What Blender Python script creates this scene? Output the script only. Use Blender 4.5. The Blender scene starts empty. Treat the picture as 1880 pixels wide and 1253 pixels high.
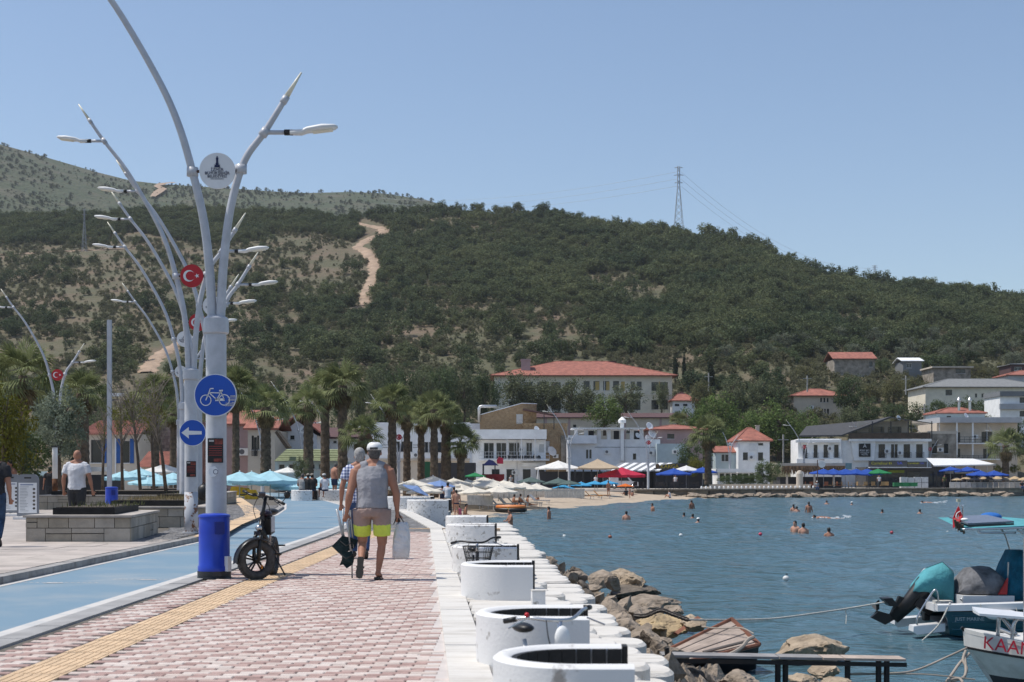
import bpy, math, random
import numpy as np
from mathutils import Vector, Matrix
random.seed(7)
SC = bpy.context.scene
COL = SC.collection
F, CX, HZ, CZ = 2611.0, 940.0, 870.0, 1.4      # focal length and horizon measured on the photograph
WZ = -1.45                                     # sea level below the promenade
# ---------------------------------------------------------------- camera, sky, sun, exposure
cam_d = bpy.data.cameras.new('camera'); cam = bpy.data.objects.new('camera', cam_d); COL.objects.link(cam)
cam.location = (0, 0, CZ); cam.rotation_euler = (math.pi/2, 0, 0)
cam_d.sensor_width = 36.0; cam_d.lens = 50.0; cam_d.shift_y = (HZ-626.5)/1880.0
cam_d.clip_start = 0.1; cam_d.clip_end = 20000
cam_d.dof.use_dof = True; cam_d.dof.focus_distance = 40.0; cam_d.dof.aperture_fstop = 4.5
SC.camera = cam
SUN_EL, SUN_AZ = math.radians(64), math.radians(-88)      # azimuth from +Y towards +X
world = bpy.data.worlds.new('World'); SC.world = world; world.use_nodes = True
wn = world.node_tree.nodes; wl = world.node_tree.links
bg = wn['Background']; sky = wn.new('ShaderNodeTexSky'); sky.sky_type = 'NISHITA'; sky.sun_disc = False
sky.sun_elevation = SUN_EL; sky.sun_rotation = SUN_AZ; sky.air_density = 1.0; sky.dust_density = 0.9; sky.ozone_density = 2.2
wl.new(sky.outputs[0], bg.inputs[0]); bg.inputs[1].default_value = 0.142
sun_d = bpy.data.lights.new('sun', 'SUN'); sun = bpy.data.objects.new('sun', sun_d); COL.objects.link(sun)
sun_d.energy = 4.5; sun_d.angle = math.radians(0.53); sun_d.color = (1.0, 0.955, 0.88)
to_sun = Vector((math.sin(SUN_AZ)*math.cos(SUN_EL), math.cos(SUN_AZ)*math.cos(SUN_EL), math.sin(SUN_EL)))
sun.rotation_euler = (-to_sun).to_track_quat('-Z', 'Y').to_euler(); sun.location = to_sun*60
vs = SC.view_settings; vs.view_transform = 'Standard'; vs.look = 'None'; vs.exposure = 0.0; vs.gamma = 1.0
SC.cycles.use_denoising = True
SC.cycles.max_bounces = 6; SC.cycles.diffuse_bounces = 3; SC.cycles.glossy_bounces = 3; SC.cycles.transparent_max_bounces = 8
SC.cycles.volume_bounces = 0

# ---------------------------------------------------------------- helpers
def P(px, py, Y):                     # a point seen at a photo pixel, at its own distance Y
    return Vector(((px-CX)*Y/F, Y, CZ+(HZ-py)*Y/F))
def GX(px, Y): return (px-CX)*Y/F
def GZ(py, Y): return CZ+(HZ-py)*Y/F
def c8(r, g, b):
    f = lambda c: (c/255/12.92) if c/255 <= 0.04045 else ((c/255+0.055)/1.055)**2.4
    return (f(r), f(g), f(b))
MATS = {}
def mat(name, col, rough=0.7, var=0.12, scale=2.0, metal=0.0, bump=0.0, bscale=25.0, col2=None, spec=0.4, detail=4, coord='pos', thr=None, trans=0.0, island=0.0, stretch=None):
    if name in MATS: return MATS[name]
    m = bpy.data.materials.new(name); m.use_nodes = True; MATS[name] = m
    nt = m.node_tree; N = nt.nodes; L = nt.links; b = N['Principled BSDF']
    b.inputs['Roughness'].default_value = rough; b.inputs['Metallic'].default_value = metal
    b.inputs['Specular IOR Level'].default_value = spec
    if coord == 'pos': co = N.new('ShaderNodeNewGeometry').outputs['Position']
    else: co = N.new('ShaderNodeTexCoord').outputs['Object']
    if stretch:
        mp = N.new('ShaderNodeMapping'); mp.inputs['Scale'].default_value = stretch; L.new(co, mp.inputs[0]); co = mp.outputs[0]
    c2 = col2 if col2 else tuple(max(0, c*(1-2*var)) for c in col)
    c1 = col if col2 else tuple(c*(1+var*0.6) for c in col)
    nz = N.new('ShaderNodeTexNoise'); nz.inputs['Scale'].default_value = scale; nz.inputs['Detail'].default_value = detail
    nz.inputs['Roughness'].default_value = 0.62
    L.new(co, nz.inputs['Vector'])
    rp = N.new('ShaderNodeMapRange'); lo, hi = thr if thr else (0.32, 0.68)
    rp.inputs[1].default_value = lo; rp.inputs[2].default_value = hi; L.new(nz.outputs[0], rp.inputs[0])
    mx = N.new('ShaderNodeMix'); mx.data_type = 'RGBA'; mx.inputs[6].default_value = (*c1, 1); mx.inputs[7].default_value = (*c2, 1)
    L.new(rp.outputs[0], mx.inputs[0]); out = mx.outputs[2]
    if island:
        ge = N.new('ShaderNodeNewGeometry'); r2 = N.new('ShaderNodeMapRange'); r2.inputs[3].default_value = 1-island; r2.inputs[4].default_value = 1+island
        L.new(ge.outputs['Random Per Island'], r2.inputs[0])
        oi = N.new('ShaderNodeObjectInfo'); r3 = N.new('ShaderNodeMapRange'); r3.inputs[3].default_value = 1-island*0.5; r3.inputs[4].default_value = 1+island*0.5
        L.new(oi.outputs['Random'], r3.inputs[0]); mu = N.new('ShaderNodeMath'); mu.operation = 'MULTIPLY'
        L.new(r2.outputs[0], mu.inputs[0]); L.new(r3.outputs[0], mu.inputs[1])
        vm = N.new('ShaderNodeVectorMath'); vm.operation = 'SCALE'; L.new(out, vm.inputs[0]); L.new(mu.outputs[0], vm.inputs['Scale']); out = vm.outputs[0]
    L.new(out, b.inputs['Base Color'])
    if bump:
        n2 = N.new('ShaderNodeTexNoise'); n2.inputs['Scale'].default_value = bscale; n2.inputs['Detail'].default_value = 5; L.new(co, n2.inputs['Vector'])
        bp = N.new('ShaderNodeBump'); bp.inputs['Strength'].default_value = bump; bp.inputs['Distance'].default_value = 0.4/bscale*2
        L.new(n2.outputs[0], bp.inputs['Height']); L.new(bp.outputs[0], b.inputs['Normal'])
    if trans:
        tr = N.new('ShaderNodeBsdfTranslucent'); L.new(out, tr.inputs[0]); ms = N.new('ShaderNodeMixShader'); ms.inputs[0].default_value = trans
        L.new(b.outputs[0], ms.inputs[1]); L.new(tr.outputs[0], ms.inputs[2]); L.new(ms.outputs[0], N['Material Output'].inputs[0])
    return m
def tag(o, label=None, cat=None, group=None, kind=None):
    if label: o['label'] = label
    if cat: o['category'] = cat
    if group: o['group'] = group
    if kind: o['kind'] = kind
    return o
def link(o, parent=None):
    COL.objects.link(o)
    if parent: o.parent = parent
    return o
def root(name, label, cat, loc=(0, 0, 0), group=None, rz=0.0, sc=1.0):
    o = bpy.data.objects.new(name, None); COL.objects.link(o); o.location = loc; o.rotation_euler = (0, 0, rz); o.scale = (sc,)*3
    o.empty_display_size = 0.2
    return tag(o, label, cat, group)
def copy_tree(o, parent=None):
    c = o.copy(); COL.objects.link(c); c.parent = parent
    for ch in o.children: copy_tree(ch, c)
    return c
class MB:
    def __init__(s, o=(0, 0, 0)): s.v = []; s.f = []; s.m = []; s.o = Vector(o)
    def add(s, vs, fs, mi=0):
        b = len(s.v); s.v += [tuple(Vector(v)-s.o) for v in vs]; s.f += [tuple(b+i for i in f) for f in fs]; s.m += [mi]*len(fs); return s
    def bx(s, x0, x1, y0, y1, z0, z1, mi=0):
        return s.add([(x0,y0,z0),(x1,y0,z0),(x1,y1,z0),(x0,y1,z0),(x0,y0,z1),(x1,y0,z1),(x1,y1,z1),(x0,y1,z1)],
              [(3,2,1,0),(4,5,6,7),(0,1,5,4),(1,2,6,5),(2,3,7,6),(3,0,4,7)], mi)
    def box(s, c, size, rz=0, rx=0, ry=0, mi=0):
        R = Matrix.Rotation(rz, 3, 'Z') @ Matrix.Rotation(ry, 3, 'Y') @ Matrix.Rotation(rx, 3, 'X'); c = Vector(c); h = [q/2 for q in size]
        vs = [c+R@Vector((sx*h[0], sy*h[1], sz*h[2])) for sz in (-1, 1) for sx, sy in ((-1,-1),(1,-1),(1,1),(-1,1))]
        return s.add(vs, [(3,2,1,0),(4,5,6,7),(0,1,5,4),(1,2,6,5),(2,3,7,6),(3,0,4,7)], mi)
    def loft(s, rings, cap=True, mi=0):
        n = len(rings[0]); vs = [p for r in rings for p in r]; fs = []
        for i in range(len(rings)-1):
            for j in range(n):
                k = (j+1) % n; fs.append((i*n+j, i*n+k, (i+1)*n+k, (i+1)*n+j))
        if cap: fs += [tuple(range(n))[::-1], tuple((len(rings)-1)*n+j for j in range(n))]
        return s.add(vs, fs, mi)
    def tube(s, pts, r, n=8, cap=True, mi=0, flat=1.0):
        pts = [Vector(p) for p in pts]; rs = r if isinstance(r, (list, tuple)) else [r]*len(pts)
        up = Vector((0, 0, 1)); d0 = (pts[1]-pts[0]).normalized()
        if abs(d0.z) > 0.95: up = Vector((0, 1, 0))
        a = d0.cross(up).normalized(); rings = []
        for i, p in enumerate(pts):
            d = (pts[min(i+1, len(pts)-1)]-pts[max(i-1, 0)]).normalized()
            a = (a-d*a.dot(d)).normalized(); b = d.cross(a)
            rings.append([p+(a*math.cos(t)+b*math.sin(t)*flat)*rs[i] for t in (2*math.pi*j/n for j in range(n))])
        return s.loft(rings, cap, mi)
    def lathe(s, prof, c=(0, 0, 0), n=16, mi=0, a0=0.0):
        c = Vector(c)
        return s.loft([[c+Vector((r*math.cos(a0+2*math.pi*j/n), r*math.sin(a0+2*math.pi*j/n), z)) for j in range(n)] for r, z in prof], True, mi)
    def ell(s, c, r, n=10, m=7, R=None, mi=0):
        c = Vector(c); r = (r,)*3 if not isinstance(r, (tuple, list)) else r; rings = []
        for i in range(m+1):
            t = math.pi*(i+0.02)/(m+0.04); 
            rings.append([c+(R@Vector(q) if R else Vector(q)) for q in ((r[0]*math.sin(t)*math.cos(2*math.pi*j/n), r[1]*math.sin(t)*math.sin(2*math.pi*j/n), -r[2]*math.cos(t)) for j in range(n))])
        return s.loft(rings, True, mi)
    def prism(s, poly, ext, mi=0):
        poly = [Vector(p) for p in poly]; e = Vector(ext); n = len(poly)
        return s.add(poly+[p+e for p in poly], [tuple(range(n))[::-1], tuple(range(n, 2*n))]+[(i, (i+1) % n, (i+1) % n+n, i+n) for i in range(n)], mi)
    def disc(s, c, r, th, n=24, mi=0):        # a disc facing -Y
        c = Vector(c); return s.prism([c+Vector((r*math.cos(2*math.pi*j/n), 0, r*math.sin(2*math.pi*j/n))) for j in range(n)], (0, th, 0), mi)
    def build(s, name, mats, parent=None, smooth=False, fix=False):
        me = bpy.data.meshes.new(name); me.from_pydata(s.v, [], s.f)
        for m in (mats if isinstance(mats, (list, tuple)) else [mats]): me.materials.append(m)
        if any(s.m): me.polygons.foreach_set('material_index', s.m)
        if fix:
            import bmesh
            b = bmesh.new(); b.from_mesh(me); bmesh.ops.recalc_face_normals(b, faces=b.faces); b.to_mesh(me); b.free()
        if smooth:
            me.polygons.foreach_set('use_smooth', [True]*len(s.f))
            if smooth == 'auto':
                try: me.set_sharp_from_angle(angle=math.radians(40))
                except Exception: pass
        me.update(); return link(bpy.data.objects.new(name, me), parent)
def npmesh(name, V, Q, m, parent=None, smooth=False):
    me = bpy.data.meshes.new(name); V = np.asarray(V, np.float32); Q = np.asarray(Q, np.int32); k = Q.shape[1]
    me.vertices.add(len(V)); me.vertices.foreach_set('co', V.ravel()); me.loops.add(Q.size); me.loops.foreach_set('vertex_index', Q.ravel())
    me.polygons.add(len(Q)); me.polygons.foreach_set('loop_start', np.arange(0, Q.size, k, dtype=np.int32))
    me.polygons.foreach_set('use_smooth', np.full(len(Q), bool(smooth)))
    me.materials.append(m); me.update(calc_edges=True); me.validate()
    return link(bpy.data.objects.new(name, me), parent)
def npdata(name, V, Q, m, smooth=False):
    o = npmesh(name, V, Q, m, None, smooth); me = o.data; bpy.data.objects.remove(o); return me
def inst(name, me, parent, loc=(0, 0, 0), sc=(1, 1, 1), rz=0):
    o = bpy.data.objects.new(name, me); COL.objects.link(o); o.parent = parent; o.location = loc; o.scale = sc; o.rotation_euler = (0, 0, rz); return o
BENCHS = bpy.data.scenes.new('workbench')
def evaluated(o):                      # mesh of an object with its modifiers applied, worked out in a side scene
    home = list(o.users_collection); BENCHS.collection.objects.link(o)
    with bpy.context.temp_override(scene=BENCHS, view_layer=BENCHS.view_layers[0]):
        dg = bpy.context.evaluated_depsgraph_get(); dg.update(); me = bpy.data.meshes.new_from_object(o.evaluated_get(dg))
    BENCHS.collection.objects.unlink(o); return me
def text(name, body, size, m, parent, loc, rx=math.pi/2, rz=0, align='CENTER', ext=0.002, sx=1.0):
    cu = bpy.data.curves.new(name, 'FONT'); cu.body = body; cu.size = size; cu.align_x = align; cu.align_y = 'CENTER'; cu.extrude = ext; cu.materials.append(m)
    cu.resolution_u = 3
    t = bpy.data.objects.new(name, cu); me = evaluated(t); bpy.data.objects.remove(t)
    if not me.materials: me.materials.append(m)
    o = bpy.data.objects.new(name, me); COL.objects.link(o); o.parent = parent; o.location = loc; o.rotation_euler = (rx, 0, rz); o.scale = (sx, 1, 1); return o
ORD = ['first', 'second', 'third', 'fourth', 'fifth', 'sixth', 'seventh', 'eighth', 'ninth', 'tenth', 'eleventh', 'twelfth', 'thirteenth', 'fourteenth', 'fifteenth', 'sixteenth', 'seventeenth', 'eighteenth', 'nineteenth', 'twentieth', 'twenty-first', 'twenty-second', 'twenty-third', 'twenty-fourth', 'twenty-fifth', 'twenty-sixth', 'twenty-seventh', 'twenty-eighth', 'twenty-ninth', 'thirtieth']
ORD += [t+'-'+u for t in ('thirty', 'forty', 'fifty', 'sixty') for u in ORD[:9]]
# common materials
WHITE = mat('white_paint', (0.74, 0.74, 0.73), 0.5, 0.06)
LAMPG = mat('lamp_grey_paint', (0.47, 0.48, 0.51), 0.38, 0.07, 6, spec=0.5)
BLACK = mat('black_plastic', (0.013, 0.013, 0.014), 0.45, 0.2)
STEEL = mat('stainless_steel', (0.55, 0.55, 0.56), 0.25, 0.08, metal=0.9)
DARKM = mat('dark_metal', (0.035, 0.035, 0.038), 0.5, 0.2)
GLASS = mat('dark_window_glass', (0.02, 0.026, 0.033), 0.08, 0.2, 0.8, spec=0.6)
RED = mat('red_enamel', (0.45, 0.012, 0.02), 0.4, 0.08)
SIGNW = mat('sign_white', (0.72, 0.72, 0.72), 0.45, 0.06)
BLUE = mat('sign_blue', (0.006, 0.075, 0.42), 0.4, 0.05)
TILE = mat('red_roof_tile', (0.33, 0.125, 0.09), 0.85, 0.2, 1.2, bump=0.4, bscale=8)
BARK = mat('bark', (0.12, 0.09, 0.065), 0.9, 0.25, 4, bump=0.5, bscale=12)
# ================================================================ the land
def interp(x, pts): return np.interp(x, [p[0] for p in pts], [p[1] for p in pts])
RIDGE = [(-400, 412), (0, 402), (150, 397), (300, 388), (500, 392), (640, 400), (700, 396), (800, 392), (950, 390), (1020, 396), (1100, 411), (1250, 430), (1330, 438), (1400, 455), (1500, 503), (1600, 518), (1700, 533), (1800, 545), (1880, 562), (2300, 610)]
RDEP = [(-400, 720), (500, 720), (700, 690), (950, 660), (1300, 600), (1880, 540), (2300, 520)]
Y0 = 205.0
def hill_z(u, Y):
    Yr = interp(u, RDEP); zr = CZ+(HZ-interp(u, RIDGE))*Yr/F
    t = (Y-Y0)/(Yr-Y0)
    up = -0.5+(zr+0.5)*np.clip(t, 0, 1)**interp(u, [(0, 1.35), (1250, 1.35), (1420, 1.12), (3000, 1.1)])
    dn = zr-(np.clip(t-1, 0, 9))*zr*0.9
    z = np.where(t <= 1, up, dn)
    w = np.clip(t, 0, 1)*np.clip((1.15-t)*6, 0, 1)
    x = (u-CX)*Y/F
    n = np.sin(x*0.021+1.3)*np.cos(Y*0.017+0.4)*2.6+np.sin(x*0.055+Y*0.031)*1.3+np.sin(x*0.11-Y*0.09+2)*0.5
    return z+n*w*np.clip(1.02-t, 0.0, 1)*1.4
us = np.arange(-420, 2321, 18.0); Ys = np.concatenate([np.linspace(Y0, 420, 60), np.linspace(427, 900, 70)])
U, YY = np.meshgrid(us, Ys); ZZ = hill_z(U, YY); XX = (U-CX)*YY/F
V = np.stack([XX, YY, ZZ], -1).reshape(-1, 3); nu = len(us); ii, jj = np.meshgrid(np.arange(len(Ys)-1), np.arange(nu-1), indexing='ij')
a = (ii*nu+jj).ravel(); Q = np.stack([a, a+1, a+nu+1, a+nu], 1)
hm = mat('hillside_soil', (0.155, 0.11, 0.075), 0.95, 0.2, 0.055, bump=0.7, bscale=0.7, col2=(0.088, 0.086, 0.046), detail=9, thr=(0.32, 0.57))
hill = tag(npmesh('hillside', V, Q, hm, smooth=True), kind='structure')
FAR = [(-400, 200), (0, 264), (60, 281), (180, 316), (240, 331), (300, 338), (420, 345), (500, 351), (560, 354), (640, 352), (700, 354), (780, 366), (860, 390), (1000, 440), (1200, 520)]
us2 = np.arange(-420, 1201, 15.0); Ys2 = np.linspace(900, 2100, 70); U2, Y2 = np.meshgrid(us2, Ys2)
zr2 = CZ+(HZ-interp(us2, FAR))*1600/F; t2 = (Y2-900)/(1600-900)
Z2 = np.where(t2 <= 1, 40+(zr2[None, :]-40)*np.clip(t2, 0, 1)**0.8, zr2[None, :]-(t2-1)*150)
Z2 = Z2+(np.sin((U2-CX)*Y2/F*0.02)*np.cos(Y2*0.013)*7)*np.clip(1-t2, 0, 1)
V2 = np.stack([(U2-CX)*Y2/F, Y2, Z2], -1).reshape(-1, 3); nu = len(us2); ii, jj = np.meshgrid(np.arange(len(Ys2)-1), np.arange(nu-1), indexing='ij')
a = (ii*nu+jj).ravel(); Q2 = np.stack([a, a+1, a+nu+1, a+nu], 1)
fm = mat('far_hill_scrub', (0.05, 0.066, 0.03), 0.95, 0.2, 0.035, bump=0.9, bscale=0.16, col2=(0.085, 0.082, 0.05), detail=10, thr=(0.45, 0.66))
tag(npmesh('far_hill', V2, Q2, fm, smooth=True), kind='structure')
def hz_at(x, Y): return float(hill_z(np.array(x*F/Y+CX), np.array(Y)))
def invert(px, py):                                    # terrain point seen at a pixel
    Y = np.linspace(Y0+2, float(interp(px, RDEP))-2, 600); z = hill_z(np.full_like(Y, px), Y); p = HZ-(z-CZ)*F/Y
    i = int(np.argmax(p <= py)) if (p <= py).any() else -1
    return Y[i]
# dirt tracks climbing the slope
def track(name, label, pts, w, far=False):
    L = []
    for i in range(len(pts)-1):
        for k in range(14):
            f = k/14; L.append((pts[i][0]*(1-f)+pts[i+1][0]*f, pts[i][1]*(1-f)+pts[i+1][1]*f, pts[i][2]*(1-f)+pts[i+1][2]*f))
    L.append(pts[-1]); C = []
    for px, py, hw in L:
        Y = invert(px, py)
        C.append((px, Y, hw))
    vs = []
    for px, Y, hw in C:
        for k in range(5):
            u = px+(k-2)/2*hw*(1+0.3*math.sin(Y*0.9+k*2)+0.2*math.sin(Y*2.3+k)); vs.append(((u-CX)*Y/F, Y, float(hill_z(np.array(u), np.array(Y)))+0.25+(0.2 if k in (1, 2, 3) else -0.5)))
    fs = [(i*5+k, i*5+k+1, i*5+k+6, i*5+k+5) for i in range(len(C)-1) for k in range(4)]
    m = MB(); m.add(vs, fs); o = m.build(name, mat('track_soil', (0.36, 0.26, 0.185), 0.95, 0.16, 0.25, bump=0.4, bscale=1.0), smooth=True)
    return tag(o, kind='structure')
track('dirt_track', '', [(640, 572, 13), (668, 560, 13), (672, 535, 12), (690, 500, 16), (684, 480, 14), (672, 462, 13), (655, 455, 11), (676, 440, 14), (706, 428, 14), (700, 420, 10), (668, 414, 7), (640, 406, 4)], 10)
track('lower_dirt_track', '', [(268, 686, 22), (278, 668, 20), (300, 648, 18), (330, 632, 14), (352, 622, 8)], 10)
track('upper_dirt_track', '', [(0, 470, 46), (60, 466, 46), (140, 462, 50), (230, 458, 46)], 4)
# far track on the distant hill
m = MB(); pts = [(280, 366, 5), (290, 357, 9), (299, 351, 8), (288, 346, 6), (300, 341, 10), (318, 339.5, 7)]
def farY(px, py):
    Y = np.linspace(905, 1598, 500); zr = CZ+(HZ-interp(px, FAR))*1600/F; t = (Y-900)/700; z = 40+(zr-40)*t**0.8+np.sin((px-CX)*Y/F*0.02)*np.cos(Y*0.013)*7*np.clip(1-t, 0, 1)
    p = HZ-(z-CZ)*F/Y; i = int(np.argmax(p <= py)) if (p <= py).any() else 499; return Y[i], z[i]
vs = []
for px, py, hw in pts:
    Y, z = farY(px, py); vs += [((px-hw-CX)*Y/F, Y, z+2.5), ((px-CX)*Y/F, Y, z+3), ((px+hw-CX)*Y/F, Y, z+2.5)]
m.add(vs, [(i*3+k, i*3+k+1, i*3+k+4, i*3+k+3) for i in range(len(pts)-1) for k in range(2)])
tag(m.build('far_dirt_track', MATS['track_soil'], smooth=True), kind='structure')
# ---------------------------------------------------------------- sea
wm = bpy.data.materials.new('sea_water'); wm.use_nodes = True; N = wm.node_tree.nodes; L = wm.node_tree.links; b = N['Principled BSDF']
b.inputs['Base Color'].default_value = (0.062, 0.125, 0.155, 1); b.inputs['Roughness'].default_value = 0.16; b.inputs['IOR'].default_value = 1.33
ge = N.new('ShaderNodeNewGeometry'); hs = []
for sc, st, strech in ((0.35, 0.7, (0.8, 1.5, 1)), (1.1, 0.5, (0.7, 1.5, 1)), (3.6, 0.16, (0.8, 1.2, 1))):
    mp = N.new('ShaderNodeMapping'); mp.inputs['Scale'].default_value = strech; mp.inputs['Rotation'].default_value = (0, 0, 0.22*sc); L.new(ge.outputs['Position'], mp.inputs[0])
    nz = N.new('ShaderNodeTexNoise'); nz.inputs['Scale'].default_value = sc; nz.inputs['Detail'].default_value = 3; nz.inputs['Distortion'].default_value = 0.4; L.new(mp.outputs[0], nz.inputs['Vector'])
    mu = N.new('ShaderNodeMath'); mu.operation = 'MULTIPLY'; mu.inputs[1].default_value = st; L.new(nz.outputs[0], mu.inputs[0]); hs.append(mu)
ad = N.new('ShaderNodeMath'); L.new(hs[0].outputs[0], ad.inputs[0]); L.new(hs[1].outputs[0], ad.inputs[1])
ad2 = N.new('ShaderNodeMath'); L.new(ad.outputs[0], ad2.inputs[0]); L.new(hs[2].outputs[0], ad2.inputs[1])
wp = N.new('ShaderNodeTexNoise'); wp.inputs['Scale'].default_value = 0.045; wp.inputs['Detail'].default_value = 3; L.new(ge.outputs['Position'], wp.inputs['Vector']); wr_ = N.new('ShaderNodeMapRange'); wr_.inputs[1].default_value = .35; wr_.inputs[2].default_value = .65; wr_.inputs[3].default_value = .6; wr_.inputs[4].default_value = 1.0; L.new(wp.outputs[0], wr_.inputs[0])
bp = N.new('ShaderNodeBump'); L.new(wr_.outputs[0], bp.inputs['Strength']); bp.inputs['Distance'].default_value = .55; L.new(ad2.outputs[0], bp.inputs['Height']); L.new(bp.outputs[0], b.inputs['Normal'])
gy = (CZ-WZ)*F/(np.arange(1300, 900, -.55)-HZ); gx = np.arange(760, 1960, 2.2); GXX, GYY = np.meshgrid((gx-CX)/F, gy); GXX = GXX*GYY; rw = np.random.default_rng(12); GZZ = np.zeros_like(GXX)
for q in range(30):
    lam = .38*(11 ** rw.random()); th = -.9+rw.normal(0, .55); kx, ky = math.cos(th)*6.283/lam, math.sin(th)*6.283/lam
    GZZ += .0068*lam*np.sin(kx*GXX+ky*GYY+rw.random()*6.28+.5*np.sin(GXX*.7+GYY*.31+q))*np.clip(1.2-GYY/260*(1/lam), .25, 1)
GZZ *= .75+.35*np.sin(GXX*.13+1.7*np.sin(GYY*.05))*np.cos(GYY*.09+GXX*.03)
wv = np.stack([GXX, GYY, WZ+GZZ], -1).reshape(-1, 3); nw = len(gx); ii, jj = np.meshgrid(np.arange(len(gy)-1), np.arange(nw-1), indexing='ij'); a = (ii*nw+jj).ravel(); wq = np.stack([a, a+1, a+nw+1, a+nw], 1); nb = len(wv)
wv = np.concatenate([wv, np.array([(-90, -30, WZ-.13), (420, -30, WZ-.13), (420, 260, WZ-.13), (-90, 260, WZ-.13)])]); wq = np.concatenate([wq, [[nb, nb+1, nb+2, nb+3]]])
tag(npmesh('sea', wv, wq, wm, smooth=True), kind='structure')
m = MB(); m.add([(-4000, -500, -3.2), (4000, -500, -3.2), (4000, 9000, -3.2), (-4000, 9000, -3.2)], [(0, 1, 2, 3)])
tag(m.build('ground', mat('earth', (0.16, 0.13, 0.1), 0.95)), kind='structure')
# ---------------------------------------------------------------- quay, beach, town ground, far quay
CONC = mat('pale_concrete', (0.46, 0.435, 0.40), 0.85, 0.14, 1.5, bump=0.15, bscale=40)
def curbL(Y): return -0.42-(Y-9.54)*0.0625
quay = [(-70, -12), (0.45, -12), (0.45, 0), (-0.78, 20), (-1.55, 33), (-3.7, 53), (-5.2, 60), (-8.0, 72), (-13, 92), (-20, 112), (-70, 135)]
m = MB(); m.prism([(x, y, -3) for x, y in quay], (0, 0, 2.98)); tag(m.build('quay', CONC), kind='structure')
SH = [(50, -7), (60, -5.5), (75, -3.4), (87, -1.5), (106, 0.4), (128, 7.8), (149, 14.8), (162, 21.5), (172, 26), (180, 30)]
rows = np.arange(50, 181, 2.0); us3 = np.linspace(0, 1, 40); vs = []
for y in rows:
    xs = float(interp(y, SH)); 
    for k in us3:
        x = xs+5-k*(xs+5+50); d = xs-x
        z = WZ+0.085*d if d < 0 else min(WZ+0.075*d, -0.62)
        vs.append((x+0.25*math.sin(y*0.7), y, z+0.03*math.sin(x*3.1+y*1.7)*(1 if d > 1 else 0)))
nk = len(us3); a = [(i*nk+j, (i+1)*nk+j, (i+1)*nk+j+1, i*nk+j+1) for i in range(len(rows)-1) for j in range(nk-1)]
tag(npmesh('beach', vs, a, mat('beach_sand', (0.44, 0.355, 0.265), 0.95, 0.14, 1.3, bump=0.4, bscale=6), smooth=True), kind='structure')
FQ = [(5, 160), (14, 163), (23, 167), (33, 172), (50, 178), (70, 184), (110, 194), (200, 215)]
TG = mat('town_ground', (0.45, 0.41, 0.36), 0.9, 0.15, 0.6)
m = MB(); m.prism([(-160, 112, -3), (-26, 112, -3), (-12, 140, -3), (-4, 157, -3)]+[(x, y, -3) for x, y in FQ]+[(200, 275, -3), (-160, 275, -3)], (0, 0, 2.5)); tag(m.build('town_ground', TG), kind='structure')
# far quay wall, its blocks and coping are separate pieces
fw = bpy.data.objects.new('far_quay_wall', None); COL.objects.link(fw); tag(fw, 'low grey stone quay wall along the far shore', 'wall')
GST = [mat('quay_stone_%d' % i, c, 0.9, 0.2, 1.5, bump=0.4, bscale=5) for i, c in enumerate([(0.25, 0.21, 0.165), (0.31, 0.26, 0.2), (0.19, 0.165, 0.135)])]
for i in range(1, len(FQ)-1):
    x0, y0 = FQ[i-1] if i == 1 else FQ[i]; x0, y0 = FQ[i]; x1, y1 = FQ[i+1]; Ls = math.hypot(x1-x0, y1-y0); n = max(2, int(Ls/2.2)); ang = math.atan2(y1-y0, x1-x0)
    for k in range(n):
        cx = x0+(x1-x0)*(k+0.5)/n; cy = y0+(y1-y0)*(k+0.5)/n; j = random.uniform(-0.05, 0.05)
        MB().box((cx+0.2*math.sin(ang), cy-0.2+j, -0.46), (Ls/n-0.03, 0.7, 0.16), ang).build('coping', GST[1], fw)
        for q in range(2):
            MB().box((cx+random.uniform(-.1, .1), cy-0.12-j+q*0.06, -0.78-q*0.42), (Ls/n-0.05, 0.5, 0.38), ang).build('block', GST[(k+q+i) % 3], fw)
# ================================================================ buildings
def wm_(name, c, var=0.07, **k): return mat('wall_'+name, c, 0.85, var, 0.9, bump=0.12, bscale=10, **k)
W = dict(white=wm_('white', (0.86, 0.86, 0.85)), cream=wm_('cream', (0.74, 0.68, 0.55)), grey=wm_('grey', (0.42, 0.43, 0.45)), pale=wm_('pale_grey', (0.74, 0.75, 0.77)), stone=mat('wall_stone', (0.40, 0.285, 0.17), .9, .3, 2.2, bump=.6, bscale=5, col2=(.25, .165, .09), detail=9), pink=wm_('pink', (0.44, 0.31, 0.30)), beige=wm_('beige', (0.55, 0.48, 0.40)),
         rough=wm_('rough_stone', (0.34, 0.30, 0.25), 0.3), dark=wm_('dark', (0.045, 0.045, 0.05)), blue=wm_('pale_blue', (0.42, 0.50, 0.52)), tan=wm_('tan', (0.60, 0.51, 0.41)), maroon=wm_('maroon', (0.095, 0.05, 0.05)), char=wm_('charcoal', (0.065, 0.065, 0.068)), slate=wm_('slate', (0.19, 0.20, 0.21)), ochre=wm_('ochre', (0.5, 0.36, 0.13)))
ROOFG = mat('grey_sheet_roof', (0.20, 0.205, 0.205), 0.8, 0.1, 1.5); ROOFD = mat('charcoal_shingle', (0.062, 0.062, 0.065), 0.85, 0.15, 3)
FRW = mat('window_frame_white', (0.6, 0.6, 0.6), 0.5); FRD = mat('window_frame_dark', (0.05, 0.052, 0.055), 0.5); SHUT = mat('roller_shutter', (0.58, 0.58, 0.56), 0.6, 0.05)
CURT = mat('curtain', (0.30, 0.29, 0.28), 0.9, 0.2, 6); BLUEP = mat('blue_shutter_paint', (0.02, 0.095, 0.33), 0.55, 0.15)
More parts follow.
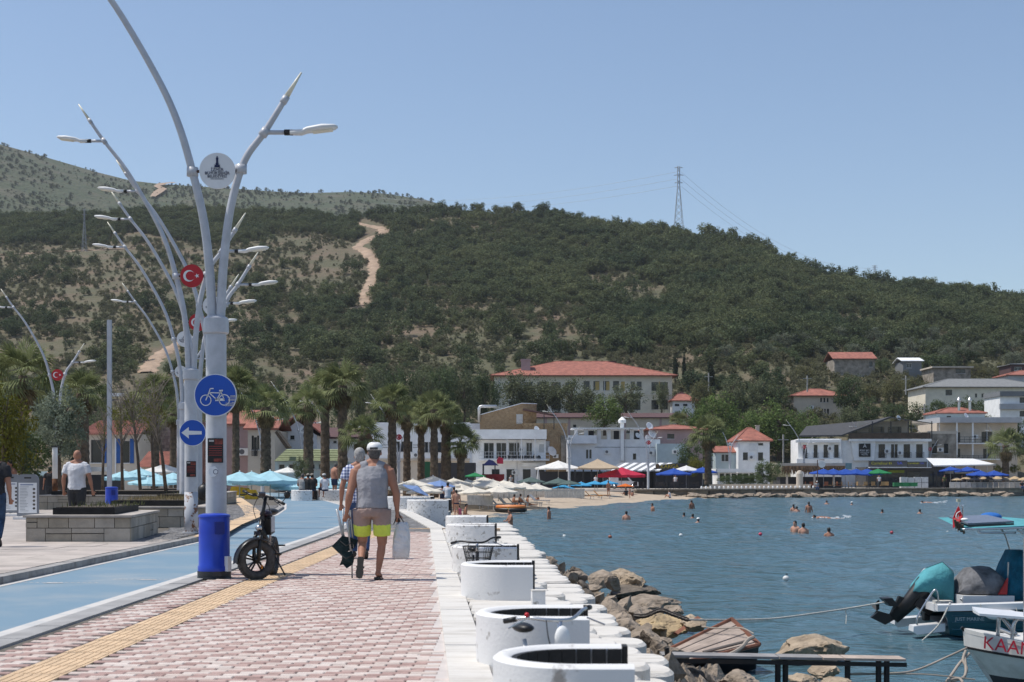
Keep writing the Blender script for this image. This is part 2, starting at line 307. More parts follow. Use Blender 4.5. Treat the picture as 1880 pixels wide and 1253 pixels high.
def wall(m, x0, x1, z0, z1, y, holes, dep=0.16):
    """front wall sheet at y facing -Y with openings and their reveals"""
    xs = sorted({x0, x1, *[h[0] for h in holes], *[h[1] for h in holes]}); zs = sorted({z0, z1, *[h[2] for h in holes], *[h[3] for h in holes]})
    for i in range(len(xs)-1):
        for j in range(len(zs)-1):
            cx, cz = (xs[i]+xs[i+1])/2, (zs[j]+zs[j+1])/2
            if any(h[0] < cx < h[1] and h[2] < cz < h[3] for h in holes): continue
            m.add([(xs[i], y, zs[j]), (xs[i+1], y, zs[j]), (xs[i+1], y, zs[j+1]), (xs[i], y, zs[j+1])], [(0, 1, 2, 3)])
    for a, b, c, d in holes:
        m.add([(a, y, c), (b, y, c), (b, y, d), (a, y, d), (a, y+dep, c), (b, y+dep, c), (b, y+dep, d), (a, y+dep, d)], [(0, 4, 5, 1), (1, 5, 6, 2), (2, 6, 7, 3), (3, 7, 4, 0)])
HS = {}
class House:
    def __init__(s, name, label, px0, px1, pt, pb, Y, depth, wm, cat='building', rz=0.0, wins=(), found=0.0, sidewins=(), frame=FRW, group=None):
        s.Y = Y; s.c = (px0+px1)/2; k = Y/F; s.z0 = GZ(pb, Y); s.w = (px1-px0)*k; s.h = (pb-pt)*k; s.d = depth; s.k = k; s.pb = pb
        HS[name] = s; s.r = root(name, label, cat, (GX(s.c, Y), Y, s.z0), group, rz)
        hw = s.w/2; hs = [(s.x(a), s.x(b), s.z(d), s.z(c)) for a, b, c, d, *_ in wins]
        m = MB(); wall(m, -hw, hw, -found, s.h, 0, hs)
        m.add([(-hw, 0, -found), (-hw, depth, -found), (-hw, depth, s.h), (-hw, 0, s.h)], [(0, 3, 2, 1)]); m.add([(hw, 0, -found), (hw, depth, -found), (hw, depth, s.h), (hw, 0, s.h)], [(0, 1, 2, 3)])
        m.add([(-hw, depth, -found), (hw, depth, -found), (hw, depth, s.h), (-hw, depth, s.h)], [(0, 3, 2, 1)]); m.add([(-hw, 0, s.h), (hw, 0, s.h), (hw, depth, s.h), (-hw, depth, s.h)], [(0, 1, 2, 3)])
        m.build('wall', wm, s.r)
        for (a, b, c, d), wv in zip(hs, wins): s.window(a, b, c, d, wv[4] if len(wv) > 4 else 'w', frame)
        for side, y0, y1, zb, zt in sidewins:        # windows in the side walls, as proud frames
            m = MB(); x = side*(hw+0.02); m.box((x, (y0+y1)/2, (zb+zt)/2), (0.06, y1-y0+0.12, zt-zb+0.12)); f = m.build('window', frame, s.r); MB().box((x+side*0.03, (y0+y1)/2, (zb+zt)/2), (0.03, y1-y0-0.05, zt-zb-0.05)).build('pane', GLASS, f)
    def x(s, px): return (px-s.c)*s.k
    def z(s, py): return (s.pb-py)*s.k
    def window(s, a, b, c, d, style='w', frame=FRW):
        t = min(0.07, (b-a)*0.1); y0, y1 = 0.07, 0.13; fr = MB()
        for q in ((a, b, c, c+t), (a, b, d-t, d), (a, a+t, c+t, d-t), (b-t, b, c+t, d-t)): fr.bx(q[0], q[1], y0, y1, q[2], q[3])
        if (b-a) > 0.8 and style not in 's': fr.bx((a+b)/2-t/2, (a+b)/2+t/2, y0, y1, c+t, d-t)
        f = fr.build('door' if style == 'd' else 'window', frame, s.r)
        if style == 's':
            m = MB(); n = max(3, int((d-c)/0.16))
            for i in range(n): m.bx(a+t, b-t, 0.05, 0.1, c+t+(d-c-2*t)*i/n+0.012, c+t+(d-c-2*t)*(i+1)/n)
            m.build('roller_shutter', SHUT, f)
        else:
            MB().bx(a+t, b-t, 0.105, 0.12, c+t, d-t).build('pane', GLASS, f)
            if style == 'c': MB().bx(a+t+0.02, a+(b-a)*0.4, 0.09, 0.104, c+t, d-t).build('curtain', CURT, f)
        if style in 'wc': MB().bx(a-0.06, b+0.06, -0.07, 0.05, c-0.07, c).build('sill', FRW, f)
        if style == 'r':
            m = MB(); zt = c+(d-c)*0.38
            for zz in (c+0.05, zt): m.bx(a-0.12, b+0.12, -0.3, -0.27, zz-0.02, zz+0.02)
            n = 9
            for i in range(n+1): xx = a-0.12+(b-a+0.24)*i/n; m.bx(xx-0.012, xx+0.012, -0.297, -0.273, c+0.05, zt)
            for xx in (a-0.12, b+0.12): m.bx(xx-0.015, xx+0.015, -0.3, 0.0, zt-0.02, zt+0.02)
            m.build('balcony_rail', DARKM, f)
    def parapet(s, hgt, wm, over=0.0, y0=0.0):
        hw = s.w/2+over; m = MB(); t = 0.18
        m.bx(-hw, hw, y0-over-0.004, t, s.h+0.003, s.h+hgt).bx(-hw, -hw+t, t, s.d, s.h+0.003, s.h+hgt).bx(hw-t, hw, t, s.d, s.h+0.003, s.h+hgt).bx(-hw, hw, s.d-t+0.003, s.d+over, s.h+0.003, s.h+hgt)
        return m.build('parapet', wm, s.r)
    def hip(s, rh, m_, over=0.5, inset=None, chim=()):
        hw = s.w/2+over; y0, y1 = -over, s.d+over; ins = inset if inset is not None else min(s.d/2+over, hw*0.9); ym = (y0+y1)/2; z = s.h+0.01; t = 0.14
        A = [(-hw, y0, z), (hw, y0, z), (hw, y1, z), (-hw, y1, z)]; B = [(p[0], p[1], z+t) for p in A]; R1, R2 = (-hw+ins, ym, z+t+rh), (hw-ins, ym, z+t+rh)
        m = MB(); m.add(A+B+[R1, R2], [(3, 2, 1, 0), (0, 1, 5, 4), (1, 2, 6, 5), (2, 3, 7, 6), (3, 0, 4, 7), (4, 5, 9, 8), (5, 6, 9), (6, 7, 8, 9), (7, 4, 8)])
        o = m.build('roof', m_, s.r)
        r = MB(); e = 0.09
        for p, q in ((B[0], R1), (B[1], R2), (B[2], R2), (B[3], R1), (R1, R2)): r.tube([p, q], e, 5)
        r.build('ridge_tiles', m_, o)
        for cx, cw, ch, cm in chim: MB().bx(cx-cw/2, cx+cw/2, ym-cw/2, ym+cw/2, z+rh*0.3, z+rh+ch).bx(cx-cw*.65, cx+cw*.65, ym-cw*.65, ym+cw*.65, z+rh+ch, z+rh+ch+0.12).build('chimney', cm, o)
        return o
    def gable(s, rh, m_, over=0.4, axis='x'):
        hw = s.w/2+over; y0, y1 = -over, s.d+over; z = s.h+0.01; t = 0.14; m = MB()
        if axis == 'x':
            ym = (y0+y1)/2
            for (ya, za), (yb, zb) in (((y0, z), (ym, z+rh)), ((y1, z), (ym, z+rh))): m.add([(-hw, ya, za), (hw, ya, za), (hw, yb, zb), (-hw, yb, zb), (-hw, ya, za+t), (hw, ya, za+t), (hw, yb, zb+t), (-hw, yb, zb+t)], [(0, 1, 2, 3), (4, 5, 6, 7), (0, 1, 5, 4), (1, 2, 6, 5), (3, 0, 4, 7)])
        else:
            for sx in (-1, 1): m.add([(sx*hw, y0, z), (sx*hw, y1, z), (0, y1, z+rh), (0, y0, z+rh), (sx*hw, y0, z+t), (sx*hw, y1, z+t), (0, y1, z+rh+t), (0, y0, z+rh+t)], [(0, 1, 2, 3), (4, 5, 6, 7), (0, 3, 7, 4), (0, 1, 5, 4), (1, 2, 6, 5)])
            g = MB(); g.add([(-s.w/2, 0.02, s.h), (s.w/2, 0.02, s.h), (0, 0.02, s.h+rh*s.w/(s.w+2*over))], [(0, 1, 2)]); g.build('gable', s.r.children[0].data.materials[0], s.r)
        return m.build('roof', m_, s.r)
    def balcony(s, px0, px1, py_floor, proj, rail_h=1.0, m_=FRW, slab=None, solid=False):
        a, b, z = s.x(px0), s.x(px1), s.z(py_floor); MB().bx(a, b, -proj, -0.003, z-0.16, z).build('balcony_slab', slab or W['white'], s.r)
        m = MB()
        if solid: m.bx(a+.004, b-.004, -proj+.004, -proj+0.08, z+.002, z+rail_h)
        else:
            for zz in (0.12, 0.55*rail_h, rail_h): m.bx(a, b, -proj, -proj+0.04, z+zz-0.025, z+zz+0.025)
            n = int((b-a)/0.9)+1
            for i in range(n+1): xx = a+(b-a)*i/n; m.bx(xx-0.02, xx+0.02, -proj+0.003, -proj+0.037, z+0.002, z+rail_h)
            for xx in (a, b): m.bx(xx-0.02, xx+0.02, -proj+0.04, -0.01, z+rail_h-0.02, z+rail_h+0.02)
        m.build('balcony_rail', m_, s.r)
def rowwins(px0, px1, n, w, p0, p1, style='w'):
    return [(px0+(px1-px0)*(i+0.5)/n-w/2, px0+(px1-px0)*(i+0.5)/n+w/2, p0, p1, style) for i in range(n)]
# ---- big cream public building with the red hip roof
Y = 290
ws = rowwins(930, 1060, 5, 17, 702, 718)+rowwins(1068, 1140, 4, 11, 700, 717)+[(1158, 1166, 701, 717), (1169, 1178, 701, 717), (1196, 1209, 702, 718), (1212, 1226, 702, 718), (1196, 1209, 735, 752), (1212, 1226, 735, 752)]+rowwins(930, 1060, 5, 17, 737, 753)+rowwins(1068, 1180, 5, 14, 736, 753)
h = House('school_building', 'long cream three-storey building with large red hip roof', 907, 1234, 691, 800, Y, 16, W['cream'], wins=ws, frame=FRD, found=6)
h.hip(3.5, TILE, 1.0, inset=14, chim=())
m = MB(); m.bx(h.x(957), h.x(974), 2, 4, h.h, h.z(661)).bx(h.x(956), h.x(975), 1.9, 4.1, h.z(661), h.z(658)); m.build('chimney', W['pink'], h.r)
m = MB(); m.bx(h.x(1048), h.x(1138), 10, 15, h.z(672), h.z(656)); m.build('roof_block', W['maroon'], h.r)
for a, b in ((1093, 1100), (1113, 1119), (1140, 1147), (1209.6, 1211.6)): MB().bx(h.x(a), h.x(b), -0.05, -0.004, h.z(718), h.z(701)).build('ochre_panel', W['ochre'], h.r)
MB().bx(-h.w/2-.03, h.w/2+.03, -.12, -.004, h.z(726), h.z(724)).build('string_course', W['cream'], h.r)
# ---- low annexe, dark red roofs
h = House('annexe_house', 'small white annexe with tiled roof right of the big building', 1235, 1276, 737, 800, 285, 10, W['white'], wins=[(1239, 1247, 742, 746), (1254, 1262, 742, 746)], frame=FRD, found=4); h.hip(1.9, TILE, 0.5)
h = House('maroon_roof_hall', 'long low cream hall under a dull maroon roof', 985, 1262, 768, 810, 250, 12, W['tan'], wins=[(1052, 1058, 780, 788), (1196, 1204, 784, 796), (1150, 1160, 786, 796)], frame=FRD, found=4); h.gable(1.0, W['maroon'], 0.5)
for px in (1043, 1145, 1211, 1000): MB().bx(h.x(px), h.x(px+4), -.06, -.003, 0, h.h-0.02).build('pilaster', W['pink'], h.r)
# ---- ochre stone house with the sloping parapet
Y = 205
h = House('stone_house', 'ochre stone house with sloping parapet above the white balcony house', 881, 985, 775, 850, Y, 9, W['stone'], wins=[(948, 960, 761+14, 779, 's')], found=1)
m = MB(); m.prism([(h.x(881), 0.02, h.z(775)-.01), (h.x(985), 0.02, h.z(775)-.01), (h.x(985), 0.02, h.z(742)), (h.x(958), 0.02, h.z(741)), (h.x(881), 0.02, h.z(763))], (0, 6, 0)); m.build('upper_wall', W['stone'], h.r)
m = MB(); m.prism([(h.x(880), -0.1, h.z(763)), (h.x(958), -0.1, h.z(741.5)), (h.x(986), -.1, h.z(742.5)), (h.x(986), -.1, h.z(741.2)), (h.x(958), -.1, h.z(740)), (h.x(880), -.1, h.z(761.5))], (0, 6.3, 0)); m.build('coping', W['pale'], h.r)
f = MB().bx(h.x(948), h.x(960), -0.06, 0.0, h.z(778), h.z(761)).build('window', SHUT, h.r); MB().bx(h.x(948.6), h.x(959.4), -0.09, -0.06, h.z(777), h.z(763)).build('roller_shutter', FRW, f)
m = MB(); m.prism([(h.x(960), 0.1, h.z(754)), (h.x(1020), 0.1, h.z(765)), (h.x(1020), 0.1, h.z(763.5)), (h.x(960), 0.1, h.z(752.5))], (0, -3.2, 0)); m.build('canopy', W['maroon'], h.r)
for px in (998, 1016): MB().bx(h.x(px)-0.06, h.x(px)+0.06, -2.9, -2.78, h.z(790), h.z(763)).build('canopy_post', DARKM, h.r)
MB().tube([(h.x(879.5), -0.3, h.z(776)), (h.x(879.5), -0.3, h.z(750)), (h.x(881), -0.3, h.z(747.5)), (h.x(884), -0.3, h.z(746.5)), (h.x(912), -0.3, h.z(746.5))], 0.2, 10).build('flue_pipe', mat('galvanised_steel', (0.6, 0.6, 0.6), 0.35, 0.1, metal=0.7), h.r, True)
h2 = House('stone_wing', 'ochre stone wing right of the white balcony house', 960, 1041, 782, 856, 203, 8, W['stone'], wins=[(996, 1009, 810, 832, 's')], found=1); h2.parapet(0.35, W['stone'], 0.1)
MB().bx(h2.x(1030), h2.x(1041.5), -0.3, -0.003, 0, h2.z(800)).build('pier', W['rough'], h2.r)
# ---- white house with the long balcony
h = House('white_balcony_house', 'white flat-roofed house with long railed balcony facing the beach', 862, 1002, 808, 893, 192, 9, W['white'], wins=[(888, 907, 813, 843, 'd'), (911, 930, 813, 843, 'd'), (934, 954, 813, 843, 'd'), (966, 977, 813, 843, 'd'), (990, 1007-8, 816, 831, 's')], found=1)
m = MB(); m.bx(h.x(866), h.x(1003), -1.6, 9, h.z(807), h.z(789.5)); m.build('roof_slab', W['white'], h.r)
h.balcony(880, 1008, 844, 1.9)
MB().bx(h.x(958), h.x(1001), -.05, -.006, h.z(843), h.z(808)).build('render_panel', W['beige'], h.r) if False else None
for q in range(9): MB().ell((h.x(925+q*8), -1.2, h.z(841)), (.28, .2, .3+.2*random.random()), 8, 6).build('balcony_plant', FM['dark'] if 'FM' in globals() else MATS['dark_metal'], h.r)
for px in (931, 957, 982): MB().bx(h.x(px)-.06, h.x(px)+.06, -1.55, -1.43, h.z(844), h.z(807.2)).build('balcony_post', WHITE, h.r)
MB().bx(h.x(958), h.x(1002), -0.5, -0.004, h.z(857), h.z(850)).build('fascia', W['white'], h.r)
for i, px in enumerate((903, 930, 960, 985)): MB().bx(h.x(px), h.x(px+14), -0.06, -0.004, h.z(889), h.z(862)).build('shop_window', GLASS, h.r)
# ---- apartment block behind the palms
h = House('palm_apartment', 'pale two-storey house behind the row of palms', 640, 862, 784, 892, 165, 10, W['pale'], wins=[(727, 734, 811, 830), (735, 743, 811, 830), (750, 757, 811, 830), (777, 786, 812, 831, 'c'), (787, 793, 812, 831, 'c'), (800, 812, 812, 831), (655, 668, 811, 830), (738, 747, 862, 884, 'd'), (700, 712, 862, 884, 'd')], frame=FRD, found=1)
MB().bx(-h.w/2-.1, h.w/2+.1, -.5, -.004, h.z(845), h.z(842)).build('string_course', W['beige'], h.r)
for py in (817, 821.5): MB().bx(h.x(690), h.x(725), -.03, -.004, h.z(py+.7), h.z(py)).bx(h.x(758), h.x(776), -.03, -.004, h.z(py+.7), h.z(py)).build('wall_stripe', DARKM, h.r)
h.parapet(0.5, W['pale'], .05)
MB().bx(-h.w/2+.01, h.w/2-.01, -.04, -.004, 0, h.z(846)).build('lower_render', W['tan'], h.r)
h = House('upper_white_house', 'white flat house seen above the palms next to the stone house', 812, 884, 778, 840, 215, 8, W['pale'], wins=[(846, 856, 795, 806)], frame=FRD, found=1); MB().bx(h.x(818), h.x(866), -.8, -.004, h.z(796), h.z(794)).build('canopy', W['slate'], h.r)
# ---- long grey-white block on the far quay
h = House('long_grey_house', 'long pale grey two-level house with flat awning roof', 1043, 1212, 807, 893, 196, 10, W['pale'], wins=[(1076, 1080, 826, 842), (1082, 1086, 826, 842), (1162, 1168, 833, 844)], frame=FRD, found=1)
MB().bx(h.x(1043), h.x(1095), -0.9, -0.004, h.z(815), h.z(800)).build('terrace_wall', W['pale'], h.r)
m = MB(); m.bx(h.x(1050), h.x(1184), -1.0, 5, h.z(788), h.z(786)); m.build('awning_roof', W['white'], h.r)
for px in (1058, 1076, 1100, 1118, 1160, 1178): MB().bx(h.x(px)-.25, h.x(px)+.25, 0.1, .6, h.h, h.z(788)).build('roof_post', W['pale'], h.r)
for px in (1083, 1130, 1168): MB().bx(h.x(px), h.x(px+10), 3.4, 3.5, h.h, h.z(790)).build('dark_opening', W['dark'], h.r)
m = MB(); m.bx(h.x(1139), h.x(1145), -0.5, -0.05, h.z(846), h.z(775)); m.lathe([(0.5, h.z(777)), (0.55, h.z(772)), (0.1, h.z(766))], (h.x(1142), -.28, 0), 10); m.build('chimney', W['white'], h.r)
MB().bx(h.x(1092), h.x(1210), -.03, -.004, h.z(822), h.z(821)).build('wall_joint', W['slate'], h.r)
h = House('blue_grey_house', 'pale blue-grey block with red tiled attic at the far quay', 1206, 1262, 815, 893, 194, 9, W['blue'], found=1)
h3 = House('attic_house', 'attic storey with orange tiled roof behind the blue-grey block', 1192, 1290, 790, 830, 206, 8, W['pink'], wins=[(1225, 1238, 797, 806)], frame=FRD, found=3); h3.hip(0.7, TILE, .8)
# ---- house with shutters etc. on the left square
h = House('blue_shutter_house', 'old stone house with blue shutters and tiled roof', 142, 256, 797, 893, 100, 8, W['beige'], wins=[(167, 187, 808, 850, 'w'), (222, 238, 810, 850, 'w'), (118+28, 152, 808, 850)], frame=FRD, found=.5)
for a, b in ((188, 196), (213.5, 221.5), (239, 246), (133+10, 145.5)): MB().bx(h.x(a), h.x(b), -.07, -.004, h.z(851), h.z(806)).build('shutter', BLUEP, h.r)
def tiled(h, pts0, n, name='roof_tile'):
    (xa, ya, za), (xb, yb, zb), (xc, yc, zc), (xd, yd, zd) = pts0      # eave left, eave right, top right, top left
    mm = MB(); mm.add([(xa, ya, za), (xb, yb, zb), (xc, yc, zc), (xd, yd, zd)], [(0, 1, 2, 3)]); o = mm.build('roof', TILE, h.r)
    for i in range(n):
        f = (i+.5)/n; p = Vector((xa+(xb-xa)*f, ya+(yb-ya)*f, za+(zb-za)*f)); q = Vector((xd+(xc-xd)*f, yd+(yc-yd)*f, zd+(zc-zd)*f)); w = abs(xb-xa)/n*0.32
        MB().tube([p, p+(q-p)*.34, p+(q-p)*.345, p+(q-p)*.67, p+(q-p)*.675, q], [w*1.05, w*.9, w*1.05, w*.9, w*1.05, w*.9], 5).build(name, TILE, o)
tiled(h, [(h.x(140), -.3, h.z(798)), (h.x(258), -.3, h.z(798)), (h.x(256), 5, h.z(768)), (h.x(144), 5, h.z(768))], 34)
h = House('rubble_house', 'rough pinkish rubble-stone gable wall behind the thin trees', 252, 345, 770, 893, 104, 7, wm_('rubble', (0.33, 0.21, 0.18), 0.35), found=.5)
rgw = random.Random(5)
for row in range(13):
    x = h.x(253)+rgw.uniform(0, .2)
    while x < h.x(322):
        l = rgw.uniform(.3, .7); MB().box((x+l/2, -0.03, h.z(840)-0.1+row*.22), (l-.03, .08+rgw.uniform(0, .05), .19), 0, 0, rgw.uniform(-.04, .04)).build('stone', wm_('rubble_%d' % rgw.randint(0, 2), [(0.36, .235, .2), (.29, .2, .175), (.4, .29, .25)][rgw.randint(0, 2)], .25), h.r); x += l
h = House('low_tiled_house', 'low house with sloping orange tiled roof behind the thin trees', 253, 322, 856, 893, 92, 4, W['beige'], found=.5)
tiled(h, [(h.x(254), -.5, h.z(858)), (h.x(308), -.5, h.z(858)), (h.x(322), 2.6, h.z(828)), (h.x(254), 2.6, h.z(828))], 20)
h = House('pink_house', 'dull pink house beside the palm with balcony', 415, 470, 782, 893, 108, 7, W['pink'], wins=[(427, 434, 842, 852)], found=.5); h.gable(1.2, TILE, .3)
h = House('cream_bay_house', 'cream house with tall narrow windows and small balcony', 455, 505, 790, 893, 106, 6, W['beige'], wins=[(462, 466, 800, 826), (472, 476, 800, 826), (466.3, 471.6, 803, 838, 'r'), (482, 490, 800, 838, 'd')], frame=FRD, found=.5); h.gable(1.0, TILE, .3)
h = House('white_gable_house', 'white house with steep orange gable roof behind the palms', 510, 582, 800, 893, 112, 8, W['pale'], wins=[(532, 541, 799, 808)], found=.5); h.gable(1.5, TILE, .5, 'y')
h = House('terrace_house', 'white terrace house with railing and flat red eaves', 560, 660, 806, 893, 116, 8, W['white'], wins=[(612, 618, 806+4, 814), (578, 590, 812, 820)], frame=FRD, found=.5); h.gable(.9, W['maroon'], .3)
h = House('green_roof_cafe', 'low cafe with pale green ribbed roof', 505, 640, 848, 893, 100, 5, W['blue'], wins=rowwins(508, 600, 5, 12, 852, 862), found=.3)
GRN = mat('green_sheet_roof', (0.27, 0.30, 0.17), .8, .12, 2)
m = MB(); m.add([(h.x(506), -.6, h.z(847)), (h.x(636), -.6, h.z(847)), (h.x(628), 3, h.z(824)), (h.x(514), 3, h.z(824))], [(0, 1, 2, 3)]); ro = m.build('roof', GRN, h.r)
for i in range(7): f = i/7; MB().tube([(h.x(506+8*f), -.6+3.6*f, h.z(847-23*f)+.03), (h.x(636-8*f), -.6+3.6*f, h.z(847-23*f)+.03)], .045, 5).build('roof_rib', GRN, ro)
m = MB(); m.prism([(h.x(508), -.9, h.z(795)), (h.x(512), -.9, h.z(792)), (h.x(534), -.9, h.z(822)), (h.x(528), -.9, h.z(824))], (0, 1.4, 0)); m.build('timber_strut', BARK, h.r)
h = House('orange_awning_kiosk', 'beach kiosk with orange blinds under thatched eaves', 553, 640, 862, 893, 108, 4, W['dark'], found=.5)
MB().bx(h.x(553), h.x(640), -1.2, .5, h.z(858), h.z(848)).build('thatch_eave', mat('thatch', (0.17, 0.11, 0.065), .95, .3, 6, bump=.9, bscale=12), h.r)
ORA = mat('orange_fabric', (0.62, 0.24, 0.03), .8, .12)
for a, b in ((553, 570), (572, 590), (592, 610), (612, 622)): MB().bx(h.x(a), h.x(b), -1.1, -1.05, h.z(868), h.z(856)).build('blind', ORA, h.r)
MB().bx(h.x(565), h.x(640), -1.5, 1, h.z(847), h.z(841)).build('white_canopy', WHITE, h.r)
# ---- little white house with red roof
h = House('little_white_house', 'little white two-storey house with red hip roof by the plane trees', 1355, 1413, 811, 893, 200, 8, W['white'], wins=[(1364, 1373, 831, 845), (1391, 1401, 831, 846), (1392, 1401, 814, 818)], frame=FRD, found=1); h.hip(1.9, TILE, .4, chim=((1.2, .5, .4, W['beige']),))
sg = MB().bx(h.x(1375), h.x(1391), -.1, -.02, h.z(828), h.z(816)).build('sign_board', SIGNW, h.r); text('sign_text', 'KIYI PANSİYON', .17, mat('grey_ink', (.25, .27, .3)), sg, (h.x(1383), -.11, h.z(822)))
bpy.data.objects.remove([c for c in sg.children][0])
h = House('blue_annexe', 'pale blue lean-to with red eaves left of the little white house', 1314, 1356, 832, 893, 202, 6, W['blue'], wins=[(1324, 1338, 832+2, 848)], frame=FRW, found=1); h.gable(.9, TILE, .3)
# ---- hotel
Y = 200
h = House('hotel', 'white hotel with charcoal roof, dark balcony windows and black sign', 1540, 1704, 809, 893, Y, 12, W['white'], wins=[(1613, 1625, 816, 841, 'r'), (1636, 1648, 816, 841, 'r'), (1659, 1671, 816, 841, 'r'), (1682, 1694, 816, 841, 'r'), (1565, 1568, 817, 826)], frame=FRD, found=.5)
# left wing turned towards the sun
wg = House('hotel_wing', 'white hotel wing with charcoal sloping roof and tall balcony windows', 1466, 1544, 806, 893, 199, 11, W['white'], wins=[(1475, 1482, 817, 842, 'r'), (1494, 1501, 817, 841, 'r'), (1512, 1520, 817, 841, 'r'), (1531, 1539, 817, 841, 'r')], frame=FRD, found=.5, rz=-0.10)
MB().bx(wg.x(1461), wg.x(1541), -.8, .3, wg.z(813), wg.z(808.5)).build('cornice', WHITE, wg.r)
MB().bx(wg.x(1462), wg.x(1544), -1.1, -.004, wg.z(852), wg.z(843)).build('balcony_slab', W['white'], wg.r)
m = MB(); m.add([(h.x(1465), -.7, h.z(803)), (h.x(1543), -.7, h.z(802)), (h.x(1634), -.7, h.z(768)), (h.x(1634), 9, h.z(767)), (h.x(1505), 9, h.z(779)), (h.x(1465), -.7, h.z(800)), (h.x(1543), -.7, h.z(799)), (h.x(1634), -.7, h.z(765))], [(0, 1, 6, 5), (1, 2, 7, 6), (5, 6, 7, 3, 4), (0, 5, 4), (2, 3, 7)]); m.build('roof', ROOFD, h.r)
m = MB(); m.prism([(h.x(1634), -.7, h.z(768)), (h.x(1710), -.7, h.z(779)), (h.x(1710), -.7, h.z(777.5)), (h.x(1634), -.7, h.z(766))], (0, 8, 0)); m.build('roof_glazing', GLASS, h.r)
m = MB(); wall(m, h.x(1580), h.x(1676), h.h, h.z(773), 2.0, [(h.x(1601), h.x(1630), h.h+.05, h.z(783)), (h.x(1637), h.x(1662), h.h+.05, h.z(783))]); a_ = m.build('attic_wall', W['tan'], h.r)
for a, b in ((1601, 1630), (1637, 1662)): f = MB().bx(h.x(a), h.x(b), 2.1, 2.14, h.h+.05, h.z(783)).build('attic_window', GLASS, h.r)
m = MB()
for px in (1600, 1634, 1666, 1671, 1709): m.bx(h.x(px)-.06, h.x(px)+.06, -.5, -.38, h.h+.03, h.z(774))
m.build('pergola_posts', DARKM, h.r)
rail = MB(); rail.bx(h.x(1558), h.x(1706), -.62, -.58, h.z(795.5), h.z(794.5)); rail.build('terrace_rail', DARKM, h.r)
MB().bx(h.x(1558), h.x(1706), -.6, -.585, h.z(806), h.z(795.6)).build('glass_balustrade', mat('brown_glass', (.05, .03, .025), .15, .3, 2), h.r)
MB().bx(h.x(1557), h.x(1707), -.9, .3, h.z(811), h.z(806.5)).build('cornice', WHITE, h.r)
m = MB(); m.prism([(h.x(1561), -.55, h.z(809)), (h.x(1606), -.55, h.z(809)), (h.x(1603), -.55, h.z(846)), (h.x(1566), -.55, h.z(846))], (0, .54, 0)); m.build('bay', W['white'], h.r)
sg = MB().bx(h.x(1575), h.x(1596), -.66, -.56, h.z(839), h.z(815)).build('hotel_sign', BLACK, h.r)
LW = mat('letter_white', (.7, .7, .7), .5)
text('sign_logo', 'A', .75, LW, sg, (h.x(1585.5), -.67, h.z(819.5))); text('sign_name', 'PORT BAY', .42, LW, sg, (h.x(1585.5), -.67, h.z(828)), sx=.7); text('sign_word', 'HOTEL', .36, LW, sg, (h.x(1585.5), -.67, h.z(835)), sx=.8)
MB().bx(h.x(1577), h.x(1594), -.675, -.665, h.z(832), h.z(831.4)).build('sign_rule', LW, sg)
# shop below the hotel
s_ = House('supermarket_front', 'charcoal shop front with yellow and blue lettering under the hotel', 1590, 1735, 858, 894, 192, 6, W['char'], found=.3)
fb = MB().bx(s_.x(1594), s_.x(1664), -.5, -.004, s_.z(857.5), s_.z(846)).build('sign_board', W['char'], s_.r); fb2 = MB().bx(s_.x(1665), s_.x(1700), -.45, -.004, s_.z(858), s_.z(848)).build('sign_board', W['char'], s_.r)
YEL = mat('letter_yellow', (.42, .40, .02), .5); LBL = mat('letter_blue', (.08, .12, .6), .5)
for b_, cx, sz, xx in ((fb, 1613, .55, 1650), (fb2, 1674, .36, 1691)):
    text('sign_name', 'Carrefour', sz, YEL, b_, (s_.x(cx), -.52, s_.z(851))); text('sign_suffix', 'SA', sz*.95, LBL, b_, (s_.x(xx), -.52, s_.z(851)), sx=1.25)
    c = s_.x((cx+xx)/2+1); q = sz*.38; MB().add([(c-q, -.52, s_.z(851)), (c-q*.3, -.52, s_.z(851)+q), (c-q*.3, -.52, s_.z(851)-q)], [(0, 1, 2)]).add([(c+q, -.52, s_.z(851)), (c+q*.3, -.52, s_.z(851)-q), (c+q*.3, -.52, s_.z(851)+q)], [(0, 1, 2)]).build('sign_logo', YEL, b_)
MB().bx(s_.x(1592), s_.x(1704), -1.6, -.51, s_.z(859.5), s_.z(858.3)).build('awning', WHITE, s_.r)
for a, b in ((1596, 1628), (1630, 1660), (1664, 1690), (1706, 1732)): MB().bx(s_.x(a), s_.x(b), -.06, -.004, s_.z(893), s_.z(866)).build('shop_window', GLASS, s_.r)
MB().bx(s_.x(1630), s_.x(1660), -.12, -.06, s_.z(868.5), s_.z(863.5)).build('green_sign', mat('lime_sign', (.16, .2, .02)), s_.r)
b_ = MB().bx(s_.x(1528), s_.x(1562), -.6, .5, s_.z(862), s_.z(850.5)).build('blue_fascia', mat('cafe_blue', (.16, .28, .33)), s_.r); text('fascia_text', 'Balık', .5, mat('deep_blue', (.01, .07, .22)), b_, (s_.x(1545), -.62, s_.z(856)))
bpy.data.objects.remove(b_.children[0])
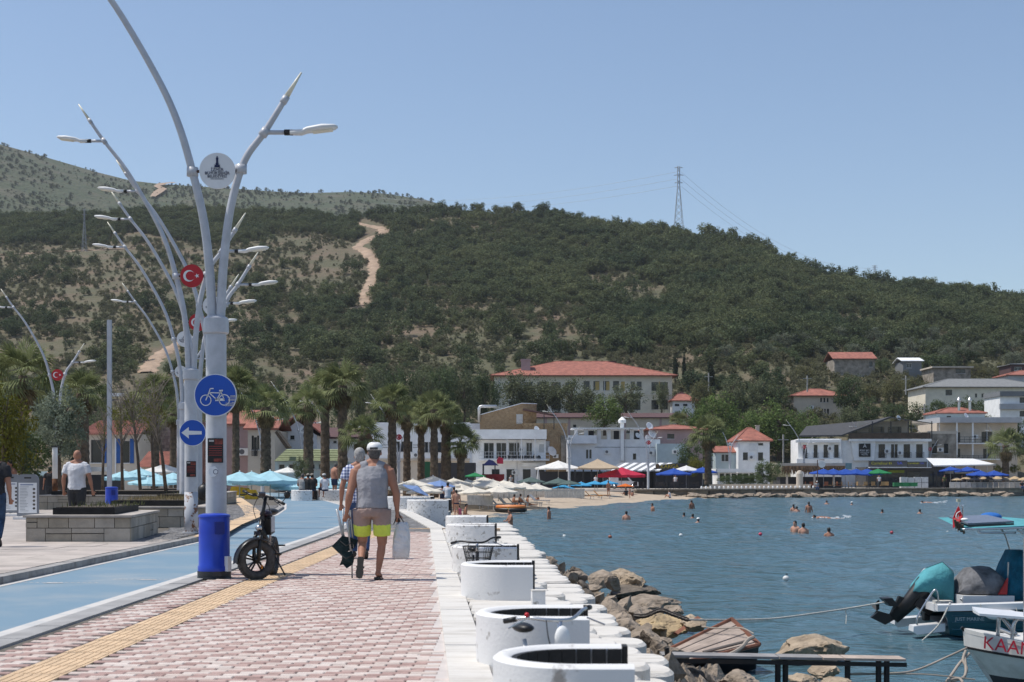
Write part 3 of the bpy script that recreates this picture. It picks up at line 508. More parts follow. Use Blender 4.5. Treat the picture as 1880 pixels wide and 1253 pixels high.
# ---- apartment right of the hotel
h = House('stone_clad_house', 'narrow stone-clad house between the hotel and the grey apartments', 1703, 1756, 797, 893, 204, 9, W['rough'], wins=[(1711, 1720, 815, 833), (1733, 1741, 815, 833)], frame=FRD, found=.5); h.parapet(.4, W['beige'], .05)
h = House('grey_apartment', 'grey and cream apartment block with recessed balconies', 1720, 1868, 777, 893, 212, 10, W['tan'], wins=[(1756, 1763, 794, 813, 'd'), (1802, 1822, 793, 813, 'd'), (1756, 1763, 824, 840, 'd'), (1805, 1820, 824, 842, 'd'), (1842, 1856, 795, 812)], frame=FRD, found=.5)
MB().bx(h.x(1720), h.x(1869), -1.5, 10, h.h+.003, h.h+.8).build('parapet', W['grey'], h.r)
h.balcony(1755, 1825, 814, 1.4, .9, DARKM); h.balcony(1752, 1830, 843, 1.4, .5, DARKM)
for px in (1781, 1752): MB().bx(h.x(px)-.1, h.x(px)+.1, -1.3, -1.1, h.z(843), h.h).build('balcony_post', W['white'], h.r)
h2 = House('rooftop_flat', 'grey rooftop flat with red roof and two steel chimneys', 1720, 1808, 760, 778, 216, 6, W['blue'], wins=[(1738, 1746, 764, 773)], frame=FRD, found=1); h2.hip(.9, TILE, .3, inset=3)
for px in (1765, 1785): MB().lathe([(.22, 0), (.22, 1.7), (.34, 1.75), (.34, 2.0), (.1, 2.4)], (h2.x(px), 1.2, h2.z(758)), 10).build('chimney', STEEL, h2.r)
h = House('right_edge_block', 'white concrete block with dark glazing at the right edge', 1836, 1930, 722, 800, 240, 8, W['white'], wins=[(1872, 1890, 730, 740), (1872, 1890, 755, 765)], frame=FRD, found=4); MB().bx(h.x(1834), h.x(1932), -.5, -.004, h.z(752), h.z(742)).build('string_course', W['grey'], h.r); MB().bx(h.x(1834), h.x(1932), -.5, 8, h.z(728), h.z(719)).build('roof_slab', W['slate'], h.r)
# ---- houses up the slope
h = House('terrace_villa', 'beige two-storey villa with red hip roof and small arched windows', 1457, 1552, 728, 775, 275, 8, W['tan'], wins=[(1506, 1509, 731, 739), (1512, 1515, 731, 739), (1518, 1521, 731, 739), (1530, 1550, 731, 741, 'r'), (1507, 1511, 751, 761), (1513, 1516, 751, 761), (1518, 1522, 751, 761)], frame=FRD, found=6); h.hip(1.5, TILE, .6)
h = House('upper_villa', 'rough stone villa with red roof high among the trees', 1532, 1606, 660, 690, 330, 9, W['rough'], wins=[(1596, 1602, 664, 674)], frame=FRD, found=8); h.gable(1.9, TILE, .5)
h = House('grey_cottage', 'small grey cottage with pale roof high on the right', 1658, 1692, 664, 690, 330, 7, W['slate'], wins=[(1664, 1674, 668, 676)], found=8); h.gable(1.0, W['pale'], .5)
h = House('fieldstone_house', 'pale fieldstone house with flat roof high on the right', 1714, 1782, 676, 705, 318, 9, W['rough'], wins=[(1755, 1772, 676+2, 686)], frame=FRD, found=8); MB().bx(-h.w/2-.5, h.w/2+.5, -.6, 9, h.h+.003, h.h+.35).build('roof_slab', W['beige'], h.r)
h = House('long_grey_roof_hall', 'long cream hall with pale grey hip roof on the slope', 1699, 1920, 712, 745, 272, 12, W['cream'], wins=[(1790, 1794, 723, 730), (1802, 1807, 723, 730), (1815, 1820, 723, 730), (1736, 1748, 716, 726)], frame=FRD, found=8); h.hip(1.9, ROOFG, .6)
h = House('corner_red_roof', 'red-roofed house at the upper right edge', 1850, 1930, 690, 715, 300, 8, W['grey'], found=8); h.hip(1.2, TILE, .4)
h = House('dark_upper_house', 'dark brick house above the red roof at the right edge', 1856, 1930, 670, 690, 330, 8, W['maroon'], wins=[(1862, 1876, 674, 681)], found=9); h.hip(.4, ROOFG, .4)
# ---- bars and pavilions along the far quay
THA = MATS['thatch']
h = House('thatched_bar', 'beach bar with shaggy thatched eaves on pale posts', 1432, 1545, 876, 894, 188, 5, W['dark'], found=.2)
MB().bx(h.x(1420), h.x(1545), -2.2, 4, h.z(858), h.z(851)).build('roof_slab', W['beige'], h.r)
for i in range(60):
    x = h.x(1431+i*1.9); MB().tube([(x, -2.25-random.random()*.15, h.z(856)), (x+random.uniform(-.1, .1), -2.35, h.z(863)), (x+random.uniform(-.15, .15), -2.3, h.z(868+random.random()*5))], [.12, .13, .03], 5).build('thatch_bundle', THA, h.r)
for px in (1440, 1466, 1490, 1525): MB().bx(h.x(px)-.12, h.x(px)+.12, -1.9, -1.66, 0, h.z(858)).build('post', W['beige'], h.r)
h = House('white_pavilion', 'low white pavilion with glazed front behind the hedge', 1318, 1388, 868, 893, 186, 5, W['white'], wins=rowwins(1320, 1386, 6, 9, 869, 885), frame=FRW, found=.3)
MB().bx(h.x(1315), h.x(1390), -1, 5, h.z(867), h.z(861)).build('roof_slab', W['white'], h.r)
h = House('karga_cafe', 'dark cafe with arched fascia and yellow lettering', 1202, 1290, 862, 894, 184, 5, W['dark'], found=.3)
pl = [(h.x(1194), -.8, h.z(864))]+[(h.x(1194+i*100/14), -.8, h.z(864-13*math.sin(math.pi*i/14)**.7)) for i in range(1, 14)]+[(h.x(1294), -.8, h.z(866))]
fa = MB().prism(pl, (0, 3, 0)).build('arched_fascia', W['char'], h.r); text('sign_name', 'KARGA', .75, mat('letter_gold', (.5, .38, .02), .5), fa, (h.x(1228), -.83, h.z(857)), sx=.95)
MB().disc((h.x(1206), -.84, h.z(856)), .28, .03).build('sign_disc', mat('bronze', (.12, .07, .03)), fa)
for px in (1204, 1222, 1262, 1286): MB().bx(h.x(px)-.1, h.x(px)+.1, -1.4, -1.2, 0, h.z(866)).build('post', DARKM, h.r)
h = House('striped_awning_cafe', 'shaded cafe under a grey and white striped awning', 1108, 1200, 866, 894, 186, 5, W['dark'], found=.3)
for i in range(12):
    a, b = 1110+i*8, 1110+(i+1)*8; MB().add([(h.x(a+30), .5, h.z(850)), (h.x(b+30), .5, h.z(850)), (h.x(b), -3.5, h.z(864)), (h.x(a), -3.5, h.z(864)), (h.x(b), -3.5, h.z(866)), (h.x(a), -3.5, h.z(866))], [(0, 1, 2, 3), (3, 2, 4, 5)]).build('awning_stripe', W['pale'] if i % 2 else W['slate'], h.r)
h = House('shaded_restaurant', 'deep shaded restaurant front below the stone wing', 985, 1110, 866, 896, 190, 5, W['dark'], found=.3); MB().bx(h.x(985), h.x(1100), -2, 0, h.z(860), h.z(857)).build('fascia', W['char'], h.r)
for px in (1055, 1070, 1085, 1100): MB().bx(h.x(px)-.1, h.x(px)+.1, -1.4, -1.2, 0, h.z(861)).build('post', DARKM, h.r)
h = House('red_kiosk', 'dark red beach kiosk below the balcony house', 886, 925, 872, 896, 150, 3, W['maroon'], found=.3)
MB().bx(h.x(885), h.x(926), -1.0, -.9, h.z(893), h.z(871)).build('red_screen', mat('kiosk_red', (.2, .012, .018)), h.r)
MB().bx(h.x(886), h.x(889), -.8, -.6, h.z(872), h.z(852)).bx(h.x(908), h.x(910), -.8, -.6, h.z(872), h.z(852)).build('post', DARKM, h.r)
MB().prism([(h.x(886), -1, h.z(855)), (h.x(915), -1, h.z(855)), (h.x(905), -1, h.z(846)), (h.x(898), -1, h.z(844))], (0, 3, 0)).build('blue_tarp', mat('tarp_blue', (.05, .06, .2)), h.r)
MB().prism([(h.x(913), -1.1, h.z(852)), (h.x(924), -1.1, h.z(852)), (h.x(924), -1.1, h.z(842)), (h.x(916), -1.1, h.z(839)), (h.x(912), -1.1, h.z(845))], (0, .15, 0)).build('red_heart_sign', mat('pink_red', (.55, .03, .07)), h.r)
h = House('dark_kiosk', 'black kiosk behind the palms at the beach', 795, 872, 850, 893, 145, 4, W['dark'], found=.3); MB().bx(h.x(778), h.x(792), -.5, -.3, h.z(893), h.z(848)).build('green_panel', mat('green_cloth', (.012, .09, .04)), h.r)
h = House('white_marquee', 'long white canvas roof right of the supermarket', 1704, 1816, 870, 894, 194, 6, W['dark'], found=.3)
MB().add([(h.x(1702), -3, h.z(855)), (h.x(1816), -3, h.z(853)), (h.x(1800), 3, h.z(842)), (h.x(1712), 3, h.z(841)), (h.x(1702), -3, h.z(857)), (h.x(1816), -3, h.z(855))], [(0, 1, 2, 3), (4, 5, 1, 0)]).build('canvas_roof', WHITE, h.r)
for px in (1708, 1740, 1776, 1812): MB().bx(h.x(px)-.07, h.x(px)+.07, -2.9, -2.76, 0, h.z(856)).build('post', DARKM, h.r)
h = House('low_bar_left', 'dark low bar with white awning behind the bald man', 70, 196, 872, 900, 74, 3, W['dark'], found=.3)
MB().add([(h.x(68), -1.6, h.z(874)), (h.x(150), -1.6, h.z(872)), (h.x(146), 0, h.z(866)), (h.x(72), 0, h.z(866)), (h.x(68), -1.6, h.z(876)), (h.x(150), -1.6, h.z(874))], [(0, 1, 2, 3), (4, 5, 1, 0)]).build('awning', mat('teal_awning', (.12, .17, .19)), h.r)
MB().bx(h.x(163), h.x(215), -1.5, -1.3, h.z(866), h.z(858)).build('white_fascia', WHITE, h.r)
# ---- air conditioners, dishes and downpipes
ACG = mat('ac_grille', (.12, .12, .13), .6)
for nm, px, py in [('hotel_wing', 1524, 824), ('hotel', 1628.5, 829), ('hotel', 1652, 832), ('white_balcony_house', 958, 826), ('white_balcony_house', 945, 868), ('grey_apartment', 1790, 802), ('grey_apartment', 1834, 826), ('long_grey_house', 1115, 830), ('long_grey_house', 1196, 832), ('little_white_house', 1380, 840), ('palm_apartment', 765, 836), ('palm_apartment', 820, 838), ('blue_grey_house', 1240, 830), ('terrace_villa', 1490, 748), ('stone_clad_house', 1726, 826), ('pink_house', 448, 830), ('terrace_house', 600, 826), ('stone_wing', 1020, 838)]:
    h = HS[nm]; u = MB().box((h.x(px), -.17, h.z(py)), (.8, .3, .55)).build('air_conditioner', WHITE, h.r); MB().disc((h.x(px)-.1, -.325, h.z(py)), .2, .004, 14).build('fan_grille', ACG, u)
for nm, px, py, R_ in [('stone_wing', 1013, 829, .75), ('attic_house', 1192, 783, .6), ('attic_house', 1197, 797, .7), ('attic_house', 1190, 806, .6), ('rooftop_flat', 1772, 764, .45), ('hotel', 1648, 768, .4), ('white_balcony_house', 985, 788, .4), ('long_grey_house', 1170, 800, .4)]:
    h = HS[nm]; c = Vector((h.x(px), -.5, h.z(py))); m = MB(); ax = Vector((.5, -.75, .42)).normalized(); e1 = ax.cross(Vector((0, 0, 1))).normalized(); e2 = ax.cross(e1); m.loft([[c+ax*d+(e1*math.cos(t)+e2*math.sin(t))*r_*R_ for t in [6.283*j/16 for j in range(16)]] for r_, d in ((.05, -.12), (.5, -.07), (1, .05), (.97, .06), (.48, -.05), (.05, -.1))]); u = m.build('satellite_dish', W['pale'], h.r, True); MB().tube([c-ax*.1, c-ax*.1+Vector((0, .5, -.3))], .03, 5).build('mount', STEEL, u); MB().tube([c, c+ax*R_*.8], .015, 5).build('feed_arm', STEEL, u)
for nm in ('hotel', 'long_grey_house', 'grey_apartment', 'white_balcony_house', 'palm_apartment', 'little_white_house', 'blue_shutter_house', 'school_building'):
    h = HS[nm]
    for f in (-.47, .12): MB().tube([(h.w*f, -.07, 0), (h.w*f, -.07, h.h-.05)], .05, 6).build('downpipe', W['pale'], h.r)
# ---- pylons and wires
def pylon(label, px, pt, pb, Y, w0, arms=3):
    s = Y/F; r = root('pylon', label, 'pylon', P(px, pb, Y), 'high-voltage pylons'); H = (pb-pt)*s; m = MB(); a = w0*s/2; t = .06*(1+H/50); n = 11
    def half(z): return a*(1-.78*min(1, z/(H*.72))) if z < H*.72 else a*.22
    zs = [H*i/n for i in range(n+1)]
    for i in range(n):
        h0, h1 = half(zs[i]), half(zs[i+1])
        for sx, sy in ((-1, -1), (1, -1), (1, 1), (-1, 1)):
            m.tube([(sx*h0, sy*h0, zs[i]), (sx*h1, sy*h1, zs[i+1])], t, 4)
        for sy in (-1, 1): m.tube([(-h0, sy*h0, zs[i]), (h1, sy*h1, zs[i+1])], t*.6, 3); m.tube([(h0, sy*h0, zs[i]), (-h1, sy*h1, zs[i+1])], t*.6, 3)
    m.build('lattice', mat('pylon_steel', (.30, .31, .33), .6), r)
    for k in range(arms):
        z = H*(1-.11*k-.02); L = a*(1.0 if k == 1 else .85); MB().tube([(-L, 0, z), (0, 0, z+.6), (L, 0, z)], t*.8, 4).tube([(-L, 0, z), (L, 0, z)], t*.8, 4).build('cross_arm', MATS['pylon_steel'], r)
    return r
pylon('tall lattice pylon on the ridge against the sky', 1246, 306, 432, 606, 18)
pylon('distant lattice pylon just above the wooded ridge', 1606, 488, 520, 900, 12)
pylon('rust-grey lattice mast on the slope at the left', 155, 385, 462, 560, 8, 2)
def wire(label, a, b, sag, r_, n=14):
    a, b = Vector(a), Vector(b); pts = [a.lerp(b, i/n)-Vector((0, 0, sag*4*(i/n)*(1-i/n))) for i in range(n+1)]
    return tag(MB().tube(pts, r_, 4).build('power_line', mat('wire_grey', (.45, .48, .52), .6)), label, 'cable', 'overhead power lines')
for i in range(3): wire('%s power line running left from the ridge pylon' % ['upper', 'middle', 'lower'][i], P(1243, 316+i*13, 606), P(700, 364+i*9, 1100), 6, .055)
for i in range(3): wire('%s power line running right from the ridge pylon' % ['upper', 'middle', 'lower'][i], P(1250, 316+i*13, 606), P(1604, 492+i*6, 900), 12, .055)
for i, (px, pt, pb, Y) in enumerate([(1301, 685, 722, 270), (1482, 690, 720, 262), (1663, 690, 725, 262), (1697, 742, 790, 230), (1438, 798, 850, 215)]):
    r = root('utility_pole', 'grey utility pole among the hillside houses, %s from the left' % ORD[[1301, 1438, 1482, 1663, 1697].index(px)], 'pole', P(px, pb, Y), 'utility poles'); s = Y/F; MB().tube([(0, 0, 0), (0, 0, (pb-pt)*s)], .13, 6).build('mast', mat('concrete_pole', (.4, .38, .35)), r); MB().bx(-.8, .8, -.05, .05, (pb-pt)*s*.8, (pb-pt)*s*.8+.12).build('cross_arm', MATS['concrete_pole'], r)
# ================================================================ vegetation
def leafcloud(seed, clumps, per, leaf, cl_r, shape=(0.5, 0.5, 0.5), c0=(0, 0, 0.5), shell=0.55, up=0.25, flat=1.0):
    """many leaf quads in clumps spread through a crown; returns verts, quads"""
    rg = np.random.default_rng(seed); d = rg.normal(size=(clumps, 3)); d /= np.linalg.norm(d, axis=1)[:, None]
    r = (shell+(1-shell)*rg.random(clumps)**0.6)[:, None]; lump = 1+0.22*np.sin(d[:, 0:1]*5+seed)+0.18*np.cos(d[:, 1:2]*4.3+seed*2)
    C = d*r*lump*np.array(shape)*0.82+np.array(c0); n = clumps*per
    rr = cl_r*(0.6+0.8*rg.random(clumps))
    off = rg.normal(size=(clumps, per, 3)); off /= np.linalg.norm(off, axis=2)[..., None]; off *= (rg.random((clumps, per, 1))**0.45)*rr[:, None, None]
    off[..., 2] *= flat
    p = (C[:, None, :]+off).reshape(-1, 3)
    nrm = rg.normal(size=(n, 3))+off.reshape(-1, 3)/cl_r*0.8+np.array([0, 0, up*2]); nrm /= np.linalg.norm(nrm, axis=1)[:, None]
    t = np.cross(nrm, rg.normal(size=(n, 3))); t /= np.linalg.norm(t, axis=1)[:, None]; bt = np.cross(nrm, t)
    s = leaf*(0.6+0.8*rg.random((n, 1)))
    V = np.stack([p+t*s, p+bt*s*0.55, p-t*s, p-bt*s*0.55], 1).reshape(-1, 3); Q = np.arange(n*4).reshape(-1, 4)
    return V, Q
def fol(name, c, c2=None, isl=0.28, sc=0.3): return mat('foliage_'+name, c, 0.75, 0.2, sc, col2=c2, spec=0.15, trans=0.28, island=isl, coord='pos')
FM = dict(pine=fol('pine', (0.06, 0.08, 0.035), (0.04, 0.058, 0.028)), bright=fol('bright', (0.15, 0.20, 0.06), (0.095, 0.145, 0.045)), euc=fol('eucalyptus', (0.15, 0.165, 0.09), (0.105, 0.125, 0.065)),
          olive=fol('olive', (0.17, 0.19, 0.13), (0.11, 0.13, 0.085)), dark=fol('dark', (0.095, 0.125, 0.055), (0.07, 0.10, 0.045)), yellow=fol('yellow', (0.16, 0.15, 0.025), (0.10, 0.115, 0.02)),
          scrub=fol('scrub', (0.155, 0.15, 0.085), (0.115, 0.122, 0.066)), cyp=fol('cypress', (0.035, 0.05, 0.025)), grey=fol('grey', (0.21, 0.24, 0.18), (0.13, 0.16, 0.11)), palm=fol('palm', (0.20, 0.22, 0.10), (0.135, 0.16, 0.065)),
          tan=fol('tan', (0.17, 0.16, 0.075), (0.11, 0.115, 0.05)), hpine=fol('hill_pine', (0.135, 0.15, 0.068), (0.052, 0.078, 0.038), 0.34, 0.035))
PBARK = mat('palm_bark', (0.13, 0.095, 0.065), 0.95, 0.3, 5, bump=0.9, bscale=9)
CR = {}
def crown_data(kind, var):
    k = (kind, var)
    if k not in CR:
        s = hash(kind) % 50 if False else sum(map(ord, kind))+var*7
        if kind == 'cyp': V, Q = leafcloud(s, 90, 26, 0.035, 0.11, (0.22, 0.22, 0.5), shell=0.3)
        elif kind in ('euc', 'tan'): V, Q = leafcloud(s, 75, 60, 0.020, 0.125, (0.5, 0.5, 0.5), shell=0.35)
        elif kind == 'olive': V, Q = leafcloud(s, 70, 55, 0.022, 0.12, (0.5, 0.5, 0.5), shell=0.5)
        elif kind == 'grey': V, Q = leafcloud(s, 95, 70, 0.019, 0.12, (0.5, 0.5, 0.5), shell=0.35)
        elif kind == 'pine': V, Q = leafcloud(s, 60, 60, 0.024, 0.13, (0.5, 0.5, 0.45), shell=0.5, flat=0.6)
        else: V, Q = leafcloud(s, 80, 62, 0.021, 0.12, (0.5, 0.5, 0.5), shell=0.5)
        CR[k] = npdata('crown_'+kind, V, Q, FM[kind])
    return CR[k]
def trunk_data(seed, lean=0.0):
    rg = random.Random(seed); m = MB(); m.tube([(0, 0, 0), (0.02, 0, 0.25), (0.01+lean, 0.02, 0.55), (lean*1.5, 0, 0.85)], [0.06, 0.045, 0.032, 0.01], 7)
    for k in range(5):
        a = rg.random()*6.28; z = 0.38+0.07*k; m.tube([(0.01+lean*z, 0, z), (0.14*math.cos(a), 0.14*math.sin(a), z+0.15), (0.27*math.cos(a), 0.27*math.sin(a), z+0.24)], [0.022, 0.015, 0.006], 5)
    o = m.build('trunk', BARK, smooth=True); me = o.data; bpy.data.objects.remove(o); return me
TR = [trunk_data(i, random.uniform(-.04, .04)) for i in range(4)]
def tree(label, px, py_top, py_base, w, Y, kind, name='tree', group=None, var=0, low=0.22, trunkw=1.0):
    """a tree standing at photo column px, w pixels wide, at distance Y"""
    s = Y/F; H = (py_base-py_top)*s; W = w*s; loc = P(px, py_base, Y)
    r = root(name, label, 'tree', loc, group, rz=random.random()*6.28)
    inst('trunk', TR[var % 4], r, sc=(min(W, H)*0.75*trunkw, min(W, H)*0.75*trunkw, H*0.95))
    inst('crown', crown_data(kind, var % 3), r, loc=(0, 0, H*low), sc=(W, W, H*(1-low)))
    return r
# ---- the wooded slope: one mass of crowns too many to count
def hill_scatter(name, label, cat, n, dens, size, datas, seed):
    rg = np.random.default_rng(seed); pts = []
    while len(pts) < n:
        u = rg.uniform(-60, 1940, 4000); Yr = interp(u, RDEP); q = rg.random(4000); Y = 228+(Yr-2-228)*q**0.75
        z = hill_z(u, Y); py = HZ-(z-CZ)*F/Y; d = dens(u, py, (u-CX)*Y/F, Y); k = rg.random(4000) < d
        pts += list(zip((u[k]-CX)*Y[k]/F, Y[k], z[k], size(u[k], py[k], rg)))
    pts = np.array(pts[:n]); me = bpy.data.meshes.new(name); me.vertices.add(len(pts)); me.vertices.foreach_set('co', pts[:, :3].astype(np.float32).ravel())
    at = me.attributes.new('sz', 'FLOAT', 'POINT'); at.data.foreach_set('value', pts[:, 3].astype(np.float32))
    o = link(bpy.data.objects.new(name, me)); tag(o, label, cat, kind='stuff')
    ng = bpy.data.node_groups.new(name, 'GeometryNodeTree'); ng.interface.new_socket('Geometry', in_out='INPUT', socket_type='NodeSocketGeometry'); ng.interface.new_socket('Geometry', in_out='OUTPUT', socket_type='NodeSocketGeometry')
    gi = ng.nodes.new('NodeGroupInput'); go = ng.nodes.new('NodeGroupOutput'); jn = ng.nodes.new('GeometryNodeJoinGeometry')
    idx = ng.nodes.new('GeometryNodeInputIndex'); na = ng.nodes.new('GeometryNodeInputNamedAttribute'); na.data_type = 'FLOAT'; na.inputs[0].default_value = 'sz'
    for i, d in enumerate(datas):
        ip = ng.nodes.new('GeometryNodeInstanceOnPoints'); oi = ng.nodes.new('GeometryNodeObjectInfo'); oi.inputs[0].default_value = d; oi.transform_space = 'ORIGINAL'; oi.inputs['As Instance'].default_value = True
        md = ng.nodes.new('ShaderNodeMath'); md.operation = 'MODULO'; md.inputs[1].default_value = len(datas); ng.links.new(idx.outputs[0], md.inputs[0])
        cp = ng.nodes.new('FunctionNodeCompare'); cp.data_type = 'FLOAT'; cp.operation = 'EQUAL'; cp.inputs[1].default_value = i; cp.inputs['Epsilon'].default_value = 0.1; ng.links.new(md.outputs[0], cp.inputs[0])
        rv = ng.nodes.new('FunctionNodeRandomValue'); rv.data_type = 'FLOAT'; rv.inputs[2].default_value = 0; rv.inputs[3].default_value = 6.28
        cx = ng.nodes.new('ShaderNodeCombineXYZ'); ng.links.new(rv.outputs[1], cx.inputs[2])
        sx = ng.nodes.new('ShaderNodeCombineXYZ'); ng.links.new(na.outputs[0], sx.inputs[0]); ng.links.new(na.outputs[0], sx.inputs[1])
        r2 = ng.nodes.new('FunctionNodeRandomValue'); r2.data_type = 'FLOAT'; r2.inputs[2].default_value = 0.6; r2.inputs[3].default_value = 1.0; r2.inputs['Seed'].default_value = 5
        mm = ng.nodes.new('ShaderNodeMath'); mm.operation = 'MULTIPLY'; ng.links.new(na.outputs[0], mm.inputs[0]); ng.links.new(r2.outputs[1], mm.inputs[1]); ng.links.new(mm.outputs[0], sx.inputs[2])
        ng.links.new(gi.outputs[0], ip.inputs['Points']); ng.links.new(cp.outputs[0], ip.inputs['Selection']); ng.links.new(oi.outputs['Geometry'], ip.inputs['Instance']); ng.links.new(cx.outputs[0], ip.inputs['Rotation']); ng.links.new(sx.outputs[0], ip.inputs['Scale'])
        ng.links.new(ip.outputs[0], jn.inputs[0])
    ng.links.new(jn.outputs[0], go.inputs[0]); md = o.modifiers.new('scatter', 'NODES'); md.node_group = ng
    return o
def inpoly(u, v, P_):
    r = np.zeros(len(u), bool); n = len(P_)
    for i in range(n):
        x0, y0 = P_[i]; x1, y1 = P_[(i+1) % n]; c = ((y0 > v) != (y1 > v)) & (u < (x1-x0)*(v-y0)/(y1-y0+1e-9)+x0); r ^= c
    return r
TRK = [(668, 560), (672, 535), (690, 500), (684, 480), (672, 462), (655, 455), (676, 440), (706, 428), (668, 414)]
def near_track(u, v):
    d = np.full(len(u), 1e9)
    for i in range(len(TRK)-1):
        a, b_ = np.array(TRK[i]), np.array(TRK[i+1]); ab = b_-a; t = np.clip(((u-a[0])*ab[0]+(v-a[1])*ab[1])/(ab@ab), 0, 1); d = np.minimum(d, np.hypot(u-a[0]-t*ab[0], v-a[1]-t*ab[1]))
    return d
def noise2(x, y): return np.sin(x*0.043+1.7*np.sin(y*0.021))*np.cos(y*0.037+1.3*np.sin(x*0.017+2))+0.5*np.sin(x*0.11+y*0.083)
CLEAR = [[(1070, 505), (1150, 500), (1235, 535), (1215, 565), (1150, 560), (1075, 530)], [(700, 600), (900, 600), (990, 650), (930, 700), (700, 700)], [(950, 560), (1080, 575), (1110, 640), (1010, 690), (930, 640)], [(1540, 575), (1620, 580), (1600, 610), (1545, 600)]]
def d_wood(u, v, x, y):
    d = np.where(u > 690, np.clip(0.8+0.45*noise2(x*.6, y*.6), .25, 1), 0.0); d = np.where((u < 700) & (v < 440+12*np.sin(u*0.02)), 0.8, d)
    d = np.where((u < 690) & (v >= 440+12*np.sin(u*0.02)), np.clip(0.10+0.22*noise2(x, y), 0.015, 0.4), d)
    d = np.where((u > 560) & (u < 790) & (v > 560) & (v < 660), np.clip(0.5+0.5*noise2(x, y), 0.05, .9), d)
    d = np.where((u > 700) & (v > 560) & (u < 1100), np.clip(0.32+0.35*noise2(x*1.3, y), 0.05, .9), d)
    d = np.where((u > 1180) & (v > 632), 0.10, d); d = np.where((u > 860) & (u <= 1260) & (v > 655), 0.0, d); d = np.where((u > 1430) & (v > 660), 0.0, d)
    for c in CLEAR: d = np.where(inpoly(u, v, c), 0.06, d)
    return np.where((near_track(u, v) < 13) | ((u < 250) & (v > 455) & (v < 478)) | ((u > 250) & (u < 350) & (v > 622) & (v < 700) & (abs(u-310+(v-640)*0.8) < 34)), 0.0, d)
def s_wood(u, v, rg): return np.where(u > 690, 2.6+rg.random(len(u))**2.5*4.6, np.where(v < 450, 3.2+rg.random(len(u))*2.6, 1.5+rg.random(len(u))**2.2*5.6))
def small(seed, kind, cl, per, leaf, clr):
    V, Q = leafcloud(seed, cl, per, leaf, clr, (0.5, 0.5, 0.5), shell=0.45); return npdata('hill_'+kind, V, Q, FM[kind])
HP = []
for i, (kd, nm, lb) in enumerate([('hpine', 'hill_pine', 'dark round pine on the slope above the stone-fronted terrace houses'), ('hpine', 'hill_pine', 'bushy pine on the slope left of the dirt track'), ('hpine', 'hill_pine', 'squat dark pine beside the dirt track bend')]):
    me = small(100+i, kd, 34, 26, 0.045, 0.17); px, py = [(1010, 640), (560, 600), (740, 530)][i]; Y = invert(px, py); r = root(nm, lb, 'tree', P(px, py+2, Y), 'single pines on the slope'); c = inst('crown', me, r, (0, 0, 0.3), (5.5, 5.5, 5)); HP.append(c)
    inst('trunk', TR[i], r, sc=(4, 4, 4))
for i in range(2):
    me = small(140+i, 'scrub', 26, 20, 0.06, 0.2); px, py = [(420, 560), (860, 650)][i]; Y = invert(px, py); r = root('hill_shrub', ['low green shrub on the bare slope left of the dirt track', 'low green shrub on the bare slope above the hospital-like red roof'][i].replace('hospital-like ', 'large '), 'shrub', P(px, py+2, Y), 'single shrubs on the slope'); HP.append(inst('crown', me, r, (0, 0, -0.1), (3.5, 3.5, 2.2)))
hill_scatter('pine_wood', 'dark green pine wood covering the hillside', 'wood', 11500, d_wood, s_wood, HP[:3], 3)
def d_scrub(u, v, x, y):
    d = np.clip(0.45+0.5*noise2(x*2.1, y*2.3), 0.06, 0.9)
    return np.where((near_track(u, v) < 11) | ((u > 250) & (u < 350) & (v > 622) & (v < 700) & (abs(u-310+(v-640)*0.8) < 34)), 0.0, d)
hill_scatter('scrub', 'low scrub and maquis dotted over the brown slope', 'scrub', 22000, d_scrub, lambda u, v, rg: 0.7+rg.random(len(u))**2*2.1, HP[3:], 9)
def far_scatter():
    rg = np.random.default_rng(4); n = 10500; u = rg.uniform(-40, 880, n); Y = 960+640*rg.random(n); zr = CZ+(HZ-interp(u, FAR))*1600/F; t = (Y-900)/700; x = (u-CX)*Y/F
    z = 40+(zr-40)*t**0.8+np.sin(x*0.02)*np.cos(Y*0.013)*7*np.clip(1-t, 0, 1)
    k = rg.random(n) < np.clip(0.6+0.5*noise2(x*0.5, Y*0.5), .1, 1)
    return np.stack([x, Y, z-0.3, 1.2+rg.random(n)**3*4], 1)[k]
_fp = far_scatter()
V0, Q0 = leafcloud(77, 14, 10, 0.12, 0.26, (0.5, 0.5, 0.4), shell=0.3); R_ = len(V0)
V = (V0[None]*_fp[:, None, 3:4]+_fp[:, None, :3]).reshape(-1, 3); Q = (Q0[None]+np.arange(len(_fp))[:, None, None]*R_).reshape(-1, 4)
tag(npmesh('far_scrub', V, Q, fol('far_scrub', (0.09, 0.108, 0.052), (0.065, 0.085, 0.04))), 'low green scrub over the distant bare hill', 'scrub', kind='stuff')
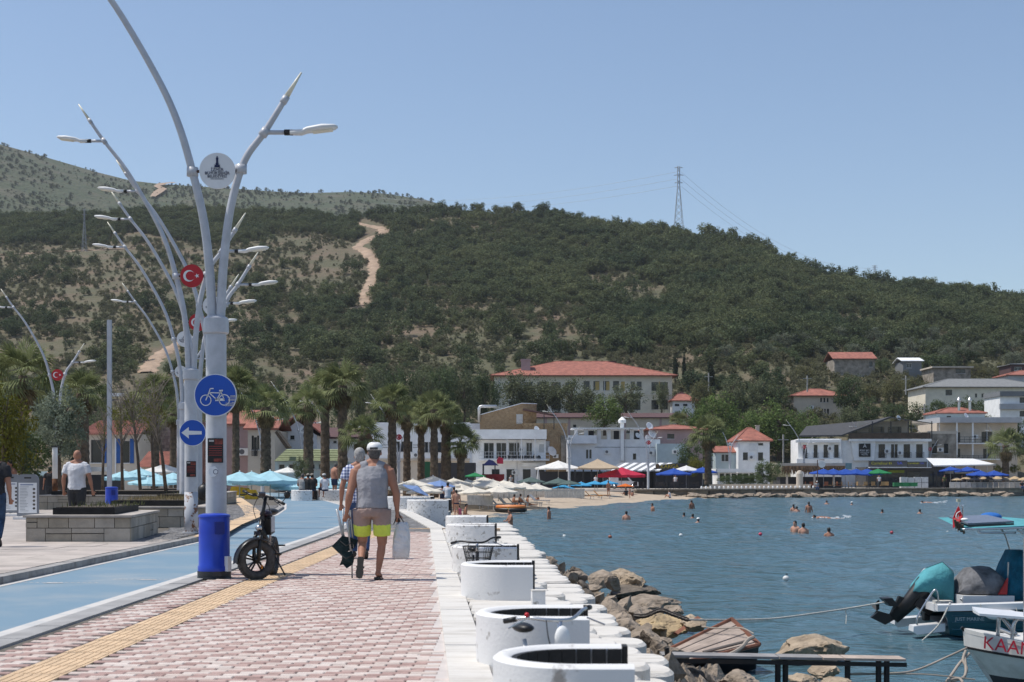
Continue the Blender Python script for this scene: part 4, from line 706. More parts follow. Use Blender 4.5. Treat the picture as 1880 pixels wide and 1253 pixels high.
# ---- palms
def fan_palm(seed, dead=8):
    rg = random.Random(seed); V = []; Q = []
    def leaf(az, el, L, bl, droop):
        d = Vector((math.cos(az)*math.cos(el), math.sin(az)*math.cos(el), math.sin(el))); side = Vector((-math.sin(az), math.cos(az), 0)); up = side.cross(d)*-1
        p0 = d*0.05; p1 = d*L+Vector((0, 0, -0.05*L))
        b = len(V); V.extend([p0-side*0.012, p0+side*0.012, p1+side*0.008, p1-side*0.008]); Q.append((b, b+1, b+2, b+3))
        n = 17
        for i in range(n):
            a = (i/(n-1)-0.5)*math.radians(205); dd = d*math.cos(a)+side*math.sin(a); w = up*0.5+side*0; wd = (dd.cross(up)).normalized()*0.021
            q1 = p1+dd*bl*0.55-up*0.05*abs(math.sin(a)); q2 = p1+dd*bl*(0.9+0.15*rg.random())+Vector((0, 0, -droop*(0.6+0.5*rg.random())))-up*0.1*abs(math.sin(a))
            b = len(V); V.extend([p1, q1+wd, q2, q1-wd]); Q.append((b, b+1, b+2, b+3))
    for k in range(38):
        az = rg.random()*6.283; f = k/37; el = math.radians(82-105*f+rg.uniform(-8, 8)); leaf(az, el, 0.40+0.16*rg.random(), 0.40+0.12*rg.random(), 0.07+0.15*f)
    live = len(Q)
    for k in range(dead): leaf(rg.random()*6.28, math.radians(-62-20*rg.random()), 0.3, 0.32, 0.1)
    return np.array([tuple(v) for v in V]), np.array(Q), live
PALM = []
DEADP = mat('dead_palm_leaf', (0.19, 0.14, 0.075), 0.9, 0.3, 3, trans=0.1, island=0.3)
for i in range(4):
    V, Q, lv = fan_palm(20+i, 18); me = npdata('palm_crown', V, Q, FM['palm']); me.materials.append(DEADP); mi = np.zeros(len(Q), np.int32); mi[lv:] = 1; me.polygons.foreach_set('material_index', mi); PALM.append(me)
def ptrunk(seed):
    rg = random.Random(seed); n = 26; prof = []
    for i in range(n+1):
        z = i/n; prof.append((1.0*(1.12-0.25*z+0.35*max(0, z-0.8)*2)+(0.09 if i % 2 else -0.03)+rg.uniform(-.04, .04), z))
    m = MB(); m.lathe(prof, n=11); o = m.build('trunk', PBARK, smooth=False); me = o.data; bpy.data.objects.remove(o); return me
PT = [ptrunk(1), ptrunk(2)]
PALMS = [(433, 716, 52, 868, 84, 6.5, 'beside the blue bicycle sign'), (488, 748, 50, 870, 88, 9, 'with the thick dark trunk behind the turquoise umbrellas'), (566, 742, 44, 888, 92, 9, 'with a short crown before the gabled white house'), (597, 716, 46, 888, 98, 8, 'between two thicker palms before the green roof'),
 (629, 708, 54, 872, 96, 8.5, 'tallest of its row, left of the grey-haired man'), (664, 800, 44, 872, 84, 6, 'low and trunkless-looking behind the grey-haired man'), (720, 738, 44, 892, 104, 8, 'first to the right of the man in the cap'), (747, 762, 36, 890, 112, 6.5, 'with a pale thin trunk right of a red flag disc'),
 (773, 768, 36, 892, 116, 6.5, 'third to the right of the man in the cap'), (797, 752, 42, 892, 108, 7, 'tall beside the white apartment house'), (819, 768, 38, 888, 112, 9, 'with the shaggy thick trunk next to the balcony house'), (846, 812, 40, 886, 112, 7, 'short, at the left end of the white balcony house'),
 (42, 690, 74, 880, 66, 8, 'large, behind the trees at the left edge'), (152, 722, 52, 868, 72, 11, 'behind the silver-leaved tree and bald man'), (285, 722, 46, 880, 84, 7, 'behind the bare thin trees'), (1300, 796, 40, 868, 160, 6, 'shaggy, standing alone at the far quay'), (1846, 818, 38, 866, 190, 6, 'by the far quay at the right edge'), (1246, 776, 24, 800, 215, 4, 'small, behind the long grey house'), (318, 760, 34, 880, 92, 6, 'hanging-leaved, just left of the arrow sign')]
for i, (px, py, rpx, pb, Y, tw, where) in enumerate(PALMS):
    s = Y/F; base = P(px, pb+22, Y); base.z = max(-0.7, min(base.z, GZ(pb, Y))); top = GZ(py, Y); H = top-base.z
    r = root('palm_tree', 'fan palm '+where, 'palm', base, 'fan palms of the seafront', rz=random.random()*6.28)
    inst('trunk', PT[i % 2], r, sc=(tw*s, tw*s, H)); inst('crown', PALM[i % 4], r, (0, 0, H*.985), (rpx*s*1.17,)*3)
# ---- trees among and behind the houses
EU = [(690, 672, 800, 60), (730, 668, 800, 66), (770, 664, 800, 62), (812, 672, 800, 70), (852, 668, 800, 66), (890, 676, 800, 60), (655, 690, 800, 50), (620, 694, 800, 46), (475, 672, 800, 56), (520, 690, 800, 40)]
for i, (px, t, bq, w) in enumerate(EU): tree('tall dark grove tree behind the palms, %s from the left' % ORD[sorted(e[0] for e in EU).index(px)], px, t, bq, w, 235+i*3, 'dark' if i % 2 else 'euc', 'grove_tree', 'grove behind the palms', i, 0.12)
EU2 = [(948, 678, 778, 96), (1004, 690, 778, 80), (1050, 686, 784, 84), (1150, 702, 775, 84), (1080, 708, 782, 66), (975, 700, 780, 70)]
for i, (px, t, bq, w) in enumerate(EU2): tree('leafy eucalyptus before the big school-like building, %s from the left'.replace('school-like', 'red-roofed') % ORD[sorted(e[0] for e in EU2).index(px)], px, t, bq, w, 262, 'euc', 'eucalyptus', 'eucalyptus before the big building', i, 0.12)
tree('bright green broadleaf tree above the awning-roofed long house', 1110, 728, 800, 90, 222, 'bright', 'plane_tree', None, 1, 0.15)
BR = [(1310, 720, 840, 96), (1275, 745, 830, 60), (1430, 735, 850, 110), (1378, 750, 850, 80), (1480, 752, 850, 60), (1330, 770, 850, 70)]
for i, (px, t, bq, w) in enumerate(BR): tree('bright green plane tree in the clump by the little white house, %s from the left' % ORD[sorted(e[0] for e in BR).index(px)], px, t, bq, w, 225+i*2, 'bright', 'plane_tree', 'plane trees behind the far quay', i, 0.15)
MID = [(1240, 648, 705, 22, 'cyp'), (1256, 645, 712, 16, 'cyp'), (1305, 655, 730, 30, 'cyp'), (1345, 660, 712, 30, 'cyp'), (1180, 688, 735, 40, 'dark'), (1215, 700, 750, 40, 'euc'), (1345, 692, 770, 66, 'euc'), (1395, 690, 765, 60, 'euc'), (1290, 690, 770, 50, 'tan'), (1430, 705, 770, 50, 'dark'), (1480, 665, 715, 60, 'tan'), (1560, 690, 770, 70, 'dark'), (1595, 730, 790, 50, 'dark'), (1520, 668, 700, 56, 'dark'), (1572, 652, 700, 48, 'dark'), (1616, 655, 700, 46, 'dark'), (1600, 700, 745, 50, 'tan'), (1640, 685, 745, 60, 'tan'), (1680, 690, 745, 56, 'tan'), (1715, 645, 690, 74, 'dark'), (1770, 640, 680, 56, 'pine'), (1640, 735, 790, 60, 'dark'), (1685, 740, 795, 60, 'dark'), (1730, 730, 790, 60, 'dark'), (1775, 728, 780, 60, 'dark'), (1560, 740, 800, 60, 'euc'), (1815, 738, 790, 60, 'dark'), (1800, 760, 800, 60, 'dark'), (1870, 770, 830, 60, 'dark'), (1030, 618, 662, 34, 'dark'), (1450, 640, 690, 56, 'dark'), (1880, 690, 720, 40, 'dark'), (1838, 664, 690, 30, 'tan'), (1790, 665, 700, 46, 'tan'), (880, 690, 760, 44, 'dark')]
MID.sort()
AD = {'cyp': 'slim dark cypress', 'dark': 'rounded dark green tree', 'euc': 'loose grey-green tree', 'tan': 'yellowish olive-green tree', 'pine': 'flat-topped stone pine'}
cnt = {}
for i, (px, t, bq, w, k) in enumerate(MID):
    cnt[k] = cnt.get(k, 0)+1; Y = 250+(790-bq)*0.9+(i % 3)*4
    tree('%s among the hillside houses, %s such from the left' % (AD[k], ORD[cnt[k]-1]), px, t, bq+8, w, Y, k, 'cypress' if k == 'cyp' else 'hillside_tree', 'trees among the hillside houses', i, 0.1)
OL = [(px, 612+int(18*math.sin(px)), 50+int(12*math.cos(px*2))) for px in range(1300, 1890, 34)]+[(px, 628+int(14*math.cos(px)), 48) for px in range(1660, 1890, 40)]
OL.sort()
for i, (px, t, w) in enumerate(OL):
    Y = invert(px, t+34); tree('silvery olive tree at the foot of the wooded slope, %s from the left' % ORD[i], px, t, t+40, w, float(Y), 'olive', 'olive_tree', 'olive trees at the foot of the slope', i, 0.08)
# ---- trees of the near square
tree('dense yellow-green tree cut by the left edge of the photo', 8, 706, 905, 118, 46, 'yellow', 'square_tree', None, 0, 0.12)
tree('dark low tree under the yellow-green one at the left edge', 40, 770, 905, 110, 52, 'dark', 'square_tree', None, 1, 0.05)
tree('round silver-leaved tree behind the bald man', 108, 712, 900, 118, 50, 'grey', 'silver_tree', None, 2, 0.32)
def thin_tree(label, px, pb, pt, Y, lean, w, seed):
    rg = random.Random(seed); s = Y/F; b0 = P(px, pb, Y); H = (pb-pt)*s; W = w*s; r = root('young_tree', label, 'tree', b0, 'half-bare young trees of the square')
    m = MB(); m.tube([(0, 0, 0), (lean*0.3, 0, H*0.3), (lean*0.7, 0.05, H*0.55), (lean, 0, H*0.7)], [0.07, 0.06, 0.045, 0.03], 7); m.build('trunk', BARK, r, True)
    tw = MB()
    for k in range(46):
        a = rg.random()*6.28; z = H*(0.42+0.45*rg.random()); L = W*(0.2+0.35*rg.random()); x0 = lean*min(1, z/H/0.7); p1 = Vector((x0+L*math.cos(a)*0.6, L*math.sin(a)*0.6, z+L*0.8)); p2 = p1+Vector((L*0.5*math.cos(a+.6), L*0.5*math.sin(a+.6), L*0.55))
        tw.tube([(x0*0.9, 0, z*0.93), p1, p2], [0.016, 0.01, 0.004], 4)
        for q in range(2): p3 = p1+Vector((rg.uniform(-1, 1), rg.uniform(-1, 1), rg.uniform(0.2, 1)))*L*0.5; tw.tube([p1, p3], [0.008, 0.003], 3)
    tw.build('branches', mat('grey_twigs', (0.21, 0.175, 0.14), 0.9), r)
    V, Q = leafcloud(seed, 26, 34, 0.014, 0.11, (0.5, 0.5, 0.36), shell=0.3); npm = npmesh('crown', V*np.array([W, W, H*0.6])+np.array([lean, 0, H*0.40]), Q, FM['yellow'], r)
TH = [(225, 905, 700, 58, -0.1, 62, 'left of the tall square post'), (258, 905, 690, 55, -0.35, 70, 'before the blue-shuttered house'), (283, 905, 700, 60, -0.2, 64, 'leaning over the low tiled roof'), (305, 905, 695, 52, -0.45, 72, 'between the tiled roof and the lamp columns'), (188, 905, 735, 64, 0.1, 44, 'at the wall of the blue-shuttered house')]
for i, (px, pb, pt, Y, ln, w, wh) in enumerate(TH): thin_tree('thin half-bare young tree '+wh, px, pb, pt, Y, ln, w, 300+i)
# hedges and small shrubs at the far quay
def shrub(label, px, t, bq, w, Y, kind, var=0, cat='shrub', name='shrub', deep=1.0):
    s = Y/F; r = root(name, label, cat, P(px, bq, Y)); inst('crown', crown_data(kind, var), r, (0, 0, -0.05), (w*s, w*s*deep, (bq-t)*s)); return r
shrub('large dark bush beside the grey house at the far quay', 1268, 808, 880, 66, 186, 'dark', 0)
shrub('yellow-green bush in front of the dark one at the far quay', 1278, 838, 872, 42, 182, 'yellow', 1)
shrub('clipped dark hedge before the white pavilion', 1350, 868, 892, 70, 180, 'dark', 2, deep=.4)
shrub('second clipped hedge section right of the white lamp', 1392, 868, 892, 60, 180, 'dark', 1, deep=.4)
shrub('feathery tamarisk bush by the thatched bar', 1408, 842, 888, 56, 179, 'dark', 1)
shrub('round yellow-green bush left of the last far lamp', 1832, 852, 872, 18, 190, 'yellow', 0)
shrub('round yellow-green bush right of the last far lamp', 1862, 852, 870, 22, 190, 'yellow', 2)
shrub('small olive bush beside the white parasol on the square', 552, 832, 880, 34, 86, 'euc', 2)
shrub('green bush at the foot of the palms behind the orange awning', 636, 852, 890, 40, 100, 'bright', 1)
# ================================================================ promenade surfaces
def strip(name, L_, R_, z, m_, kind='structure'):
    m = MB(); n = len(L_); m.add([(x, y, z) for x, y in L_]+[(x, y, z) for x, y in R_], [(i, n+i, n+i+1, i+1) for i in range(n-1)]); return tag(m.build(name, m_), kind=kind)
EDGE_R = [(-4.42, 4), (-4.42, 14), (-4.38, 20), (-4.42, 31), (-4.59, 40.2), (-4.99, 46), (-5.97, 54), (-7.5, 63), (-11.5, 83), (-16.2, 104)]
EDGE_L = [(-6.42, 4), (-6.42, 14), (-6.42, 20), (-6.43, 30), (-7.37, 38.5), (-8.0, 48), (-8.98, 56), (-10.4, 65), (-13.8, 83), (-18.4, 104)]
LANE = mat('blue_lane_paint', (0.15, 0.235, 0.305), 0.75, 0.1, 0.7, bump=0.1, bscale=60, col2=(0.27, 0.305, 0.325), detail=12, thr=(0.47, 0.78))
strip('bicycle_lane', EDGE_L, EDGE_R, 0.0, LANE)
LINE = mat('worn_white_line', (0.52, 0.50, 0.475), 0.8, 0.12, 2.0, col2=(0.30, 0.34, 0.37), detail=8, thr=(0.5, 0.75))
strip('lane_line_right', [(x-0.10, y) for x, y in EDGE_R], [(x+0.04, y) for x, y in EDGE_R], 0.004, LINE)
strip('lane_line_left', [(x-0.02, y) for x, y in EDGE_L], [(x+0.10, y) for x, y in EDGE_L], 0.004, LINE)
KERB = mat('grey_kerb', (0.33, 0.325, 0.32), 0.85, 0.12, 2.5, bump=.2, bscale=40)
kr = tag(bpy.data.objects.new('kerb', None), kind='structure'); COL.objects.link(kr)
y = 7.0
while y < 48:
    a = float(np.interp(y, [p[1] for p in EDGE_R], [p[0] for p in EDGE_R])); MB().bx(a+0.05, a+0.30, y+.008, y+.992, -0.06, 0.006+random.uniform(0, .004)).build('kerb_stone', KERB, kr); y += 1
y = 7.0
while y < 60:
    a = float(np.interp(y, [p[1] for p in EDGE_L], [p[0] for p in EDGE_L])); b = float(np.interp(y+1, [p[1] for p in EDGE_L], [p[0] for p in EDGE_L]))
    MB().prism([(a-.22, y+.01, -.05), (a-.03, y+.01, -.05), (b-.03, y+.99, -.05), (b-.22, y+.99, -.05)], (0, 0, .145+random.uniform(0, .006))).build('kerb_stone', mat('dark_kerb', (.34, .325, .31), .9, .2, 3), kr); y += 1
# worn arrows and marks painted on the lane
for i, (px, py, w, hh) in enumerate([(95, 1071, 20, 2.2), (268, 1065, 22, 2.2)]):
    Y = 3655/(py-870); c = GX(px, Y); m = MB(); m.add([(c-.1, Y-.05, .005), (c+.16, Y-.03, .005), (c+.12, Y+.05, .005), (c-.06, Y+.05, .005)], [(0, 1, 2, 3)])
    for k in range(14): x = c-.45+k*.075; m.add([(x, Y+.04, .005), (x+.045, Y+.04, .005), (x+.045, Y+.075, .005), (x, Y+.075, .005)], [(0, 1, 2, 3)])
    tag(m.build('lane_mark', LINE), kind='structure')
for yj in (27.6, 36.6, 43.5, 52.0): tag(MB().add([(EDGE_L[0][0]-1.6 if yj > 35 else -6.4, yj, .0062), (-4.45 if yj < 45 else -5.6, yj, .0062), (-4.45 if yj < 45 else -5.6, yj+.03, .0062), (EDGE_L[0][0]-1.6 if yj > 35 else -6.4, yj+.03, .0062)], [(0, 1, 2, 3)]).build('lane_joint', mat('tar_joint', (.03, .03, .032), .9)), kind='structure')
# brick paving: light and pink pavers, 20 x 10 cm
PK = [mat('paver_pink', (0.39, 0.26, 0.23), 0.85, 0.16, 7, bump=.2, bscale=60), mat('paver_rose', (0.425, 0.30, 0.265), 0.85, 0.12, 7, bump=.2, bscale=60), mat('paver_pale', (0.545, 0.455, 0.405), 0.85, 0.1, 7, bump=.2, bscale=60), mat('paver_white', (0.60, 0.52, 0.47), 0.85, 0.1, 7, bump=.2, bscale=60)]
JOINT = mat('sandy_joint', (0.13, 0.115, 0.095), 0.95, .25, 6)
paving = strip('promenade_paving', [(-4.1, 5), (-4.1, 34)], [(curbL(5)+.02, 5), (curbL(34)+.02, 34)], -0.012, JOINT)
def brickdata(m_, w=.192, d=.088, h=.06, cut=0.0):
    e = .007; V = [(-w/2, -d/2, -h), (w/2, -d/2, -h), (w/2, d/2, -h), (-w/2, d/2, -h), (-w/2, -d/2, -e), (w/2, -d/2, -e), (w/2, d/2, -e), (-w/2, d/2, -e), (-w/2+e, -d/2+e, 0), (w/2-e, -d/2+e, 0), (w/2-e, d/2-e, 0), (-w/2+e, d/2-e, 0)]
    Fq = [(0, 1, 5, 4), (1, 2, 6, 5), (2, 3, 7, 6), (3, 0, 4, 7), (4, 5, 9, 8), (5, 6, 10, 9), (6, 7, 11, 10), (7, 4, 8, 11), (8, 9, 10, 11)]
    me = bpy.data.meshes.new('brick'); me.from_pydata(V, [], Fq); me.materials.append(m_); return me, V, Fq
BD = [brickdata(m_) for m_ in PK]
rb = random.Random(11); bricks = []
for j in range(0, 262):
    yj = 8.2+j*.1
    for i in range(0, 22):
        x = -4.02+(i+(.5 if j % 2 else 0))*.2
        if x-.1 < -4.09 or x+.1 > curbL(yj)-.005+.02: continue
        if -3.52 < x < -3.08 and yj < 34: continue
        if GX(-30, yj) > x: continue
        pale = ((i+j//2) % 2 == 0)
        k = (2 if rb.random() < .5 else 3) if pale else (0 if rb.random() < .55 else 1)
        if rb.random() < .06: k = rb.randint(0, 3)
        bricks.append((x, yj, rb.uniform(-.003, .004), k))
bricks = [b for b in bricks if b[1] > 9.2]
for x, yj, dz, k in bricks[:300]:
    o = inst('brick', BD[k][0], paving, (x, yj, dz)); o.rotation_euler = (rb.uniform(-.012, .012), rb.uniform(-.008, .008), rb.uniform(-.01, .01))
rest = bricks[300:]
Vb = np.array(BD[0][1]); Qb = np.array(BD[0][2]); P3 = np.array([(x, y, z) for x, y, z, k in rest]); tilt = np.random.default_rng(1).normal(0, .012, (len(rest), 2))
V = Vb[None]+P3[:, None, :]; V[:, :, 2] += Vb[None, :, 0]*tilt[:, None, 0]+Vb[None, :, 1]*tilt[:, None, 1]
Q = (Qb[None]+np.arange(len(rest))[:, None, None]*len(Vb)).reshape(-1, 4)
o = npmesh('brick_field', V.reshape(-1, 3), Q, PK[0], paving); [o.data.materials.append(q) for q in PK[1:]]; o.data.polygons.foreach_set('material_index', np.repeat([k for *_, k in rest], len(Qb)).astype(np.int32)); tag(o, kind='stuff')
# pale triangles at the saw-toothed edge along the kerb
ed = tag(bpy.data.objects.new('paving_edge', None), kind='structure'); COL.objects.link(ed)
strip('edge_bed', [(curbL(5)-.22, 5), (curbL(34)-.22, 34)], [(curbL(5)+.05, 5), (curbL(34)+.05, 34)], -0.006, mat('pale_mortar', (.55, .50, .47), .9, .1, 4))
# ribbed yellow guide strip
TAC = mat('yellow_tactile', (0.62, 0.445, 0.28), 0.8, 0.12, 3, bump=.2, bscale=40)
tg = tag(bpy.data.objects.new('guide_strip', None), kind='structure'); COL.objects.link(tg)
m = MB(); m.bx(-.198, .198, -.1985, .1985, -.05, .0)
for k in range(6): m.bx(-.17+k*.062, -.14+k*.062, -.17, .17, .0005, .0035)
o0 = m.build('guide_tile', TAC, tg); y = 8.9; first = True
while y < 36:
    o = o0 if first else inst('guide_tile', o0.data, tg); first = False; o.location = (-3.3+.004*(y-12), y, 0.003+random.uniform(-.002, .002)); o.rotation_euler = (0, 0, random.uniform(-.006, .006)); y += .4
for k in range(8): o = inst('guide_tile', o0.data, tg); o.location = (-2.9+k*.4-.4, 36.2, .003); o.rotation_euler = (0, 0, 1.5708)
# kerb slabs by the sea: white strip
WCON = mat('whitewashed_concrete', (0.60, 0.575, 0.535), 0.85, 0.12, 2.6, bump=.4, bscale=14, col2=(.38, .345, .30), detail=10, thr=(.46, .80), stretch=(.5, 2.2, 1))
CH = mat('chipped_whitewash', (0.67, 0.66, 0.65), 0.8, 0.1, 11.0, bump=.3, bscale=12, col2=(.30, .28, .255), detail=11, thr=(.56, .63))
CLEANW = mat('fresh_whitewash', (0.66, 0.655, 0.65), 0.75, 0.06, 6, bump=.15, bscale=40, col2=(.30, .28, .26), detail=11, thr=(.63, .72))
sk = tag(bpy.data.objects.new('seaside_kerb', None), kind='structure'); COL.objects.link(sk)
y = 7.0
while y < 36:
    l = 1.5; x0, x1 = curbL(y+.006), curbL(y+l-.006)
    MB().prism([(x0, y+.006, -.1), (x0+.30, y+.006, -.1), (x1+.30, y+l-.006, -.1), (x1, y+l-.006, -.1)], (0, 0, .112+random.uniform(0, .006))).build('kerb_slab', WCON, sk); y += l
for i in range(14):
    f = i/14; g = (i+1)/14; a = Vector((-2.08, 36, 0)).lerp(Vector((-4.6, 56, 0)), f); b = Vector((-2.08, 36, 0)).lerp(Vector((-4.6, 56, 0)), g-.004); e = Vector((.42, .05, 0))
    MB().prism([a-Vector((0, 0, .1)), a+e-Vector((0, 0, .1)), b+e-Vector((0, 0, .1)), b-Vector((0, 0, .1))], (0, 0, .125)).build('kerb_slab', WCON, sk)
# platform of tongue-shaped whitewashed slabs stepping down to the rocks
st = tag(bpy.data.objects.new('sea_steps', None), kind='structure'); COL.objects.link(st)
rs = random.Random(4)
def tongue(y0, y1, xa, xb, z, th, m_):
    n = 7; r = (y1-y0)/2; cy = (y0+y1)/2; pl = [(xa, y0), (xb-r*.5, y0)]+[(xb-r*.5+r*.5*math.sin(math.pi*k/n)**.8, cy-r*math.cos(math.pi*k/n)) for k in range(1, n)]+[(xb-r*.5, y1), (xa, y1)]
    m = MB(); b = [(x, y, z-th) for x, y in pl]; t1 = [(x, y, z-.03) for x, y in pl]; t2 = [(x+(.0 if x == xa else -.035), cy+(y-cy)*.93, z) for x, y in pl]; k = len(pl)
    m.loft([b, t1, t2], True); return m.build('slab', m_, st, False)
y = 7.5; 
while y < 41:
    x0 = curbL(y)+.31
    if y < 36 and not (8.6 < y+.35 < 10.3 or 16.9 < y+.35 < 19.3):
        tongue(y+.01, y+.69, x0, x0+.80+rs.uniform(-.06, .08), rs.uniform(-.015, .0), .25, WCON)
    y += .7
y = 7.2
while y < 46: x0 = curbL(y)+.9; x9 = x0+(.25 if (8.6 < y+.35 < 10.3 or 16.9 < y+.35 < 19.3) else 0); tongue(y+.01, y+.69, x9, x0+.68+rs.uniform(-.08, .1), -.17+rs.uniform(-.02, .02), .3, WCON); y += .7
y = 7.6
while y < 50: x0 = curbL(y)+1.25+max(0, (y-9.5))*.021; tongue(y+.01, y+.69, x0, x0+.72+rs.uniform(-.1, .12), -.36+rs.uniform(-.03, .03), .5, WCON if y < 30 else WCON); y += .7
m = MB(); m.prism([(curbL(5)+.3, 5, -1.8), (curbL(5)+1.5, 5, -1.8), (curbL(30)+1.9, 30, -1.8), (curbL(50)+2.1, 50, -1.8), (curbL(50)+.3, 50, -1.8)], (0, 0, 1.3)); m.build('footing', CONC, st)
# grey block paving: beyond the bricks and left of the lane
GB = mat('grey_sett', (0.20, 0.195, 0.195), 0.9, 0.2, 6, bump=.3, bscale=30)
def setts(name, poly, w, d, z, m_, seed):
    rg = np.random.default_rng(seed); xs = [p[0] for p in poly]; ys = [p[1] for p in poly]; C = []
    yy = min(ys); j = 0
    while yy < max(ys):
        x = np.arange(min(xs)+(w/2 if j % 2 else 0), max(xs), w); k = inpoly(x, np.full_like(x, yy), poly); C += [(q, yy) for q in x[k]]; yy += d; j += 1
    C = np.array(C); n = len(C); B = np.array(brickdata(m_, w*.93, d*.9)[1]); V = B[None]+np.stack([C[:, 0], C[:, 1], z+rg.normal(0, .004, n)], 1)[:, None]; V[:, :, 2] += B[None, :, 1]*rg.normal(0, .03, n)[:, None]
    o = npmesh(name, V.reshape(-1, 3), (Qb[None]+np.arange(n)[:, None, None]*len(B)).reshape(-1, 4), m_); return tag(o, kind='structure')
EL = lambda y: float(np.interp(y, [p[1] for p in EDGE_L], [p[0] for p in EDGE_L])); ER = lambda y: float(np.interp(y, [p[1] for p in EDGE_R], [p[0] for p in EDGE_R]))
setts('grey_sett_paving', [(ER(34)+.35, 34.1), (curbL(34), 34.1), (-2.1, 36), (-4.6, 56), (-6.2, 60), (ER(60)+.3, 60), (ER(50)+.3, 50), (ER(42)+.3, 42)], .2, .14, 0.0, GB, 1)
setts('square_sett_paving', [(EL(27)-.25, 27), (EL(33)-.25, 33), (EL(40)-.25, 40), (EL(50)-.25, 50), (EL(58)-.25, 58), (-13, 58), (-10.5, 44), (-7.9, 33), (-7.4, 27.5)], .16, .14, 0.102, GB, 2)
# second guide path on the left of the lane
for k in range(26):
    f = k/26; px_, py_ = [(380, 985), (432, 960), (465, 945), (455, 930), (432, 915), (425, 907)][min(5, int(f*5))], 0
    q0 = [(380, 985), (425, 962), (468, 946), (455, 931), (436, 916), (424, 908)]; t = f*5; i = min(4, int(t)); u = q0[i][0]+(q0[i+1][0]-q0[i][0])*(t-i); v = q0[i][1]+(q0[i+1][1]-q0[i][1])*(t-i); Yq = (CZ-.11)*F/(v-870)
    pc = Vector((GX(u, Yq), Yq, .104)); dv = (pc-pp).normalized() if k else Vector((.3, 1, 0)).normalized(); sv = Vector((dv.y, -dv.x, 0))*.28
    if k: MB().add([pp-sv+dv*.012, pp+sv+dv*.012, pc+sv-dv*.012, pc-sv-dv*.012], [(0, 1, 2, 3)]).build('guide_tile', TAC, tg)
    pp = pc
# square of pale stone slabs, 15 cm above the lane
sq = tag(bpy.data.objects.new('square_paving', None), kind='structure'); COL.objects.link(sq)
m = MB(); m.prism([(EL(4)-.2, 4, -.1), (EL(30)-.2, 30, -.1), (EL(40)-.2, 40, -.1), (EL(58)-.2, 58, -.1), (EL(80)-.2, 80, -.1), (-70, 110, -.1), (-70, 4, -.1)], (0, 0, .185)); m.build('bed', JOINT, sq)
SL = [mat('slab_%d' % i, c, .85, .13, 1.6, bump=.2, bscale=20) for i, c in enumerate([(.44, .385, .345), (.40, .355, .32), (.47, .415, .37)])]
y = 11.0; j = 0
while y < 27.3:
    d = .9; x = EL(y)-.24; jj = .45 if j % 2 else 0; first = True
    while x > GX(-40, y+d)-.2:
        w = 1.25 if not first else .8+jj
        MB().box((x-w/2, y+d/2, .05+random.uniform(-.002, .003)), (w-.012, d-.012, .10), random.uniform(-.004, .004), random.uniform(-.003, .003)).build('slab', SL[random.randint(0, 2)], sq); x -= w; first = False
    y += d; j += 1
m = MB(); m.prism([(EL(27.5)-1.0, 27.4, 0), (-7.4, 27.4, 0), (-13, 58, 0), (-14.5, 75, 0), (-70, 100, 0), (-70, 27.4, 0)], (0, 0, .098)); m.build('far_slabs', SL[1], sq)
